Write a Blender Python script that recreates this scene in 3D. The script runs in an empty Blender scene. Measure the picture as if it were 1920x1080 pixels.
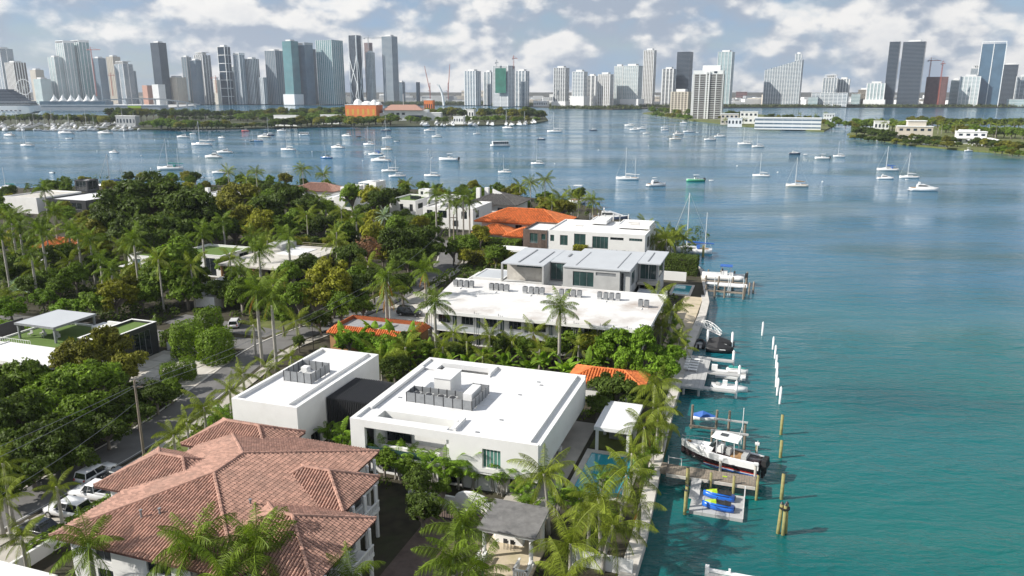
import bpy, math, random
from mathutils import Vector, Matrix
R = random.Random(7)
sc = bpy.context.scene
COL = sc.collection
rad = math.radians

# ---------------------------------------------------------------- camera
CAM_H, FOC, HZ = 44.0, 1440.0, 172.0          # height above the bay, focal length in 1920-px units, horizon row
PITCH = math.atan((540-HZ)/FOC)
cd = bpy.data.cameras.new('camera'); cam = bpy.data.objects.new('camera', cd); COL.objects.link(cam)
cd.sensor_width = 36.0; cd.lens = 36.0*FOC/1920.0; cd.clip_start = 1.0; cd.clip_end = 90000
cam.location = (0, 0, CAM_H); cam.rotation_euler = (math.pi/2-PITCH, 0, 0)
sc.camera = cam
sc.render.resolution_x = 1024; sc.render.resolution_y = 576

# ---------------------------------------------------------------- sky, sun, exposure
SUN_AZ, SUN_EL = rad(190.4), rad(36)            # direction towards the sun, measured from +X
w = bpy.data.worlds.new('World'); sc.world = w; w.use_nodes = True
nt = w.node_tree; nt.nodes.clear()
def N(t, **k):
    n = nt.nodes.new(t)
    for a, b in k.items(): setattr(n, a, b)
    return n
def LK(a, b): nt.links.new(a, b)
sky = N('ShaderNodeTexSky', sky_type='NISHITA', sun_disc=False)
sky.sun_elevation = SUN_EL; sky.sun_rotation = math.pi/2-SUN_AZ
sky.air_density = 1.0; sky.dust_density = 0.3; sky.ozone_density = 1.5
bg1 = N('ShaderNodeBackground'); bg1.inputs[1].default_value = 0.07; LK(sky.outputs[0], bg1.inputs[0])
tc = N('ShaderNodeTexCoord')
def mapn(sx, sy, sz, ox, oy, oz):
    m = N('ShaderNodeMapping'); m.inputs[3].default_value = (sx, sy, sz); m.inputs[1].default_value = (ox, oy, oz)
    LK(tc.outputs['Generated'], m.inputs[0]); return m
def noise(m, scale, det, rough, dist=0.0):
    n = N('ShaderNodeTexNoise'); n.inputs['Scale'].default_value = scale; n.inputs['Detail'].default_value = det
    n.inputs['Roughness'].default_value = rough; n.inputs['Distortion'].default_value = dist
    LK(m.outputs[0], n.inputs['Vector']); return n
def maprange(src, a, b, c=0., d=1., smooth=True):
    n = N('ShaderNodeMapRange'); n.interpolation_type = 'SMOOTHSTEP' if smooth else 'LINEAR'
    n.inputs[1].default_value = a; n.inputs[2].default_value = b; n.inputs[3].default_value = c; n.inputs[4].default_value = d
    LK(src, n.inputs[0]); return n
def math_(op, a, b):
    n = N('ShaderNodeMath', operation=op)
    for i, q in enumerate((a, b)):
        if isinstance(q, (int, float)): n.inputs[i].default_value = q
        else: LK(q, n.inputs[i])
    return n
# cumulus: broad noise plus billows, lit from the upper left; seen edge-on near the horizon the clouds close up
def cloud_h(off):
    m = mapn(1, 1, 1.7, 3.7+off[0], 1.2+off[1], .35+off[2])
    n = noise(m, 4.2, 4, .5, .0); v = N('ShaderNodeTexVoronoi', feature='F1'); v.inputs['Scale'].default_value = 12.; v.inputs['Detail'].default_value = 2.; v.inputs['Roughness'].default_value = .55; v.inputs['Lacunarity'].default_value = 2.2; v.normalize = True
    n2 = noise(m, 16., 5, .6, .0)
    LK(m.outputs[0], v.inputs['Vector'])
    bil = math_('SUBTRACT', .62, v.outputs['Distance'])
    return math_('ADD', math_('ADD', math_('MULTIPLY', n.outputs[0], .62).outputs[0], math_('MULTIPLY', bil.outputs[0], .34).outputs[0]).outputs[0], math_('MULTIPLY', n2.outputs[0], .20).outputs[0])
hA = cloud_h((0,0,0)); hB = cloud_h((-.014,-.004,.034))
sepn = N('ShaderNodeSeparateXYZ'); LK(tc.outputs['Generated'], sepn.inputs[0])
thr = maprange(sepn.outputs['Z'], .02, .9, 0., .085, False)
hh_ = math_('SUBTRACT', hA.outputs[0], thr.outputs[0])
cov1 = maprange(hh_.outputs[0], .395, .50)
mC = mapn(1, 1, 6.0, 7.3, 2.2, 1.9); nC = noise(mC, 2.6, 6, .55, .1)        # thin grey-blue veil behind the cumulus
veil = math_('MULTIPLY', maprange(nC.outputs[0], .35, .6, .35, .85).outputs[0], maprange(sepn.outputs['Z'], .06, .7, 1., .15).outputs[0])
dif = math_('SUBTRACT', hA.outputs[0], hB.outputs[0])
lit = maprange(dif.outputs[0], -.035, .055)
core = maprange(hh_.outputs[0], .50, .64, 1., .60)
lit2 = math_('MULTIPLY', lit.outputs[0], core.outputs[0])
cr = N('ShaderNodeMix', data_type='RGBA'); cr.inputs[6].default_value = (.40,.47,.58,1); cr.inputs[7].default_value = (1.02,1.0,.97,1)
LK(lit2.outputs[0], cr.inputs[0])
bg2 = N('ShaderNodeBackground'); bg2.inputs[1].default_value = 0.76; LK(cr.outputs[2], bg2.inputs[0])
bg3 = N('ShaderNodeBackground'); bg3.inputs[0].default_value = (.28,.42,.62,1); bg3.inputs[1].default_value = .85
mv = N('ShaderNodeMixShader'); LK(veil.outputs[0], mv.inputs[0]); LK(bg1.outputs[0], mv.inputs[1]); LK(bg3.outputs[0], mv.inputs[2])
mx = N('ShaderNodeMixShader'); LK(cov1.outputs[0], mx.inputs[0]); LK(mv.outputs[0], mx.inputs[1]); LK(bg2.outputs[0], mx.inputs[2])
w.cycles.sampling_method = 'MANUAL'; w.cycles.sample_map_resolution = 256
wo = N('ShaderNodeOutputWorld'); LK(mx.outputs[0], wo.inputs[0])
sl = bpy.data.lights.new('sun', 'SUN'); sl.energy = 5.0; sl.angle = rad(.53); sl.color = (1, .955, .88)
so = bpy.data.objects.new('sun', sl); COL.objects.link(so)
tosun = Vector((math.cos(SUN_AZ)*math.cos(SUN_EL), math.sin(SUN_AZ)*math.cos(SUN_EL), math.sin(SUN_EL)))
so.rotation_euler = tosun.to_track_quat('Z', 'Y').to_euler(); so.location = (0, -20, 120)
vs = sc.view_settings; vs.view_transform = 'Standard'; vs.look = 'None'; vs.gamma = 1; vs.exposure = 0.35; vs.use_curve_mapping = False
cyc = sc.cycles
cyc.max_bounces = 4; cyc.diffuse_bounces = 2; cyc.glossy_bounces = 2; cyc.transmission_bounces = 2; cyc.transparent_max_bounces = 4; cyc.volume_bounces = 0

# ---------------------------------------------------------------- coordinates
# the street grid of the island is turned 18.6 degrees: u runs to the right along the house fronts, v runs away along the sea wall
A0 = rad(18.6); CS, SN = math.cos(A0), math.sin(A0)
def G(x, y, z=0.):                              # a picture point on the level z, in metres
    a = (x-960)/FOC; b = -(y-540)/FOC
    dy = math.cos(PITCH)+b*math.sin(PITCH); dz = -math.sin(PITCH)+b*math.cos(PITCH)
    t = (z-CAM_H)/dz
    return Vector((a*t, dy*t, z))
def toUV(p): return (p[0]*CS-p[1]*SN, p[0]*SN+p[1]*CS)
def U(x, y, z=0.): return toUV(G(x, y, z))
def W(u, v): return (u*CS+v*SN, -u*SN+v*CS)
def depth_scale(y, z=0.):                       # metres per picture pixel at that ground row
    p = G(960, y, z); return (p.y*math.cos(PITCH)+(CAM_H-z)*math.sin(PITCH))/FOC
def zat(py, Y):                                 # height of a picture row at the distance Y
    ang = PITCH+math.atan((py-540)/FOC); return CAM_H-Y*math.tan(ang)
def xat(px, py, Y):
    z = zat(py, Y); return (px-960)/FOC*(Y*math.cos(PITCH)+(CAM_H-z)*math.sin(PITCH))
ORD = ['first','second','third','fourth','fifth','sixth','seventh','eighth','ninth','tenth','eleventh','twelfth']
def nth(i): return ORD[i] if i < 12 else '%d%s' % (i+1, {1:'st',2:'nd',3:'rd'}.get((i+1) % 10 if (i+1) % 100 not in (11,12,13) else 0, 'th'))

# ---------------------------------------------------------------- mesh builder
ORG = {}; KIDS = {}
class MB:
    def __init__(s): s.v = []; s.f = []
    def add(s, vs, fs):
        n = len(s.v); s.v += [tuple(p) for p in vs]; s.f += [tuple(i+n for i in f) for f in fs]; return s
    def box(s, a, b, c, d, e, f):
        return s.add([(a,c,e),(b,c,e),(b,d,e),(a,d,e),(a,c,f),(b,c,f),(b,d,f),(a,d,f)],
                     [(0,3,2,1),(4,5,6,7),(0,1,5,4),(1,2,6,5),(2,3,7,6),(3,0,4,7)])
    def taper(s, a, b, c, d, e, f, tx, ty):       # box whose top is inset
        return s.add([(a,c,e),(b,c,e),(b,d,e),(a,d,e),(a+tx,c+ty,f),(b-tx,c+ty,f),(b-tx,d-ty,f),(a+tx,d-ty,f)],
                     [(0,3,2,1),(4,5,6,7),(0,1,5,4),(1,2,6,5),(2,3,7,6),(3,0,4,7)])
    def prism(s, poly, z0, z1):
        n = len(poly); zz = z1 if isinstance(z1, (list, tuple)) else [z1]*n
        return s.add([(p[0],p[1],z0) for p in poly]+[(p[0],p[1],q) for p, q in zip(poly, zz)],
                     [tuple(reversed(range(n))), tuple(range(n,2*n))]+[(i,(i+1)%n,n+(i+1)%n,n+i) for i in range(n)])
    def sheet(s, poly, z): return s.add([(p[0],p[1],z) for p in poly], [tuple(range(len(poly)))])
    def tube(s, pts, rs, n=6, cap=True):
        pts = [Vector(p) for p in pts]; rs = rs if isinstance(rs, (list, tuple)) else [rs]*len(pts)
        o = len(s.v); up = Vector((0,0,1))
        for i, p in enumerate(pts):
            d = (pts[min(i+1, len(pts)-1)]-pts[max(i-1, 0)]).normalized()
            r = up if abs(d.z) < .9 else Vector((1,0,0))
            a = d.cross(r).normalized(); b = a.cross(d)
            for k in range(n):
                t = 2*math.pi*k/n; s.v.append(tuple(p+(a*math.cos(t)+b*math.sin(t))*rs[i]))
        for i in range(len(pts)-1):
            for k in range(n):
                k2 = (k+1) % n; s.f.append((o+i*n+k, o+i*n+k2, o+(i+1)*n+k2, o+(i+1)*n+k))
        if cap:
            s.f.append(tuple(o+k for k in reversed(range(n)))); e = o+(len(pts)-1)*n; s.f.append(tuple(e+k for k in range(n)))
        return s
    def cyl(s, x, y, z0, z1, r, n=10, r2=None): return s.tube([(x,y,z0),(x,y,z1)], [r, r if r2 is None else r2], n)
    def bar(s, p, q, w, h=None): return s.tube([p, q], w/1.414, 4)
    def loft(s, secs, cap=True):                   # sections with the same number of points
        n = len(secs[0]); o = len(s.v)
        for q in secs: s.v += [tuple(p) for p in q]
        for i in range(len(secs)-1):
            for k in range(n):
                k2 = (k+1) % n; s.f.append((o+i*n+k, o+i*n+k2, o+(i+1)*n+k2, o+(i+1)*n+k))
        if cap:
            s.f.append(tuple(o+k for k in reversed(range(n)))); e = o+(len(secs)-1)*n; s.f.append(tuple(e+k for k in range(n)))
        return s
    def dome(s, x, y, z, r, h, n=10, m=4):
        secs = []
        for j in range(m+1):
            t = j/m*math.pi/2*.97; secs.append([(x+r*math.cos(t)*math.cos(2*math.pi*k/n), y+r*math.cos(t)*math.sin(2*math.pi*k/n), z+h*math.sin(t)) for k in range(n)])
        return s.loft(secs)
    def mesh(s, name, mat, smooth=False):
        me = bpy.data.meshes.new(name); me.from_pydata(s.v, [], s.f)
        if mat: me.materials.append(mat)
        if smooth: me.shade_smooth()
        me.update(); return me
    def build(s, name, mat, parent=None, smooth=False, kind=None):
        if parent is not None:
            r = parent
            while r.parent: r = r.parent
            o = ORG.get(r.name)
            if o: s.v = [(p[0]-o[0], p[1]-o[1], p[2]-o[2]) for p in s.v]
        return link(name, s.mesh(name, mat, smooth), parent, kind)
def link(name, data, parent=None, kind=None):
    o = bpy.data.objects.new(name, data); COL.objects.link(o); o.parent = parent
    if parent is not None: KIDS.setdefault(parent.name, []).append(o)
    if kind: o['kind'] = kind
    return o
def tag(o, label, cat, group=None):
    o['label'] = label; o['category'] = cat
    if group: o['group'] = group
    return o
def T(name, label, cat, loc, rz=0., group=None, sc_=None):
    o = link(name, None); o.location = loc; o.rotation_euler = (0, 0, rz); o.empty_display_size = .5
    if sc_: o.scale = sc_ if isinstance(sc_, (tuple, list)) else (sc_,)*3
    return tag(o, label, cat, group)
def TU(name, label, cat, u, v, z=1.2, group=None):    # a thing in the street grid; parts are written in absolute u, v, z
    x, y = W(u, v); o = T(name, label, cat, (x, y, z), -A0, group); ORG[o.name] = (u, v, z); return o
def clone(src, parent=None):
    c = src.copy(); COL.objects.link(c); c.parent = parent
    if parent is not None: KIDS.setdefault(parent.name, []).append(c)
    for ch in KIDS.get(src.name, []): clone(ch, c)
    return c
def struct(name, mb, mat): return mb.build(name, mat, None, kind='structure')
def uvw(poly): return [W(*p) for p in poly]

# ---------------------------------------------------------------- materials
MATS = {}
def M(name, col, rough=.6, var=.12, scale=1.5, metal=0., bump=0., bscale=8., stain=None, sscale=.25, samt=.6, island=0., objr=0., spec=.5, trans=0., coat=0., det=5, streak=1.):
    m = bpy.data.materials.new(name); m.use_nodes = True; t = m.node_tree; b = t.nodes['Principled BSDF']; out = t.nodes['Material Output']
    def nn(ty, **k):
        q = t.nodes.new(ty)
        for a, c in k.items(): setattr(q, a, c)
        return q
    L = t.links.new
    co = nn('ShaderNodeTexCoord'); mp = nn('ShaderNodeMapping'); mp.inputs[3].default_value = (1, 1, streak); L(co.outputs['Object'], mp.inputs[0])
    n = nn('ShaderNodeTexNoise'); n.inputs['Scale'].default_value = scale; n.inputs['Detail'].default_value = det; L(mp.outputs[0], n.inputs['Vector'])
    mr = nn('ShaderNodeMapRange'); mr.inputs[1].default_value = .25; mr.inputs[2].default_value = .75
    mr.inputs[3].default_value = 1-var; mr.inputs[4].default_value = 1+var; L(n.outputs[0], mr.inputs[0])
    val = mr.outputs[0]
    def mul(a, c):
        q = nn('ShaderNodeMath', operation='MULTIPLY'); L(a, q.inputs[0]); L(c, q.inputs[1]); return q.outputs[0]
    def rng(src, amt):
        q = nn('ShaderNodeMapRange'); q.inputs[3].default_value = 1-amt; q.inputs[4].default_value = 1+amt; L(src, q.inputs[0]); return q.outputs[0]
    if island: val = mul(val, rng(nn('ShaderNodeNewGeometry').outputs['Random Per Island'], island))
    if objr: val = mul(val, rng(nn('ShaderNodeObjectInfo').outputs['Random'], objr))
    vm = nn('ShaderNodeVectorMath', operation='SCALE'); vm.inputs[0].default_value = col[:3]; L(val, vm.inputs['Scale'])
    cur = vm.outputs[0]
    if stain:
        n2 = nn('ShaderNodeTexNoise'); n2.inputs['Scale'].default_value = sscale; n2.inputs['Detail'].default_value = 8; n2.inputs['Roughness'].default_value = .65; L(mp.outputs[0], n2.inputs['Vector'])
        r2 = nn('ShaderNodeMapRange'); r2.inputs[1].default_value = .5; r2.inputs[2].default_value = .72; r2.inputs[4].default_value = samt; L(n2.outputs[0], r2.inputs[0])
        mxx = nn('ShaderNodeMix', data_type='RGBA'); L(r2.outputs[0], mxx.inputs[0]); L(cur, mxx.inputs[6]); mxx.inputs[7].default_value = (*stain, 1); cur = mxx.outputs[2]
    L(cur, b.inputs['Base Color'])
    b.inputs['Roughness'].default_value = rough; b.inputs['Metallic'].default_value = metal; b.inputs['Specular IOR Level'].default_value = spec
    if coat: b.inputs['Coat Weight'].default_value = coat
    if bump:
        n3 = nn('ShaderNodeTexNoise'); n3.inputs['Scale'].default_value = bscale; n3.inputs['Detail'].default_value = 6; L(co.outputs['Object'], n3.inputs['Vector'])
        bp = nn('ShaderNodeBump'); bp.inputs['Strength'].default_value = bump; bp.inputs['Distance'].default_value = .05; L(n3.outputs[0], bp.inputs['Height']); L(bp.outputs[0], b.inputs['Normal'])
    if trans:
        tr = nn('ShaderNodeBsdfTranslucent'); q = nn('ShaderNodeVectorMath', operation='MULTIPLY'); L(cur, q.inputs[0]); q.inputs[1].default_value = (1.5, 1.6, .6); L(q.outputs[0], tr.inputs[0])
        ms = nn('ShaderNodeMixShader'); ms.inputs[0].default_value = trans; L(b.outputs[0], ms.inputs[1]); L(tr.outputs[0], ms.inputs[2]); L(ms.outputs[0], out.inputs[0])
    MATS[name] = m; return m
white = M('white_stucco', (.78,.775,.755), .75, .04, .6, stain=(.60,.59,.56), sscale=.35, samt=.35, bump=.15, bscale=20)
roofw = M('white_roof_membrane', (.74,.74,.74), .7, .06, .5, stain=(.55,.54,.52), sscale=.3, samt=.6, bump=.1)
roofold = M('weathered_white_roof', (.68,.67,.65), .8, .06, .4, stain=(.36,.29,.24), sscale=.11, samt=.9)
concrete = M('grey_concrete', (.50,.50,.49), .8, .12, .5, stain=(.36,.36,.35), sscale=.3, samt=.6, bump=.2)
conc_l = M('pale_concrete', (.56,.53,.48), .85, .14, .6, stain=(.34,.31,.27), sscale=.4, samt=.7, bump=.25)
metalroof = M('pale_grey_metal_roof', (.50,.52,.54), .5, .05, .3)
dark = M('dark_bronze_metal', (.035,.036,.04), .5, .2, 2.)
grey = M('grey_metal', (.23,.24,.25), .5, .15, 2.)
lgrey = M('light_grey_composite', (.44,.44,.43), .7, .08, 1.2, stain=(.33,.32,.31), sscale=.7)
glass = M('tinted_glass', (.035,.075,.072), .06, .5, .4, spec=.8)
glassd = M('dark_glass', (.018,.024,.028), .06, .5, .5, spec=.8)
glassg = M('green_blind_glass', (.10,.24,.20), .15, .25, .8)
plastic = M('white_gelcoat', (.80,.80,.79), .25, .03, 1., coat=.3)
paintw = M('white_paint', (.78,.78,.77), .5, .06, 2.)
carw = M('white_car_paint', (.78,.78,.79), .3, .02, 1., coat=.6)
carb = M('black_car_paint', (.015,.016,.018), .25, .1, 1., coat=.8)
rubber = M('black_rubber', (.018,.018,.018), .7, .2, 4.)
chrome = M('steel', (.55,.56,.57), .3, .1, 3., metal=.9)
terra = M('pink_terracotta_tiles', (.40,.228,.172), .75, .14, .8, island=.26, stain=(.30,.19,.15), sscale=.35, samt=.6)
terrabase = M('terracotta_underlay', (.12,.055,.045), .9, .2, 2.)
orange = M('orange_roof_tiles', (.62,.175,.045), .7, .12, .7, island=.25)
orangebase = M('orange_underlay', (.33,.085,.025), .9, .2, 2.)
slate = M('brown_grey_shingles', (.105,.10,.095), .85, .25, 1.2, island=.3)
ochre = M('ochre_stucco', (.40,.22,.10), .8, .15, .8, stain=(.25,.12,.06))
wood = M('weathered_wood', (.24,.20,.155), .85, .3, 2.5, stain=(.15,.12,.10), island=.22, streak=.3)
woodd = M('dark_wood_cladding', (.105,.075,.06), .7, .3, 2., island=.3)
pile = M('green_treated_pile', (.26,.25,.10), .85, .3, 2., stain=(.28,.17,.07), sscale=1.2, samt=.8)
asphalt = M('asphalt', (.16,.155,.15), .9, .15, .6, stain=(.10,.097,.095), sscale=.2, bump=.2)
paving = M('pale_paving', (.44,.41,.36), .85, .14, .6, stain=(.30,.27,.23), sscale=.5)
brick = M('dark_brick_paving', (.12,.085,.07), .85, .3, 1.2, stain=(.2,.16,.14), sscale=.4)
lawn = M('lawn', (.105,.125,.03), .95, .35, .6, stain=(.2,.17,.06), sscale=.25, samt=.6, bump=.4)
turf = M('artificial_turf', (.10,.165,.03), .95, .12, 2.)
soil = M('garden_soil', (.045,.038,.022), .95, .4, .8, stain=(.05,.065,.02), sscale=.3)
sand = M('pale_sand', (.52,.44,.32), .95, .15, .8, stain=(.25,.24,.10), sscale=.35)
bluec = M('blue_canvas', (.03,.12,.42), .7, .15, 2.)
tealc = M('teal_canvas', (.03,.25,.23), .7, .15, 2.)
black = M('black_cover', (.02,.02,.022), .6, .3, 2.)
redp = M('red_paint', (.5,.03,.025), .4, .1, 2.)
lime = M('lime_plastic', (.38,.55,.02), .35, .1, 2.)
bluep = M('blue_plastic', (.015,.13,.55), .3, .1, 2., coat=.4)
stripe = M('white_marking', (.62,.61,.58), .8, .2, 2.)
hulld = M('dark_hull_paint', (.035,.022,.024), .25, .1, 1., coat=.5)
tan = M('tan_upholstery', (.34,.20,.09), .7, .1, 3.)
poolw = M('pool_water', (.03,.33,.40), .05, .1, .8, bump=.1, bscale=3)
# plants
bark = M('grey_bark', (.19,.165,.14), .9, .3, 2., streak=.3)
ptrunk = M('pale_palm_trunk', (.36,.34,.30), .85, .2, 1.2, stain=(.2,.18,.15), sscale=1.)
cshaft = M('green_crownshaft', (.12,.20,.04), .5, .15, 2.)
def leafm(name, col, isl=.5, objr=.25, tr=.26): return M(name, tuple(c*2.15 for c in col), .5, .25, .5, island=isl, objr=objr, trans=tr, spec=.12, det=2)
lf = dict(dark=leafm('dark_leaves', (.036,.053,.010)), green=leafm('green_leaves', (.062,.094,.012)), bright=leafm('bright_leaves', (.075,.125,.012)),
          yellow=leafm('yellow_green_leaves', (.110,.112,.013)), olive=leafm('olive_leaves', (.088,.088,.014)), brown=leafm('brown_twigs', (.125,.068,.038), tr=.1),
          royal=leafm('royal_palm_leaves', (.066,.096,.011)), coco=leafm('coconut_palm_leaves', (.088,.108,.014)), dry=leafm('dry_palm_leaves', (.18,.09,.02)), silver=leafm('silver_palm_leaves', (.15,.19,.14)),
          far=leafm('far_leaves', (.050,.062,.018), tr=.15))
# ================================================================ the setting
def water_material():
    m = bpy.data.materials.new('bay_water'); m.use_nodes = True; t = m.node_tree; b = t.nodes['Principled BSDF']; L = t.links.new
    def nn(ty, **k):
        q = t.nodes.new(ty)
        for a, c in k.items(): setattr(q, a, c)
        return q
    ge = nn('ShaderNodeNewGeometry')
    def nz(sx, sy, scale, det, rough=.55, dist=0.):
        mp = nn('ShaderNodeMapping'); mp.inputs[3].default_value = (sx, sy, 1); mp.inputs[2].default_value = (0, 0, rad(6)); L(ge.outputs['Position'], mp.inputs[0])
        n = nn('ShaderNodeTexNoise'); n.inputs['Scale'].default_value = scale; n.inputs['Detail'].default_value = det; n.inputs['Roughness'].default_value = rough; n.inputs['Distortion'].default_value = dist
        L(mp.outputs[0], n.inputs['Vector']); return n.outputs[0]
    def rng(src, a, c, lo=0., hi=1.):
        q = nn('ShaderNodeMapRange'); q.interpolation_type = 'SMOOTHSTEP'
        for i, x in enumerate((a, c, lo, hi)): q.inputs[1+i].default_value = x
        L(src, q.inputs[0]); return q.outputs[0]
    def mth(op, a, c):
        q = nn('ShaderNodeMath', operation=op)
        for i, x in enumerate((a, c)):
            if isinstance(x, (int, float)): q.inputs[i].default_value = x
            else: L(x, q.inputs[i])
        return q.outputs[0]
    # the bottom falls away from the sea wall: green shallows, blue depth, with patches of sea grass
    sp = nn('ShaderNodeSeparateXYZ'); L(ge.outputs['Position'], sp.inputs[0])
    deep = mth('ADD', sp.outputs['Y'], mth('MULTIPLY', nz(1, 1, .012, 3), 180))
    mix = nn('ShaderNodeMix', data_type='RGBA'); mix.inputs[6].default_value = (.003,.120,.112,1); mix.inputs[7].default_value = (.008,.120,.220,1); L(rng(deep, 150, 330), mix.inputs[0])
    mix2 = nn('ShaderNodeMix', data_type='RGBA'); L(rng(nz(.5, 1.2, .022, 4), .46, .66, 0, .75), mix2.inputs[0]); L(mix.outputs[2], mix2.inputs[6]); mix2.inputs[7].default_value = (.003,.075,.090,1)
    L(mix2.outputs[2], b.inputs['Base Color'])
    b.inputs['IOR'].default_value = 1.33; b.inputs['Specular IOR Level'].default_value = .5
    L(rng(nz(.4, 1.6, .010, 3), .42, .62, .05, .16), b.inputs['Roughness'])
    amp = rng(nz(.35, 1.6, .009, 4), .35, .65, .22, 1.1)
    h = mth('ADD', mth('MULTIPLY', nz(.35, 1., .42, 3, .5, .4), 1.0), mth('ADD', mth('MULTIPLY', nz(.5, 1., 1.5, 4, .6, .3), .45), mth('MULTIPLY', nz(.6, 1., .13, 2), 1.2)))
    bp = nn('ShaderNodeBump'); bp.inputs['Strength'].default_value = .8; bp.inputs['Distance'].default_value = .75; L(mth('MULTIPLY', h, amp), bp.inputs['Height']); L(bp.outputs[0], b.inputs['Normal'])
    return m
wm = MB(); wm.sheet([(-45000,-900),(45000,-900),(45000,60000),(-45000,60000)], 0); struct('bay_water', wm, water_material())
ISL = [(-9.2,-90),(-9.2,68),(-10.6,102),(-10.8,132),(-10.3,160),(-13.3,181),(-14.6,190),(-17.5,199),(-22.5,206),(-25.5,212),(-27.5,222),(-31,236),(-38,254),(-58,280),(-75,298),(-105,310),(-150,316),(-204,317),(-252,301),(-298,282),(-334,257),(-420,200),(-520,100),(-520,-90)]
gm = MB(); gm.prism(uvw(ISL), -2, 1.2); struct('island_ground', gm, soil)
def ribbon(pts, w, z, d=0.):
    q = MB(); L = []; Rr = []
    for i, p in enumerate(pts):
        a = Vector(pts[max(i-1, 0)]); b = Vector(pts[min(i+1, len(pts)-1)]); t = (b-a).normalized(); n = Vector((t.y, -t.x))
        L.append(Vector(p)+n*(d-w/2)); Rr.append(Vector(p)+n*(d+w/2))
    for i in range(len(pts)-1):
        q.add([(*W(*p), z) for p in (L[i], Rr[i], Rr[i+1], L[i+1])], [(0,1,2,3)])
    return q
def smoothpath(pts, k=6):
    out = []
    for i in range(len(pts)-1):
        p0, p1, p2, p3 = [Vector(pts[min(max(j, 0), len(pts)-1)]) for j in (i-1, i, i+1, i+2)]
        for s in range(k):
            t = s/k; out.append(tuple(.5*((2*p1)+(p2-p0)*t+(2*p0-5*p1+4*p2-p3)*t*t+(3*p1-p0-3*p2+p3)*t**3)))
    return out+[tuple(pts[-1])]
ST1 = smoothpath([(-73.4,10),(-73.4,40),(-73.4,70),(-77,90),(-80,107),(-77,126),(-75,147),(-78,180),(-92,206)])
ST2 = smoothpath([(-80,107),(-100,105.5),(-140,104.5),(-200,106),(-300,110)])
struct('street', ribbon(ST1, 5.6, 1.224), asphalt); struct('side_street', ribbon(ST2, 5.4, 1.220), asphalt)
struct('pavement', ribbon(ST1, 1.6, 1.32, 4.4), paving); struct('pavement', ribbon(ST1, .35, 1.30, -3.0), conc_l)
struct('street_marking', ribbon([p for p in ST1 if p[1] < 92], .12, 1.230, 2.45), stripe)
def patch(name, poly, mat, z=1.21, kind='structure'):
    q = MB(); q.prism(uvw(poly), 1.15, z); return q.build(name, mat, None, kind=kind)
def rect(a, b, c, d): return [(a,c),(b,c),(b,d),(a,d)]
patch('lawn', rect(-68.3,-62.5,58,90), lawn, 1.23); patch('lawn', rect(-13.4,-9.6,84.5,96), lawn, 1.25); patch('lawn', rect(-18.8,-13.5,86,96), lawn, 1.26)
patch('lawn', [(-92,113),(-83,112),(-83,125),(-94,125)], lawn, 1.22); patch('driveway', [(-108,112),(-84,110.5),(-83.5,115),(-108,118)], asphalt, 1.226)
patch('lawn', rect(-150,-118,98,101.6), lawn, 1.23); patch('lawn', rect(-69,-62,168,186), lawn, 1.22); patch('driveway', rect(-72,-56,139.9,147), paving, 1.24)
patch('driveway', rect(-96,-79,85.5,99), paving, 1.215); patch('driveway', rect(-72,-58,117,139.5), conc_l, 1.215); patch('driveway', rect(-69.4,-62.8,44,57.6), paving, 1.225)
patch('brick_drive', rect(-31,-23.6,40,68), brick, 1.22); patch('garden_path', rect(-30.5,-24,92.9,116), soil, 1.22)
patch('sand_garden', rect(-15.7,-11.9,138,164), sand, 1.24); patch('sand_garden', rect(-15.7,-12,108,138), sand, 1.225); patch('terrace', rect(-23,-9.5,40,58.5), brick, 1.225)
for i in range(4):
    for j in range(3):
        q = MB(); a = -94.5+i*3.4; b = 88+j*3.2; q.prism(uvw(rect(a, a+3, b, b+2.9)), 1.2, 1.26); o = q.build('paving_slab', conc_l, None); o['kind'] = 'structure'

# sea wall of capped panels
sw = TU('sea_wall', 'long pale concrete sea wall with flat cap along the gardens', 'wall', -10, 100, 0)
wl = [(-9.0,-10),(-9.0,52),(-9.0,68),(-10.0,90),(-10.5,102),(-10.7,132),(-10.2,150),(-10.4,160),(-13.2,181),(-14.5,190),(-17.4,199),(-22.4,206),(-25.4,212),(-27.4,222),(-31,236)]
for i in range(len(wl)-1):
    a, b = Vector(wl[i]), Vector(wl[i+1]); n = max(1, int((b-a).length/5)); t = (b-a).normalized(); nn_ = Vector((t.y, -t.x))
    for k in range(n):
        p = a+(b-a)*(k/n); q_ = a+(b-a)*((k+1)/n)-t*.02; wdt = 1.35 if p.y < 165 else .6
        m = MB(); m.prism([p-nn_*wdt, p+nn_*.12, q_+nn_*.12, q_-nn_*wdt], 1.0, 1.48+.01*(k % 2)); m.build('cap_slab', conc_l, sw)
        m = MB(); m.prism([p-nn_*.5, p+nn_*.05, q_+nn_*.05, q_-nn_*.5], -1.5, 1.0); m.build('wall_panel', conc_l, sw)

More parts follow.
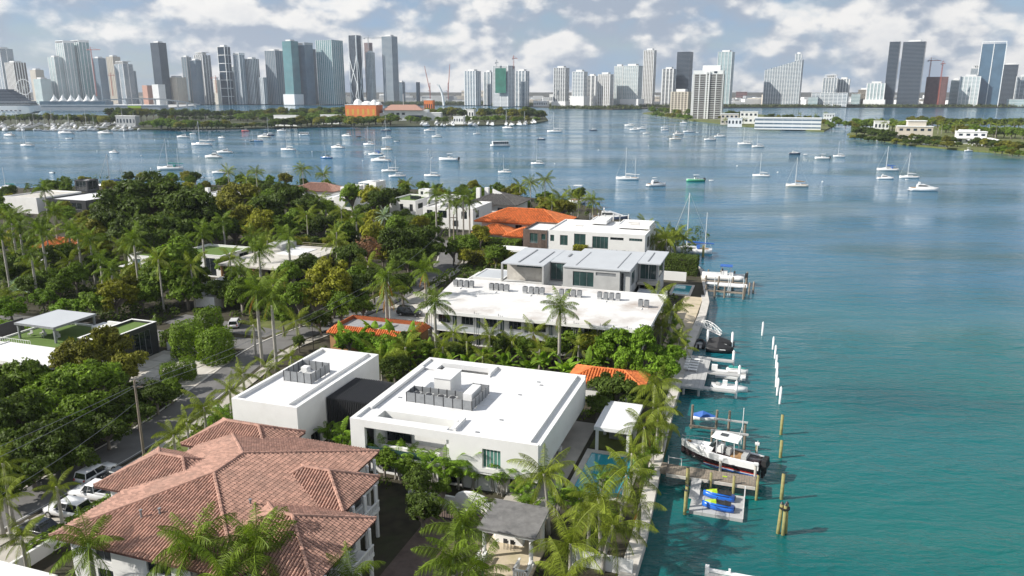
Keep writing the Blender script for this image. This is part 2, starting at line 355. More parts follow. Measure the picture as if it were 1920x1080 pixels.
# ================================================================ building helpers
def wallcells(mb, axis, a0, a1, b0, b1, z0, z1, holes):
    A = sorted({a0, a1, *[x for h in holes for x in h[:2]]}); Z = sorted({z0, z1, *[x for h in holes for x in h[2:4]]})
    for i in range(len(A)-1):
        k = 0
        while k < len(Z)-1:
            def solid(k): return not any(h[0] <= A[i]+1e-6 and A[i+1] <= h[1]+1e-6 and h[2] <= Z[k]+1e-6 and Z[k+1] <= h[3]+1e-6 for h in holes)
            if not solid(k): k += 1; continue
            e = k
            while e+1 < len(Z)-1 and solid(e+1): e += 1
            if axis == 'u': mb.box(A[i], A[i+1], b0, b1, Z[k], Z[e+1])
            else: mb.box(b0, b1, A[i], A[i+1], Z[k], Z[e+1])
            k = e+1
def window(root, axis, a0, a1, b0, b1, z0, z1, gm, fm=None, mull=0, name='window'):
    """frame in the opening with a pane as its sub-part; b0..b1 is the wall thickness"""
    m = MB(); w = .07; c = (b0+b1)/2
    def bx(x0, x1, y0, y1, za, zb): m.box(x0, x1, y0, y1, za, zb) if axis == 'u' else m.box(y0, y1, x0, x1, za, zb)
    bx(a0, a0+w, c-.05, c+.05, z0, z1); bx(a1-w, a1, c-.05, c+.05, z0, z1); bx(a0+w, a1-w, c-.05, c+.05, z0, z0+w); bx(a0+w, a1-w, c-.05, c+.05, z1-w, z1)
    for i in range(mull):
        x = a0+(a1-a0)*(i+1)/(mull+1); bx(x-.03, x+.03, c-.045, c+.045, z0+w, z1-w)
    o = m.build(name, fm or grey, root)
    m = MB(); bx(a0+w, a1-w, c-.015, c+.015, z0+w, z1-w); m.build('pane', gm, o)
def block(root, u0, u1, v0, v1, z0, z1, wm_=None, f=(), r=(), l=(), b=(), t=.3, par=.45, rm=None, gm=None, fm=None, name='wall', roof=True, mull=1, cap=None):
    wm_ = wm_ or white; gm = gm or glassd; m = MB()
    for hs, ax, a0, a1, b0, b1 in ((f,'u',u0,u1,v0,v0+t), (b,'u',u0,u1,v1-t,v1), (l,'v',v0+t,v1-t,u0,u0+t), (r,'v',v0+t,v1-t,u1-t,u1)):
        wallcells(m, ax, a0, a1, b0, b1, z0, z1, [h[:4] for h in hs])
        for h in hs: 
            if len(h) > 4 and h[4] is None: continue
            window(root, ax, h[0], h[1], b0, b1, h[2], h[3], h[4] if len(h) > 4 else gm, fm, h[5] if len(h) > 5 else mull)
    o = m.build(name, wm_, root)
    if roof:
        m = MB(); m.box(u0+t, u1-t, v0+t, v1-t, z1-par-.25, z1-par); m.build('roof_deck', rm or roofw, root)
    if cap:
        m = MB(); e = .04
        m.box(u0-e, u1+e, v0-e, v0+t+e, z1, z1+.06); m.box(u0-e, u1+e, v1-t-e, v1+e, z1, z1+.06); m.box(u0-e, u0+t+e, v0+t+e, v1-t-e, z1, z1+.06); m.box(u1-t-e, u1+e, v0+t+e, v1-t-e, z1, z1+.06); m.build('coping', cap, root)
    return o
def part(root, name, mat, *boxes, kind=None):
    m = MB()
    for bx in boxes: m.box(*bx)
    return m.build(name, mat, root, kind=kind)
def tiles_on(mb, e0, e1, r1, r0, tw, tl, rad_=.11):
    """barrel tiles on a roof slope: e0-e1 eave, r0-r1 upper edge"""
    e0, e1, r0, r1 = map(Vector, (e0, e1, r0, r1)); x = (e1-e0).normalized(); nrm = x.cross(r0-e0 if (r0-e0).length > .1 else r1-e0).normalized()
    if nrm.z < 0: nrm = -nrm
    y = nrm.cross(x).normalized()
    if y.z < 0: y = -y
    H_ = (r0-e0).dot(y); L0 = (r0-e0).dot(x); L1 = (r1-e0).dot(x); LE = (e1-e0).length
    rows = int(H_/tl)
    for j in range(rows+1):
        s0 = j*tl-.06; s1 = min(s0+tl+.05, H_); k = min((s0+tl/2)/H_, 1)
        a = L0*k+.05; b_ = LE+(L1-LE)*k-.05
        c = math.ceil(a/tw)*tw
        while c < b_:
            lo = .075; hi = .03; pts = []
            for s_, dz in ((s0, lo), (s1, hi)):
                for ang in (0, 60, 120, 180):
                    pts.append(e0+x*(c-math.cos(rad(ang))*rad_)+y*s_+nrm*(dz-.03+math.sin(rad(ang))*rad_))
            mb.add(pts, [(0,1,5,4),(1,2,6,5),(2,3,7,6),(3,2,1,0)])
            c += tw
def hip(root, u0, u1, v0, v1, ze, zr, mat, base, tw=.31, tl=.42, gable=False, caps=True, trad=.115):
    w, d = u1-u0, v1-v0; uc, vc = (u0+u1)/2, (v0+v1)/2; run = min(w, d)/2*(.02 if gable else 1)
    if w >= d: A, B = (u0+run, vc, zr), (u1-run, vc, zr)
    else: A, B = (uc, v0+run, zr), (uc, v1-run, zr)
    c = [(u0,v0,ze),(u1,v0,ze),(u1,v1,ze),(u0,v1,ze)]; cb = [(p[0],p[1],ze-.22) for p in c]
    m = MB()
    if w >= d: fs = [(0,1,5,4),(1,2,5),(2,3,4,5),(3,0,4)]
    else: fs = [(0,1,4),(1,2,5,4),(2,3,5),(3,0,4,5)]
    m.add(c+[A,B]+cb, fs+[(6,7,1,0),(7,8,2,1),(8,9,3,2),(9,6,0,3),(9,8,7,6)]); ro = m.build('roof', base, root)
    m = MB()
    if w >= d:
        tiles_on(m, c[0], c[1], B, A, tw, tl, trad); tiles_on(m, c[2], c[3], A, B, tw, tl, trad)
        if not gable: tiles_on(m, c[1], c[2], B, B, tw, tl, trad); tiles_on(m, c[3], c[0], A, A, tw, tl, trad)
    else:
        tiles_on(m, c[1], c[2], B, A, tw, tl, trad); tiles_on(m, c[3], c[0], A, B, tw, tl, trad)
        if not gable: tiles_on(m, c[0], c[1], A, A, tw, tl, trad); tiles_on(m, c[2], c[3], B, B, tw, tl, trad)
    m.build('tiles', mat, ro, kind='stuff')
    if caps:
        ends = {0:A, 1:(B if w >= d else A), 2:B, 3:(A if w >= d else B)}
        up = Vector((0,0,.07))
        for i in range(4):
            if gable: break
            m = MB(); p, q = Vector(c[i])+up, Vector(ends[i])+up; n = max(2, int((q-p).length/.5))
            for k in range(n): m.tube([p+(q-p)*(k/n), p+(q-p)*((k+1.12)/n)], [.17, .13], 6)
            m.build('hip_cap', mat, ro)
        p, q = Vector(A)+up, Vector(B)+up
        if (q-p).length > .3:
            m = MB(); n = max(2, int((q-p).length/.5))
            for k in range(n): m.tube([p+(q-p)*(k/n), p+(q-p)*((k+1.12)/n)], [.17, .13], 6)
            m.build('ridge_cap', mat, ro)
    return ro
FOOT = []                                            # footprints that plants keep clear of
def foot(*a): FOOT.append(a)

# ================================================================ terracotta house, front left
h = TU('terracotta_house', 'large white house with pink terracotta hip roofs in the left foreground', 'house', -47, 54); foot(-61,-30,41,68)
block(h, -55.2,-38.3, 43.8,65.2, 1.2,7.0, f=[(-52.5,-50.8,2.2,4.2),(-52.5,-50.8,5,6.4,glassd,1),(-47,-44.5,5,6.4),(-42.5,-40.5,5,6.4),(-47,-44.5,2.2,4.2)], l=[(46,48,5,6.3),(60,62.5,5,6.3),(46,48,2.2,4.2)], r=[(62.2,64,4.6,6.6),(62.2,64,1.6,3.8)], roof=False)
hip(h, -56.4,-37.2, 42.9,66.3, 7.0, 9.75, terra, terrabase)
block(h, -59.0,-50, 51.9,58.6, 1.2,6.9, f=[(-58.2,-56.2,1.4,3.8),(-58.2,-56.6,5,6.3)], l=[(53,55,5,6.3),(56,57.6,5,6.3)], roof=False, name='wing_wall'); hip(h, -60.0,-48.6, 51.0,59.5, 6.93, 9.0, terra, terrabase)
block(h, -57.6,-50, 62.2,67.2, 1.2,6.85, l=[(63,65,5,6.3)], roof=False, name='wing_wall'); hip(h, -58.6,-47.5, 61.2,68.2, 6.87, 8.6, terra, terrabase)
block(h, -43,-35.6, 55.2,60.6, 1.2,6.9, f=[(-38,-36.3,4.6,6.5,None)], r=[(56,57.6,4.6,6.5,None),(58.2,59.9,4.6,6.5,None),(56.2,57.8,1.5,3.8),(58.4,59.8,1.5,3.8)], roof=False, name='wing_wall'); hip(h, -44.2,-34.5, 54.4,61.4, 6.96, 8.75, terra, terrabase)
block(h, -42,-32.4, 45.2,53.6, 1.2,6.9, f=[(-40,-38,4.8,6.4),(-36,-34,4.8,6.4)], r=[(46,48.4,4.6,6.5,None),(49,50.6,4.6,6.5,None),(51.2,52.8,4.6,6.5,None),(46.5,48.5,1.5,3.8),(50.5,52.5,1.5,3.8)], roof=False, name='wing_wall'); hip(h, -43.2,-31.2, 44.3,54.5, 6.90, 9.1, terra, terrabase)
for (a, b_, u) in ((45.6,53.2,-32.3),(55.6,60.2,-35.5),(61.6,65,-38.2)):                   # balconies on the right-hand side
    part(h, 'balcony_slab', white, (u, u+1.5, a, b_, 4.05, 4.3))
    m = MB(); m.box(u+1.38, u+1.5, a, b_, 5.05, 5.2); m.box(u+1.38, u+1.5, a, b_, 4.32, 4.42)
    n = int((b_-a)/.3)
    for k in range(n+1): y = a+.1+(b_-a-.2)*k/n; m.box(u+1.40, u+1.48, y-.05, y+.05, 4.42, 5.05)
    m.build('balustrade', white, h)
    for y in (a+.2, (a+b_)/2, b_-.2): m = MB(); m.cyl(u+1.25, y, 1.2, 4.05, .2, 10); m.build('column', white, h); m = MB(); m.cyl(u+1.2, y, 4.3, 6.8, .17, 10); m.build('column', white, h)
for p in ((375,932),(265,968),(420,868),(432,926),(470,948),(300,965),(380,925)):
    g = U(p[0], p[1], 8.2); m = MB(); m.cyl(g[0], g[1], 7.4, 8.75, .09, 8); m.cyl(g[0], g[1], 8.75, 8.85, .14, 8); m.build('vent_pipe', grey, h)
n_ = TU('white_flat_house', 'corner of a white flat roof at the bottom left edge', 'house', -62, 30); foot(-76,-52,10,40.5)
block(n_, -76,-52.3, 12,39.9, 1.2,6.0, cap=white)

# ================================================================ white house, centre
h = TU('white_modern_house', 'large white flat-roofed modern house in the centre foreground', 'house', -32, 82); foot(-44,-18,70,93.5)
# upper storey: walls with the open loggia at the front left and the patio slots in the roof
m = MB()
wallcells(m, 'u', -43.4,-21, 71.0,71.5, 3.9,8.0, [(-41.6,-31.2,3.9,7.1),(-27.3,-25.2,4.4,6.7)])
m.box(-31.7,-31.2, 71.5,75.0, 3.9,7.6); m.box(-43.4,-42.9, 71.5,92.3, 3.9,8.0); m.box(-43.4,-21, 92.3,92.8, 3.9,8.0)
m.box(-42.9,-42.55, 74.6,89.2, 7.6,8.0)
m.box(-22.0,-21.0, 71.5,92.3, 3.9,7.62); m.box(-22.3,-22.0, 71.5,92.3, 3.9,8.05)
m.box(-40.9,-31.7, 74.7,75.0, 3.9,7.75); m.box(-41.2,-40.9, 72.4,75.0, 3.9,7.75); m.box(-31.2,-30.9, 72.3,75.4, 7.55,8.02)
m.box(-40.9,-33.1, 89.1,89.4, 3.9,7.75); m.box(-33.4,-33.1, 89.4,92.3, 3.9,8.02)
m.build('wall', white, h)
part(h, 'roof_deck', roofw, (-42.55,-22.3, 75.0,89.1, 7.3,7.55), (-31.2,-22.3, 71.5,75.0, 7.3,7.548), (-33.1,-22.3, 89.1,92.3, 7.3,7.548), (-42.9,-41.2,71.5,75.0,7.3,7.7),(-42.9,-40.9,89.4,92.3,7.3,7.7),(-41.2,-31.7,71.5,72.4,7.3,7.98),(-40.9,-33.4,91.3,92.3,7.3,7.98))
part(h, 'soffit', white, (-43.3,-21.1, 71.1,92.7, 3.6,3.9)); part(h, 'loggia_floor', conc_l, (-42.9,-31.7, 71.5,74.7, 3.9,4.05)); 
part(h, 'loggia_rail', glass, (-41.6,-31.2, 71.2,71.24, 4.0,4.75)); part(h, 'planter', white, (-41.2,-33, 72.3,72.7, 4.05,4.5))
window(h, 'u', -27.3,-25.2, 71.0,71.5, 4.4,6.7, glassg, white, 4); window(h, 'u', -40.6,-37.5, 74.4,74.7, 4.1,6.9, glassd, dark, 2, 'sliding_door')
block(h, -42.6,-24.8, 71.9,92.1, 1.2,3.6, r=[(73,77.5,1.4,3.4,glassd,3),(79,84,1.4,3.4,glassd,3),(85.5,91,1.4,3.4,glassd,3)], f=[(-40,-37,1.4,3.3),(-33,-30,1.4,3.3)], roof=False, name='ground_floor_wall')
# stair tower, screens and plant on the roof
part(h, 'stair_tower', white, (-37.4,-35.25, 81.1,84.6, 7.55,9.9)); part(h, 'tower_cap', roofw, (-37.5,-35.15, 81.0,84.7, 9.9,10.0))
def screen(root, pts, z0, z1, step=1.15):
    for (a, b_) in zip(pts[:-1], pts[1:]):
        a, b_ = Vector(a), Vector(b_); n = max(1, round((b_-a).length/step)); t = (b_-a).normalized(); nn_ = Vector((t.y,-t.x))*.03
        for k in range(n):
            p = a+(b_-a)*(k/n)+t*.06; q = a+(b_-a)*((k+1)/n)-t*.06
            m = MB(); m.prism([p-nn_, q-nn_, q+nn_, p+nn_], z0+.08, z1); m.build('screen_panel', grey, root)
            m = MB(); m.prism([p-t*.1-nn_*1.8, p-t*.02-nn_*1.8, p-t*.02+nn_*1.8, p-t*.1+nn_*1.8], z0, z1+.03); m.build('screen_post', dark, root)
screen(h, [(-39.9,78.4),(-31.3,78.2),(-31.2,83.7),(-33.3,83.7),(-33.3,80.6),(-39.9,80.6),(-39.9,78.4)], 7.55, 8.75)
for a in (-39.0,-37.4,-35.8,-34.3):
    m = MB(); m.box(a-.5, a+.5, 78.9,80.0, 7.55,8.35); e = m.build('condenser', lgrey, h); m = MB(); m.cyl(a, 79.45, 8.35, 8.42, .38, 14); m.build('fan_grille', dark, e)
part(h, 'air_handler', paintw, (-32.9,-31.8, 79.4,82.6, 7.7,9.1)); part(h, 'duct', chrome, (-39.6,-38.2, 81.0,84.8, 7.58,7.72)); m = MB(); m.cyl(-37.9, 82.6, 7.55, 8.5, .16, 8); m.cyl(-37.9, 82.6, 8.5, 8.62, .26, 8); m.build('roof_vent', chrome, h)
for p in ((1010,716),(1015,722),(975,740),(895,810),(940,787),(780,800),(750,745),(985,693)):
    g = U(p[0], p[1], 7.6); part(h, 'roof_drain', grey, (g[0]-.22, g[0]+.22, g[1]-.12, g[1]+.12, 7.53, 7.62))
for k in range(7): part(h, 'roof_seam', conc_l, (-42.4,-22.5,76.2+k*2+(.0 if k != 2 else .35),76.24+k*2+(.0 if k != 2 else .35),7.548,7.557)) if k in (0,4,5,6) else part(h, 'roof_seam', conc_l, (-30.9,-22.5,76.2+k*2,76.24+k*2,7.548,7.557))
# slatted bridge between the two white blocks
for k in range(30):
    x = -51.0+.12+k*.255
    part(h, 'slat', dark, (x, x+.10, 78.0, 78.16, 2.3, 6.75))
    part(h, 'slat', dark, (x, x+.10, 78.18, 85.4, 6.62, 6.76))
part(h, 'bridge_frame', dark, (-51.0,-43.45, 78.22,85.3, 6.35,6.45), (-51.0,-43.45,78.3,78.4,2.3,6.35), (-51.0,-43.45,85.2,85.3,2.3,6.35)); part(h, 'bridge_floor', concrete, (-51.0,-43.45, 78.5,85.1, 3.7,3.95)); foot(-51,-43,77,87)
wg = TU('white_garage_block', 'smaller white flat-roofed block joined by a dark slatted bridge', 'house', -55.7, 81.7); foot(-61,-51,71,93)
block(wg, -60.3,-51.05, 71.9,92.1, 1.2,7.8, t=.45, par=.45, r=[(77.8,79.6,1.4,3.2),(74.4,76.6,1.4,3.2)], l=[(75,78,4.4,6),(84,87,4.4,6)])
part(wg, 'roof_ledge', white, (-52.4,-51.5, 72.35,91.65, 7.35,7.55)); part(wg, 'parapet', white, (-52.75,-52.4,72.35,91.65,7.35,7.95))
screen(wg, [(-58.4,80.0),(-54.3,80.0),(-54.3,84.4),(-58.4,84.4),(-58.4,80.0)], 7.38, 8.75, 1.05)
part(wg, 'condenser', paintw, (-57.4,-56.5, 82.4,83.3, 7.4,8.5)); part(wg, 'condenser', lgrey, (-56.2,-55.2, 80.9,81.9, 7.4,8.2))

# pool, terrace, pavilion, loungers
patch('terrace', rect(-24.75,-19.4,70.5,93), paving, 1.28)
pl = TU('swimming_pool', 'turquoise garden pool with pale coping beside the white house', 'pool', -15.3, 80.5)
part(pl, 'coping', conc_l, (-18.9,-12.0, 84.6,85.4,1.15,1.34), (-18.9,-12.0,74.2,74.9,1.15,1.34), (-18.9,-18.2,74.9,84.6,1.15,1.34), (-12.7,-12.0,74.9,84.6,1.15,1.34)); part(pl, 'water', poolw, (-18.2,-12.7,74.9,84.6,1.1,1.26)); foot(-19.5,-11.5,73.5,86)
pv = TU('white_pavilion', 'small white flat-roofed pool pavilion near the sea wall', 'pavilion', -15.8, 89); foot(-18.5,-13,85,94)
part(pv, 'roof', roofw, (-18.1,-13.5, 85.0,93.6, 4.1,4.55)); part(pv, 'back_wall', white, (-17.7,-13.9, 91.6,91.9, 1.25,4.1)); part(pv, 'counter', grey, (-17,-15, 89.2,90, 1.25,2.3))
for a in (-17.75,-13.95):
    for b_ in (85.4,90.2): part(pv, 'post', white, (a-.17, a+.17, b_-.17, b_+.17, 1.25, 4.1))
for i in range(4):
    y = 73.2+i*3.4; lg = TU('sun_lounger', 'white sun lounger under the overhang of the white house, %s from the front' % nth(i), 'lounger', -22.6, y, 1.28, 'sun loungers on the terrace')
    part(lg, 'seat', paintw, (-23.4,-22.3, y-.35, y+.35, 1.5,1.6)); part(lg, 'backrest', paintw, (-22.3,-21.7, y-.35, y+.35, 1.55,2.05))
    for a in (-23.3,-22):
        for b_ in (y-.3, y+.3): part(lg, 'leg', paintw, (a-.04,a+.04,b_-.04,b_+.04,1.28,1.5))
gp = TU('grey_roofed_pavilion', 'small white pavilion with weathered grey roof and columns in the foreground', 'pavilion', -20.6, 62); foot(-24,-17.5,57,64.5)
m = MB(); m.add([(-23.3,59.5,4.55),(-17.9,59.5,4.55),(-17.9,64.2,4.9),(-23.3,64.2,4.9),(-23.3,59.5,4.3),(-17.9,59.5,4.3),(-17.9,64.2,4.3),(-23.3,64.2,4.3)], [(0,1,2,3),(7,6,5,4),(4,5,1,0),(5,6,2,1),(6,7,3,2),(7,4,0,3)])
m.build('roof_fascia', white, gp)
m = MB(); m.add([(-23.45,59.35,4.56),(-17.75,59.35,4.56),(-17.75,64.35,4.93),(-23.45,64.35,4.93),(-23.45,59.35,4.68),(-17.75,59.35,4.68),(-17.75,64.35,5.05),(-23.45,64.35,5.05)], [(3,2,1,0),(4,5,6,7),(0,1,5,4),(1,2,6,5),(2,3,7,6),(3,0,4,7)])
m.build('roof', M('weathered_grey_roof', (.17,.165,.16), .9, .3, 1.5, stain=(.08,.08,.08), sscale=.9), gp)
part(gp, 'floor', sand, (-23.4,-17.8,57.6,64.2,1.2,1.42)); part(gp, 'bar_counter', white, (-22.8,-20,62.6,63.4,1.42,2.4)); part(gp, 'back_wall', white, (-23,-18.2,63.8,64.0,1.42,4.3))
for a in (-22.9,-18.3):
    for b_ in (59.9,63.4): m = MB(); m.cyl(a, b_, 1.42, 4.3, .2, 10); m.box(a-.28,a+.28,b_-.28,b_+.28,1.42,1.7); m.build('column', white, gp)
for (a, b_, y0, y1) in ((-23.3,-22.5,57.7,59.6),(-19.4,-18,57.7,59.6)):
    m = MB(); m.box(a, b_, y0, y0+.2, 2.1,2.25); m.box(a,a+.2,y0,y1,2.1,2.25); m.box(b_-.2,b_,y0,y1,2.1,2.25)
    x = a+.1
    while x < b_: m.box(x-.06,x+.06,y0+.04,y0+.16,1.42,2.1); x += .24
    y = y0+.3
    while y < y1: m.box(a+.04,a+.16,y-.06,y+.06,1.42,2.1); m.box(b_-.16,b_-.04,y-.06,y+.06,1.42,2.1); y += .24
    m.build('balustrade', white, gp)
for i, a in enumerate((-21.4,-20.7)):
    bs = TU('bar_stool', 'dark bar stool in the grey-roofed pavilion, %s' % ('left one' if i == 0 else 'right one'), 'stool', a, 61.8, 1.42, 'bar stools')
    part(bs, 'seat', dark, (a-.2,a+.2,61.6,62.0,2.1,2.18)); part(bs, 'backrest', dark, (a-.2,a+.2,61.56,61.6,2.18,2.6))
    for x in (a-.16,a+.16):
        for y in (61.64,61.96): part(bs, 'leg', dark, (x-.02,x+.02,y-.02,y+.02,1.42,2.1))
# arched garden wall and iron fence behind the areca palms
aw = TU('arched_garden_wall', 'white garden wall with round arched top between areca palms', 'wall', -26, 67.5)
pts = [(-29.0,1.2),(-29.0,2.6)]+[(-27.2-1.8*math.cos(math.pi*k/10), 2.6+0.8*math.sin(math.pi*k/10)) for k in range(1,10)]+[(-25.4,2.6),(-25.4,1.2)]
m = MB(); n = len(pts); m.add([(p[0],67.3,p[1]) for p in pts]+[(p[0],67.6,p[1]) for p in pts], [tuple(range(n)), tuple(reversed(range(n,2*n)))]+[(i,n+i,n+(i+1)%n,(i+1)%n) for i in range(n)]); m.build('wall', white, aw)
part(aw, 'side_wall', white, (-34.5,-29.02,67.32,67.58,1.2,2.5)); part(aw, 'side_wall', white, (-25.38,-20.5,67.32,67.58,1.2,2.5))
for k in range(9):
    x = -29.4+k*.55; m = MB(); m.cyl(x, 66.2+.3*(k % 2), 1.2, 1.9+.3*R.random(), .16, 8, .2); m.build('stone_pot', conc_l if k % 3 else dark, aw)
fe = TU('iron_fence', 'dark iron railing in front of the arched garden wall', 'fence', -26, 65)
for k in range(26): x = -29.5+k*.26; part(fe, 'bar', dark, (x, x+.05, 65.0, 65.05, 1.2, 2.7))
part(fe, 'rail', dark, (-29.6,-22.8,64.99,65.06,2.45,2.52)); part(fe, 'rail', dark, (-29.6,-22.8,64.99,65.06,1.35,1.42))

# ================================================================ long flat-roofed apartment block
h = TU('apartment_block', 'long white two-storey apartment block with weathered flat roof and air conditioners', 'apartment block', -37.5, 128); foot(-59.5,-16,115,140.5)
m = MB(); m.prism([(-55.4,116.4),(-16.6,116.4),(-16.6,139.6),(-58.9,139.6)], 7.0, 7.45); m.build('roof', roofold, h); part(h, 'roof_edge', white, (-55.45,-16.55,116.3,116.4,6.95,7.5), (-16.6,-16.55,116.4,139.6,6.95,7.5), (-58.95,-16.55,139.6,139.7,6.95,7.5))
fw = []
for k in range(8):
    a = -53.4+k*4.35; fw += [(a, a+2.2, 4.9,6.3,glassd,2),(a+2.7,a+3.5,4.25,6.35,glass,0),(a,a+2.2,1.9,3.4,glassd,2),(a+2.7,a+3.5,1.3,3.4,glass,0)]
block(h, -54.6,-18.6, 118.2,139.0, 1.2,7.0, f=fw, r=[(121,122.5,4.8,6.2),(127,128.5,4.8,6.2),(133,134.5,4.8,6.2),(121,122.5,1.8,3.2)], roof=False)
part(h, 'gallery_floor', white, (-55.2,-18,116.6,118.2,3.9,4.12))
m = MB(); m.box(-55.2,-18,116.58,116.66,4.95,5.03); m.box(-55.2,-18,116.6,116.64,4.12,4.85); m.build('gallery_rail', M('pale_gauze_rail', (.50,.53,.55), .6, .1), h)
for k in range(9):
    a = -54.7+k*4.35
    for d in (0, .35, .7): m = MB(); m.cyl(a+d, 116.62, 1.2, 7.6 if d else 7.9, .05, 6); m.build('post', grey, h)
k = 0
for (px, py, c) in ((870,534,4),(936,541,4),(1001,547,4),(1070,552,4),(1141,558,4),(1207,572,2)):
    g = U(px, py+4, 7.45)
    for i in range(c):
        a = g[0]+(i-(c-1)/2)*1.08+R.uniform(-.1,.1); b_ = g[1]+R.uniform(-.15,.15)
        ac = TU('air_conditioner', 'grey rooftop condenser, %s from the left along the apartment roof' % nth(k), 'air conditioner', a, b_, 7.45, 'air conditioners on the apartment roof'); k += 1
        part(ac, 'stand', chrome, (a-.38,a+.38,b_-.3,b_-.24,7.45,7.85), (a-.38,a+.38,b_+.24,b_+.3,7.45,7.85)); part(ac, 'casing', grey, (a-.4,a+.4,b_-.4,b_+.4,7.85,8.75))
        m = MB(); m.cyl(a, b_, 8.75, 8.8, .3, 12); m.build('fan_grille', dark, ac)
    part(h, 'pipe_run', paintw, (g[0]-1.2,g[0]+.9,g[1]-1.1,g[1]-1.0,7.46,7.56), (g[0]-.2,g[0]-.1,g[1]-1.9,g[1]-.6,7.46,7.58))
# low rear wall and sea-side fence of the block
gf = TU('garden_fence', 'grey vertical board fence beside the sandy garden', 'fence', -16.2, 146)
for k in range(22): y = 140.5+k*.42; part(gf, 'board', concrete, (-16.3,-16.2,y,y+.36,1.2,3.1+.05*(k % 2)))

# ================================================================ raw concrete house
h = TU('concrete_house', 'modern raw concrete house with glass walls and pale metal roof', 'house', -37, 160); foot(-56,-19,147,172)
part(h, 'roof', metalroof, (-52.8,-43.4,149.6,167,8.75,9.0), (-43.4,-39.5,154.5,167,8.72,8.95), (-39.5,-25.5,150.4,170,8.80,9.06), (-25.5,-20.6,158.8,172.5,8.75,9.0))
for (a, b_, c, d) in ((-49.5,-49.2,151,165),(-45.2,-45,152,164),(-37.2,-37,152,166),(-28.5,-28.3,152,168),(-23.6,-23.4,160.5,170),(-41,-40.6,160,163)): part(h, 'roof_gutter', grey, (a,b_,c,d,9.06,9.12))
part(h, 'frame', concrete, (-52.8,-52.45,149.6,150.1,1.2,8.75), (-43.75,-43.4,149.6,160,1.2,8.75), (-52.8,-43.75,150.1,160,4.3,4.75), (-52.45,-43.75,149.6,150.1,4.3,4.74))
part(h, 'back_wall', conc_l, (-52.45,-43.75,152.6,152.9,4.75,8.75)); part(h, 'lower_wall', conc_l, (-48,-43.8,155,155.3,1.2,4.3)); part(h, 'balcony_rail', chrome, (-48.6,-43.8,149.7,149.75,5.6,5.66), (-48.6,-43.8,149.7,149.75,5.1,5.14)); part(h, 'stair', conc_l, *[(-52.2+k*.28,-51.9+k*.28,150.5,151.8,1.2+k*.26,1.46+k*.26) for k in range(10)])
window(h, 'u', -50.2,-44.6, 152.3,152.6, 7.7,8.6, glass, grey, 2)
window(h, 'u', -43.3,-39.6, 154.6,154.9, 5.0,8.6, glass, grey, 2); part(h, 'recess_wall', grey, (-43.3,-39.6,154.9,155.2,1.2,8.7)); part(h, 'recess_floor', concrete, (-43.35,-39.55,151.5,154.6,4.4,4.75))
block(h, -39.5,-27.6, 150.6,169.5, 1.2,8.8, concrete, f=[(-37.4,-33.0,5.0,8.1,glass,2),(-37.4,-33.0,1.6,4.3,glass,2),(-32.6,-28.4,7.5,8.2,grey,0)], roof=False)
block(h, -27.55,-25.6, 151.2,169.5, 3.4,8.78, concrete, f=[(-27.5,-26.9,3.7,8.3,glassd,0)], r=[(153,157,5.2,8,glass,1)], roof=False, name='side_wall'); part(h, 'side_base', dark, (-27.5,-25.9,152,168,1.2,3.4))
block(h, -25.5,-21.4, 161.5,171.5, 1.2,8.72, concrete, f=[(-25.2,-21.8,4.9,8.4,glass,2),(-25.2,-21.8,1.4,4.1,glassd,2)], r=[(163,170,4.9,8.4,glass,3)], roof=False, name='end_wall')
part(h, 'end_balcony', conc_l, (-25.4,-20.8,159,161.4,4.2,4.75)); part(h, 'balcony_rail', chrome, (-25.4,-20.8,159,159.05,5.5,5.56),(-23.1,-23.0,159,159.06,4.75,8.7))
block(h, -24.5,-18.6, 149.4,156.5, 1.2,4.0, concrete, rm=metalroof, name='annex_wall', par=.1)
part(h, 'white_screen_wall', white, (-61,-53,150.2,150.5,1.2,4.6), (-61,-60.7,150.5,158,1.2,4.6)); block(h, -60,-53, 151.5,160, 1.2,5.0, white, f=[(-59.5,-54,1.3,3.4,glassd,0)], rm=metalroof, name='garage_wall', par=.12); foot(-62,-53,149,161)
pl = TU('swimming_pool', 'small dark teal pool at the end of the concrete house', 'pool', -17, 168); part(pl, 'coping', conc_l, (-19.2,-14.6,164,164.5,1.2,1.45), (-19.2,-14.6,173,173.5,1.2,1.45), (-19.2,-18.7,164.5,173,1.2,1.45), (-15.1,-14.6,164.5,173,1.2,1.45)); part(pl, 'water', poolw, (-18.7,-15.1,164.5,173,1.2,1.36)); foot(-20,-14,163,174)
gw = TU('white_garden_wall', 'low white garden wall by the hedge near the far jetty', 'wall', -19, 178); part(gw, 'wall', white, (-24,-17,177.5,177.8,1.2,3.3))

# ================================================================ white house with dark timber panel
h = TU('white_timber_house', 'white flat-roofed house with dark timber corner panel and green glass', 'house', -45, 201); foot(-64,-27,192,214)
block(h, -61.9,-55.2, 193.2,206, 1.2,8.4, woodd, f=[(-60,-57.8,4.8,7.5,glass,1),(-56.8,-55.6,5.8,7.4,glass,0)], name='timber_wall')
block(h, -55.15,-29.3, 193.4,212, 1.2,8.6, f=[(-54.4,-53.3,5.6,7.3,glass,0),(-51.7,-49.6,4.7,7.4,glass,1),(-47.9,-44.8,4.2,8.0,glass,1),(-43.0,-38.8,4.4,7.6,glass,3),(-38.3,-34.8,6.9,7.6,glassd,1),(-33.4,-27.0+-3,6.9,7.6,glass,4)], r=[(197,201,4.5,7.4,glass,2)], par=.3)
block(h, -46.5,-42, 206,213.5, 8.7,9.6, white, par=.15, name='rooftop_box'); block(h, -38.2,-29.6, 202,211.5, 8.65,9.5, white, par=.15, name='rooftop_box')
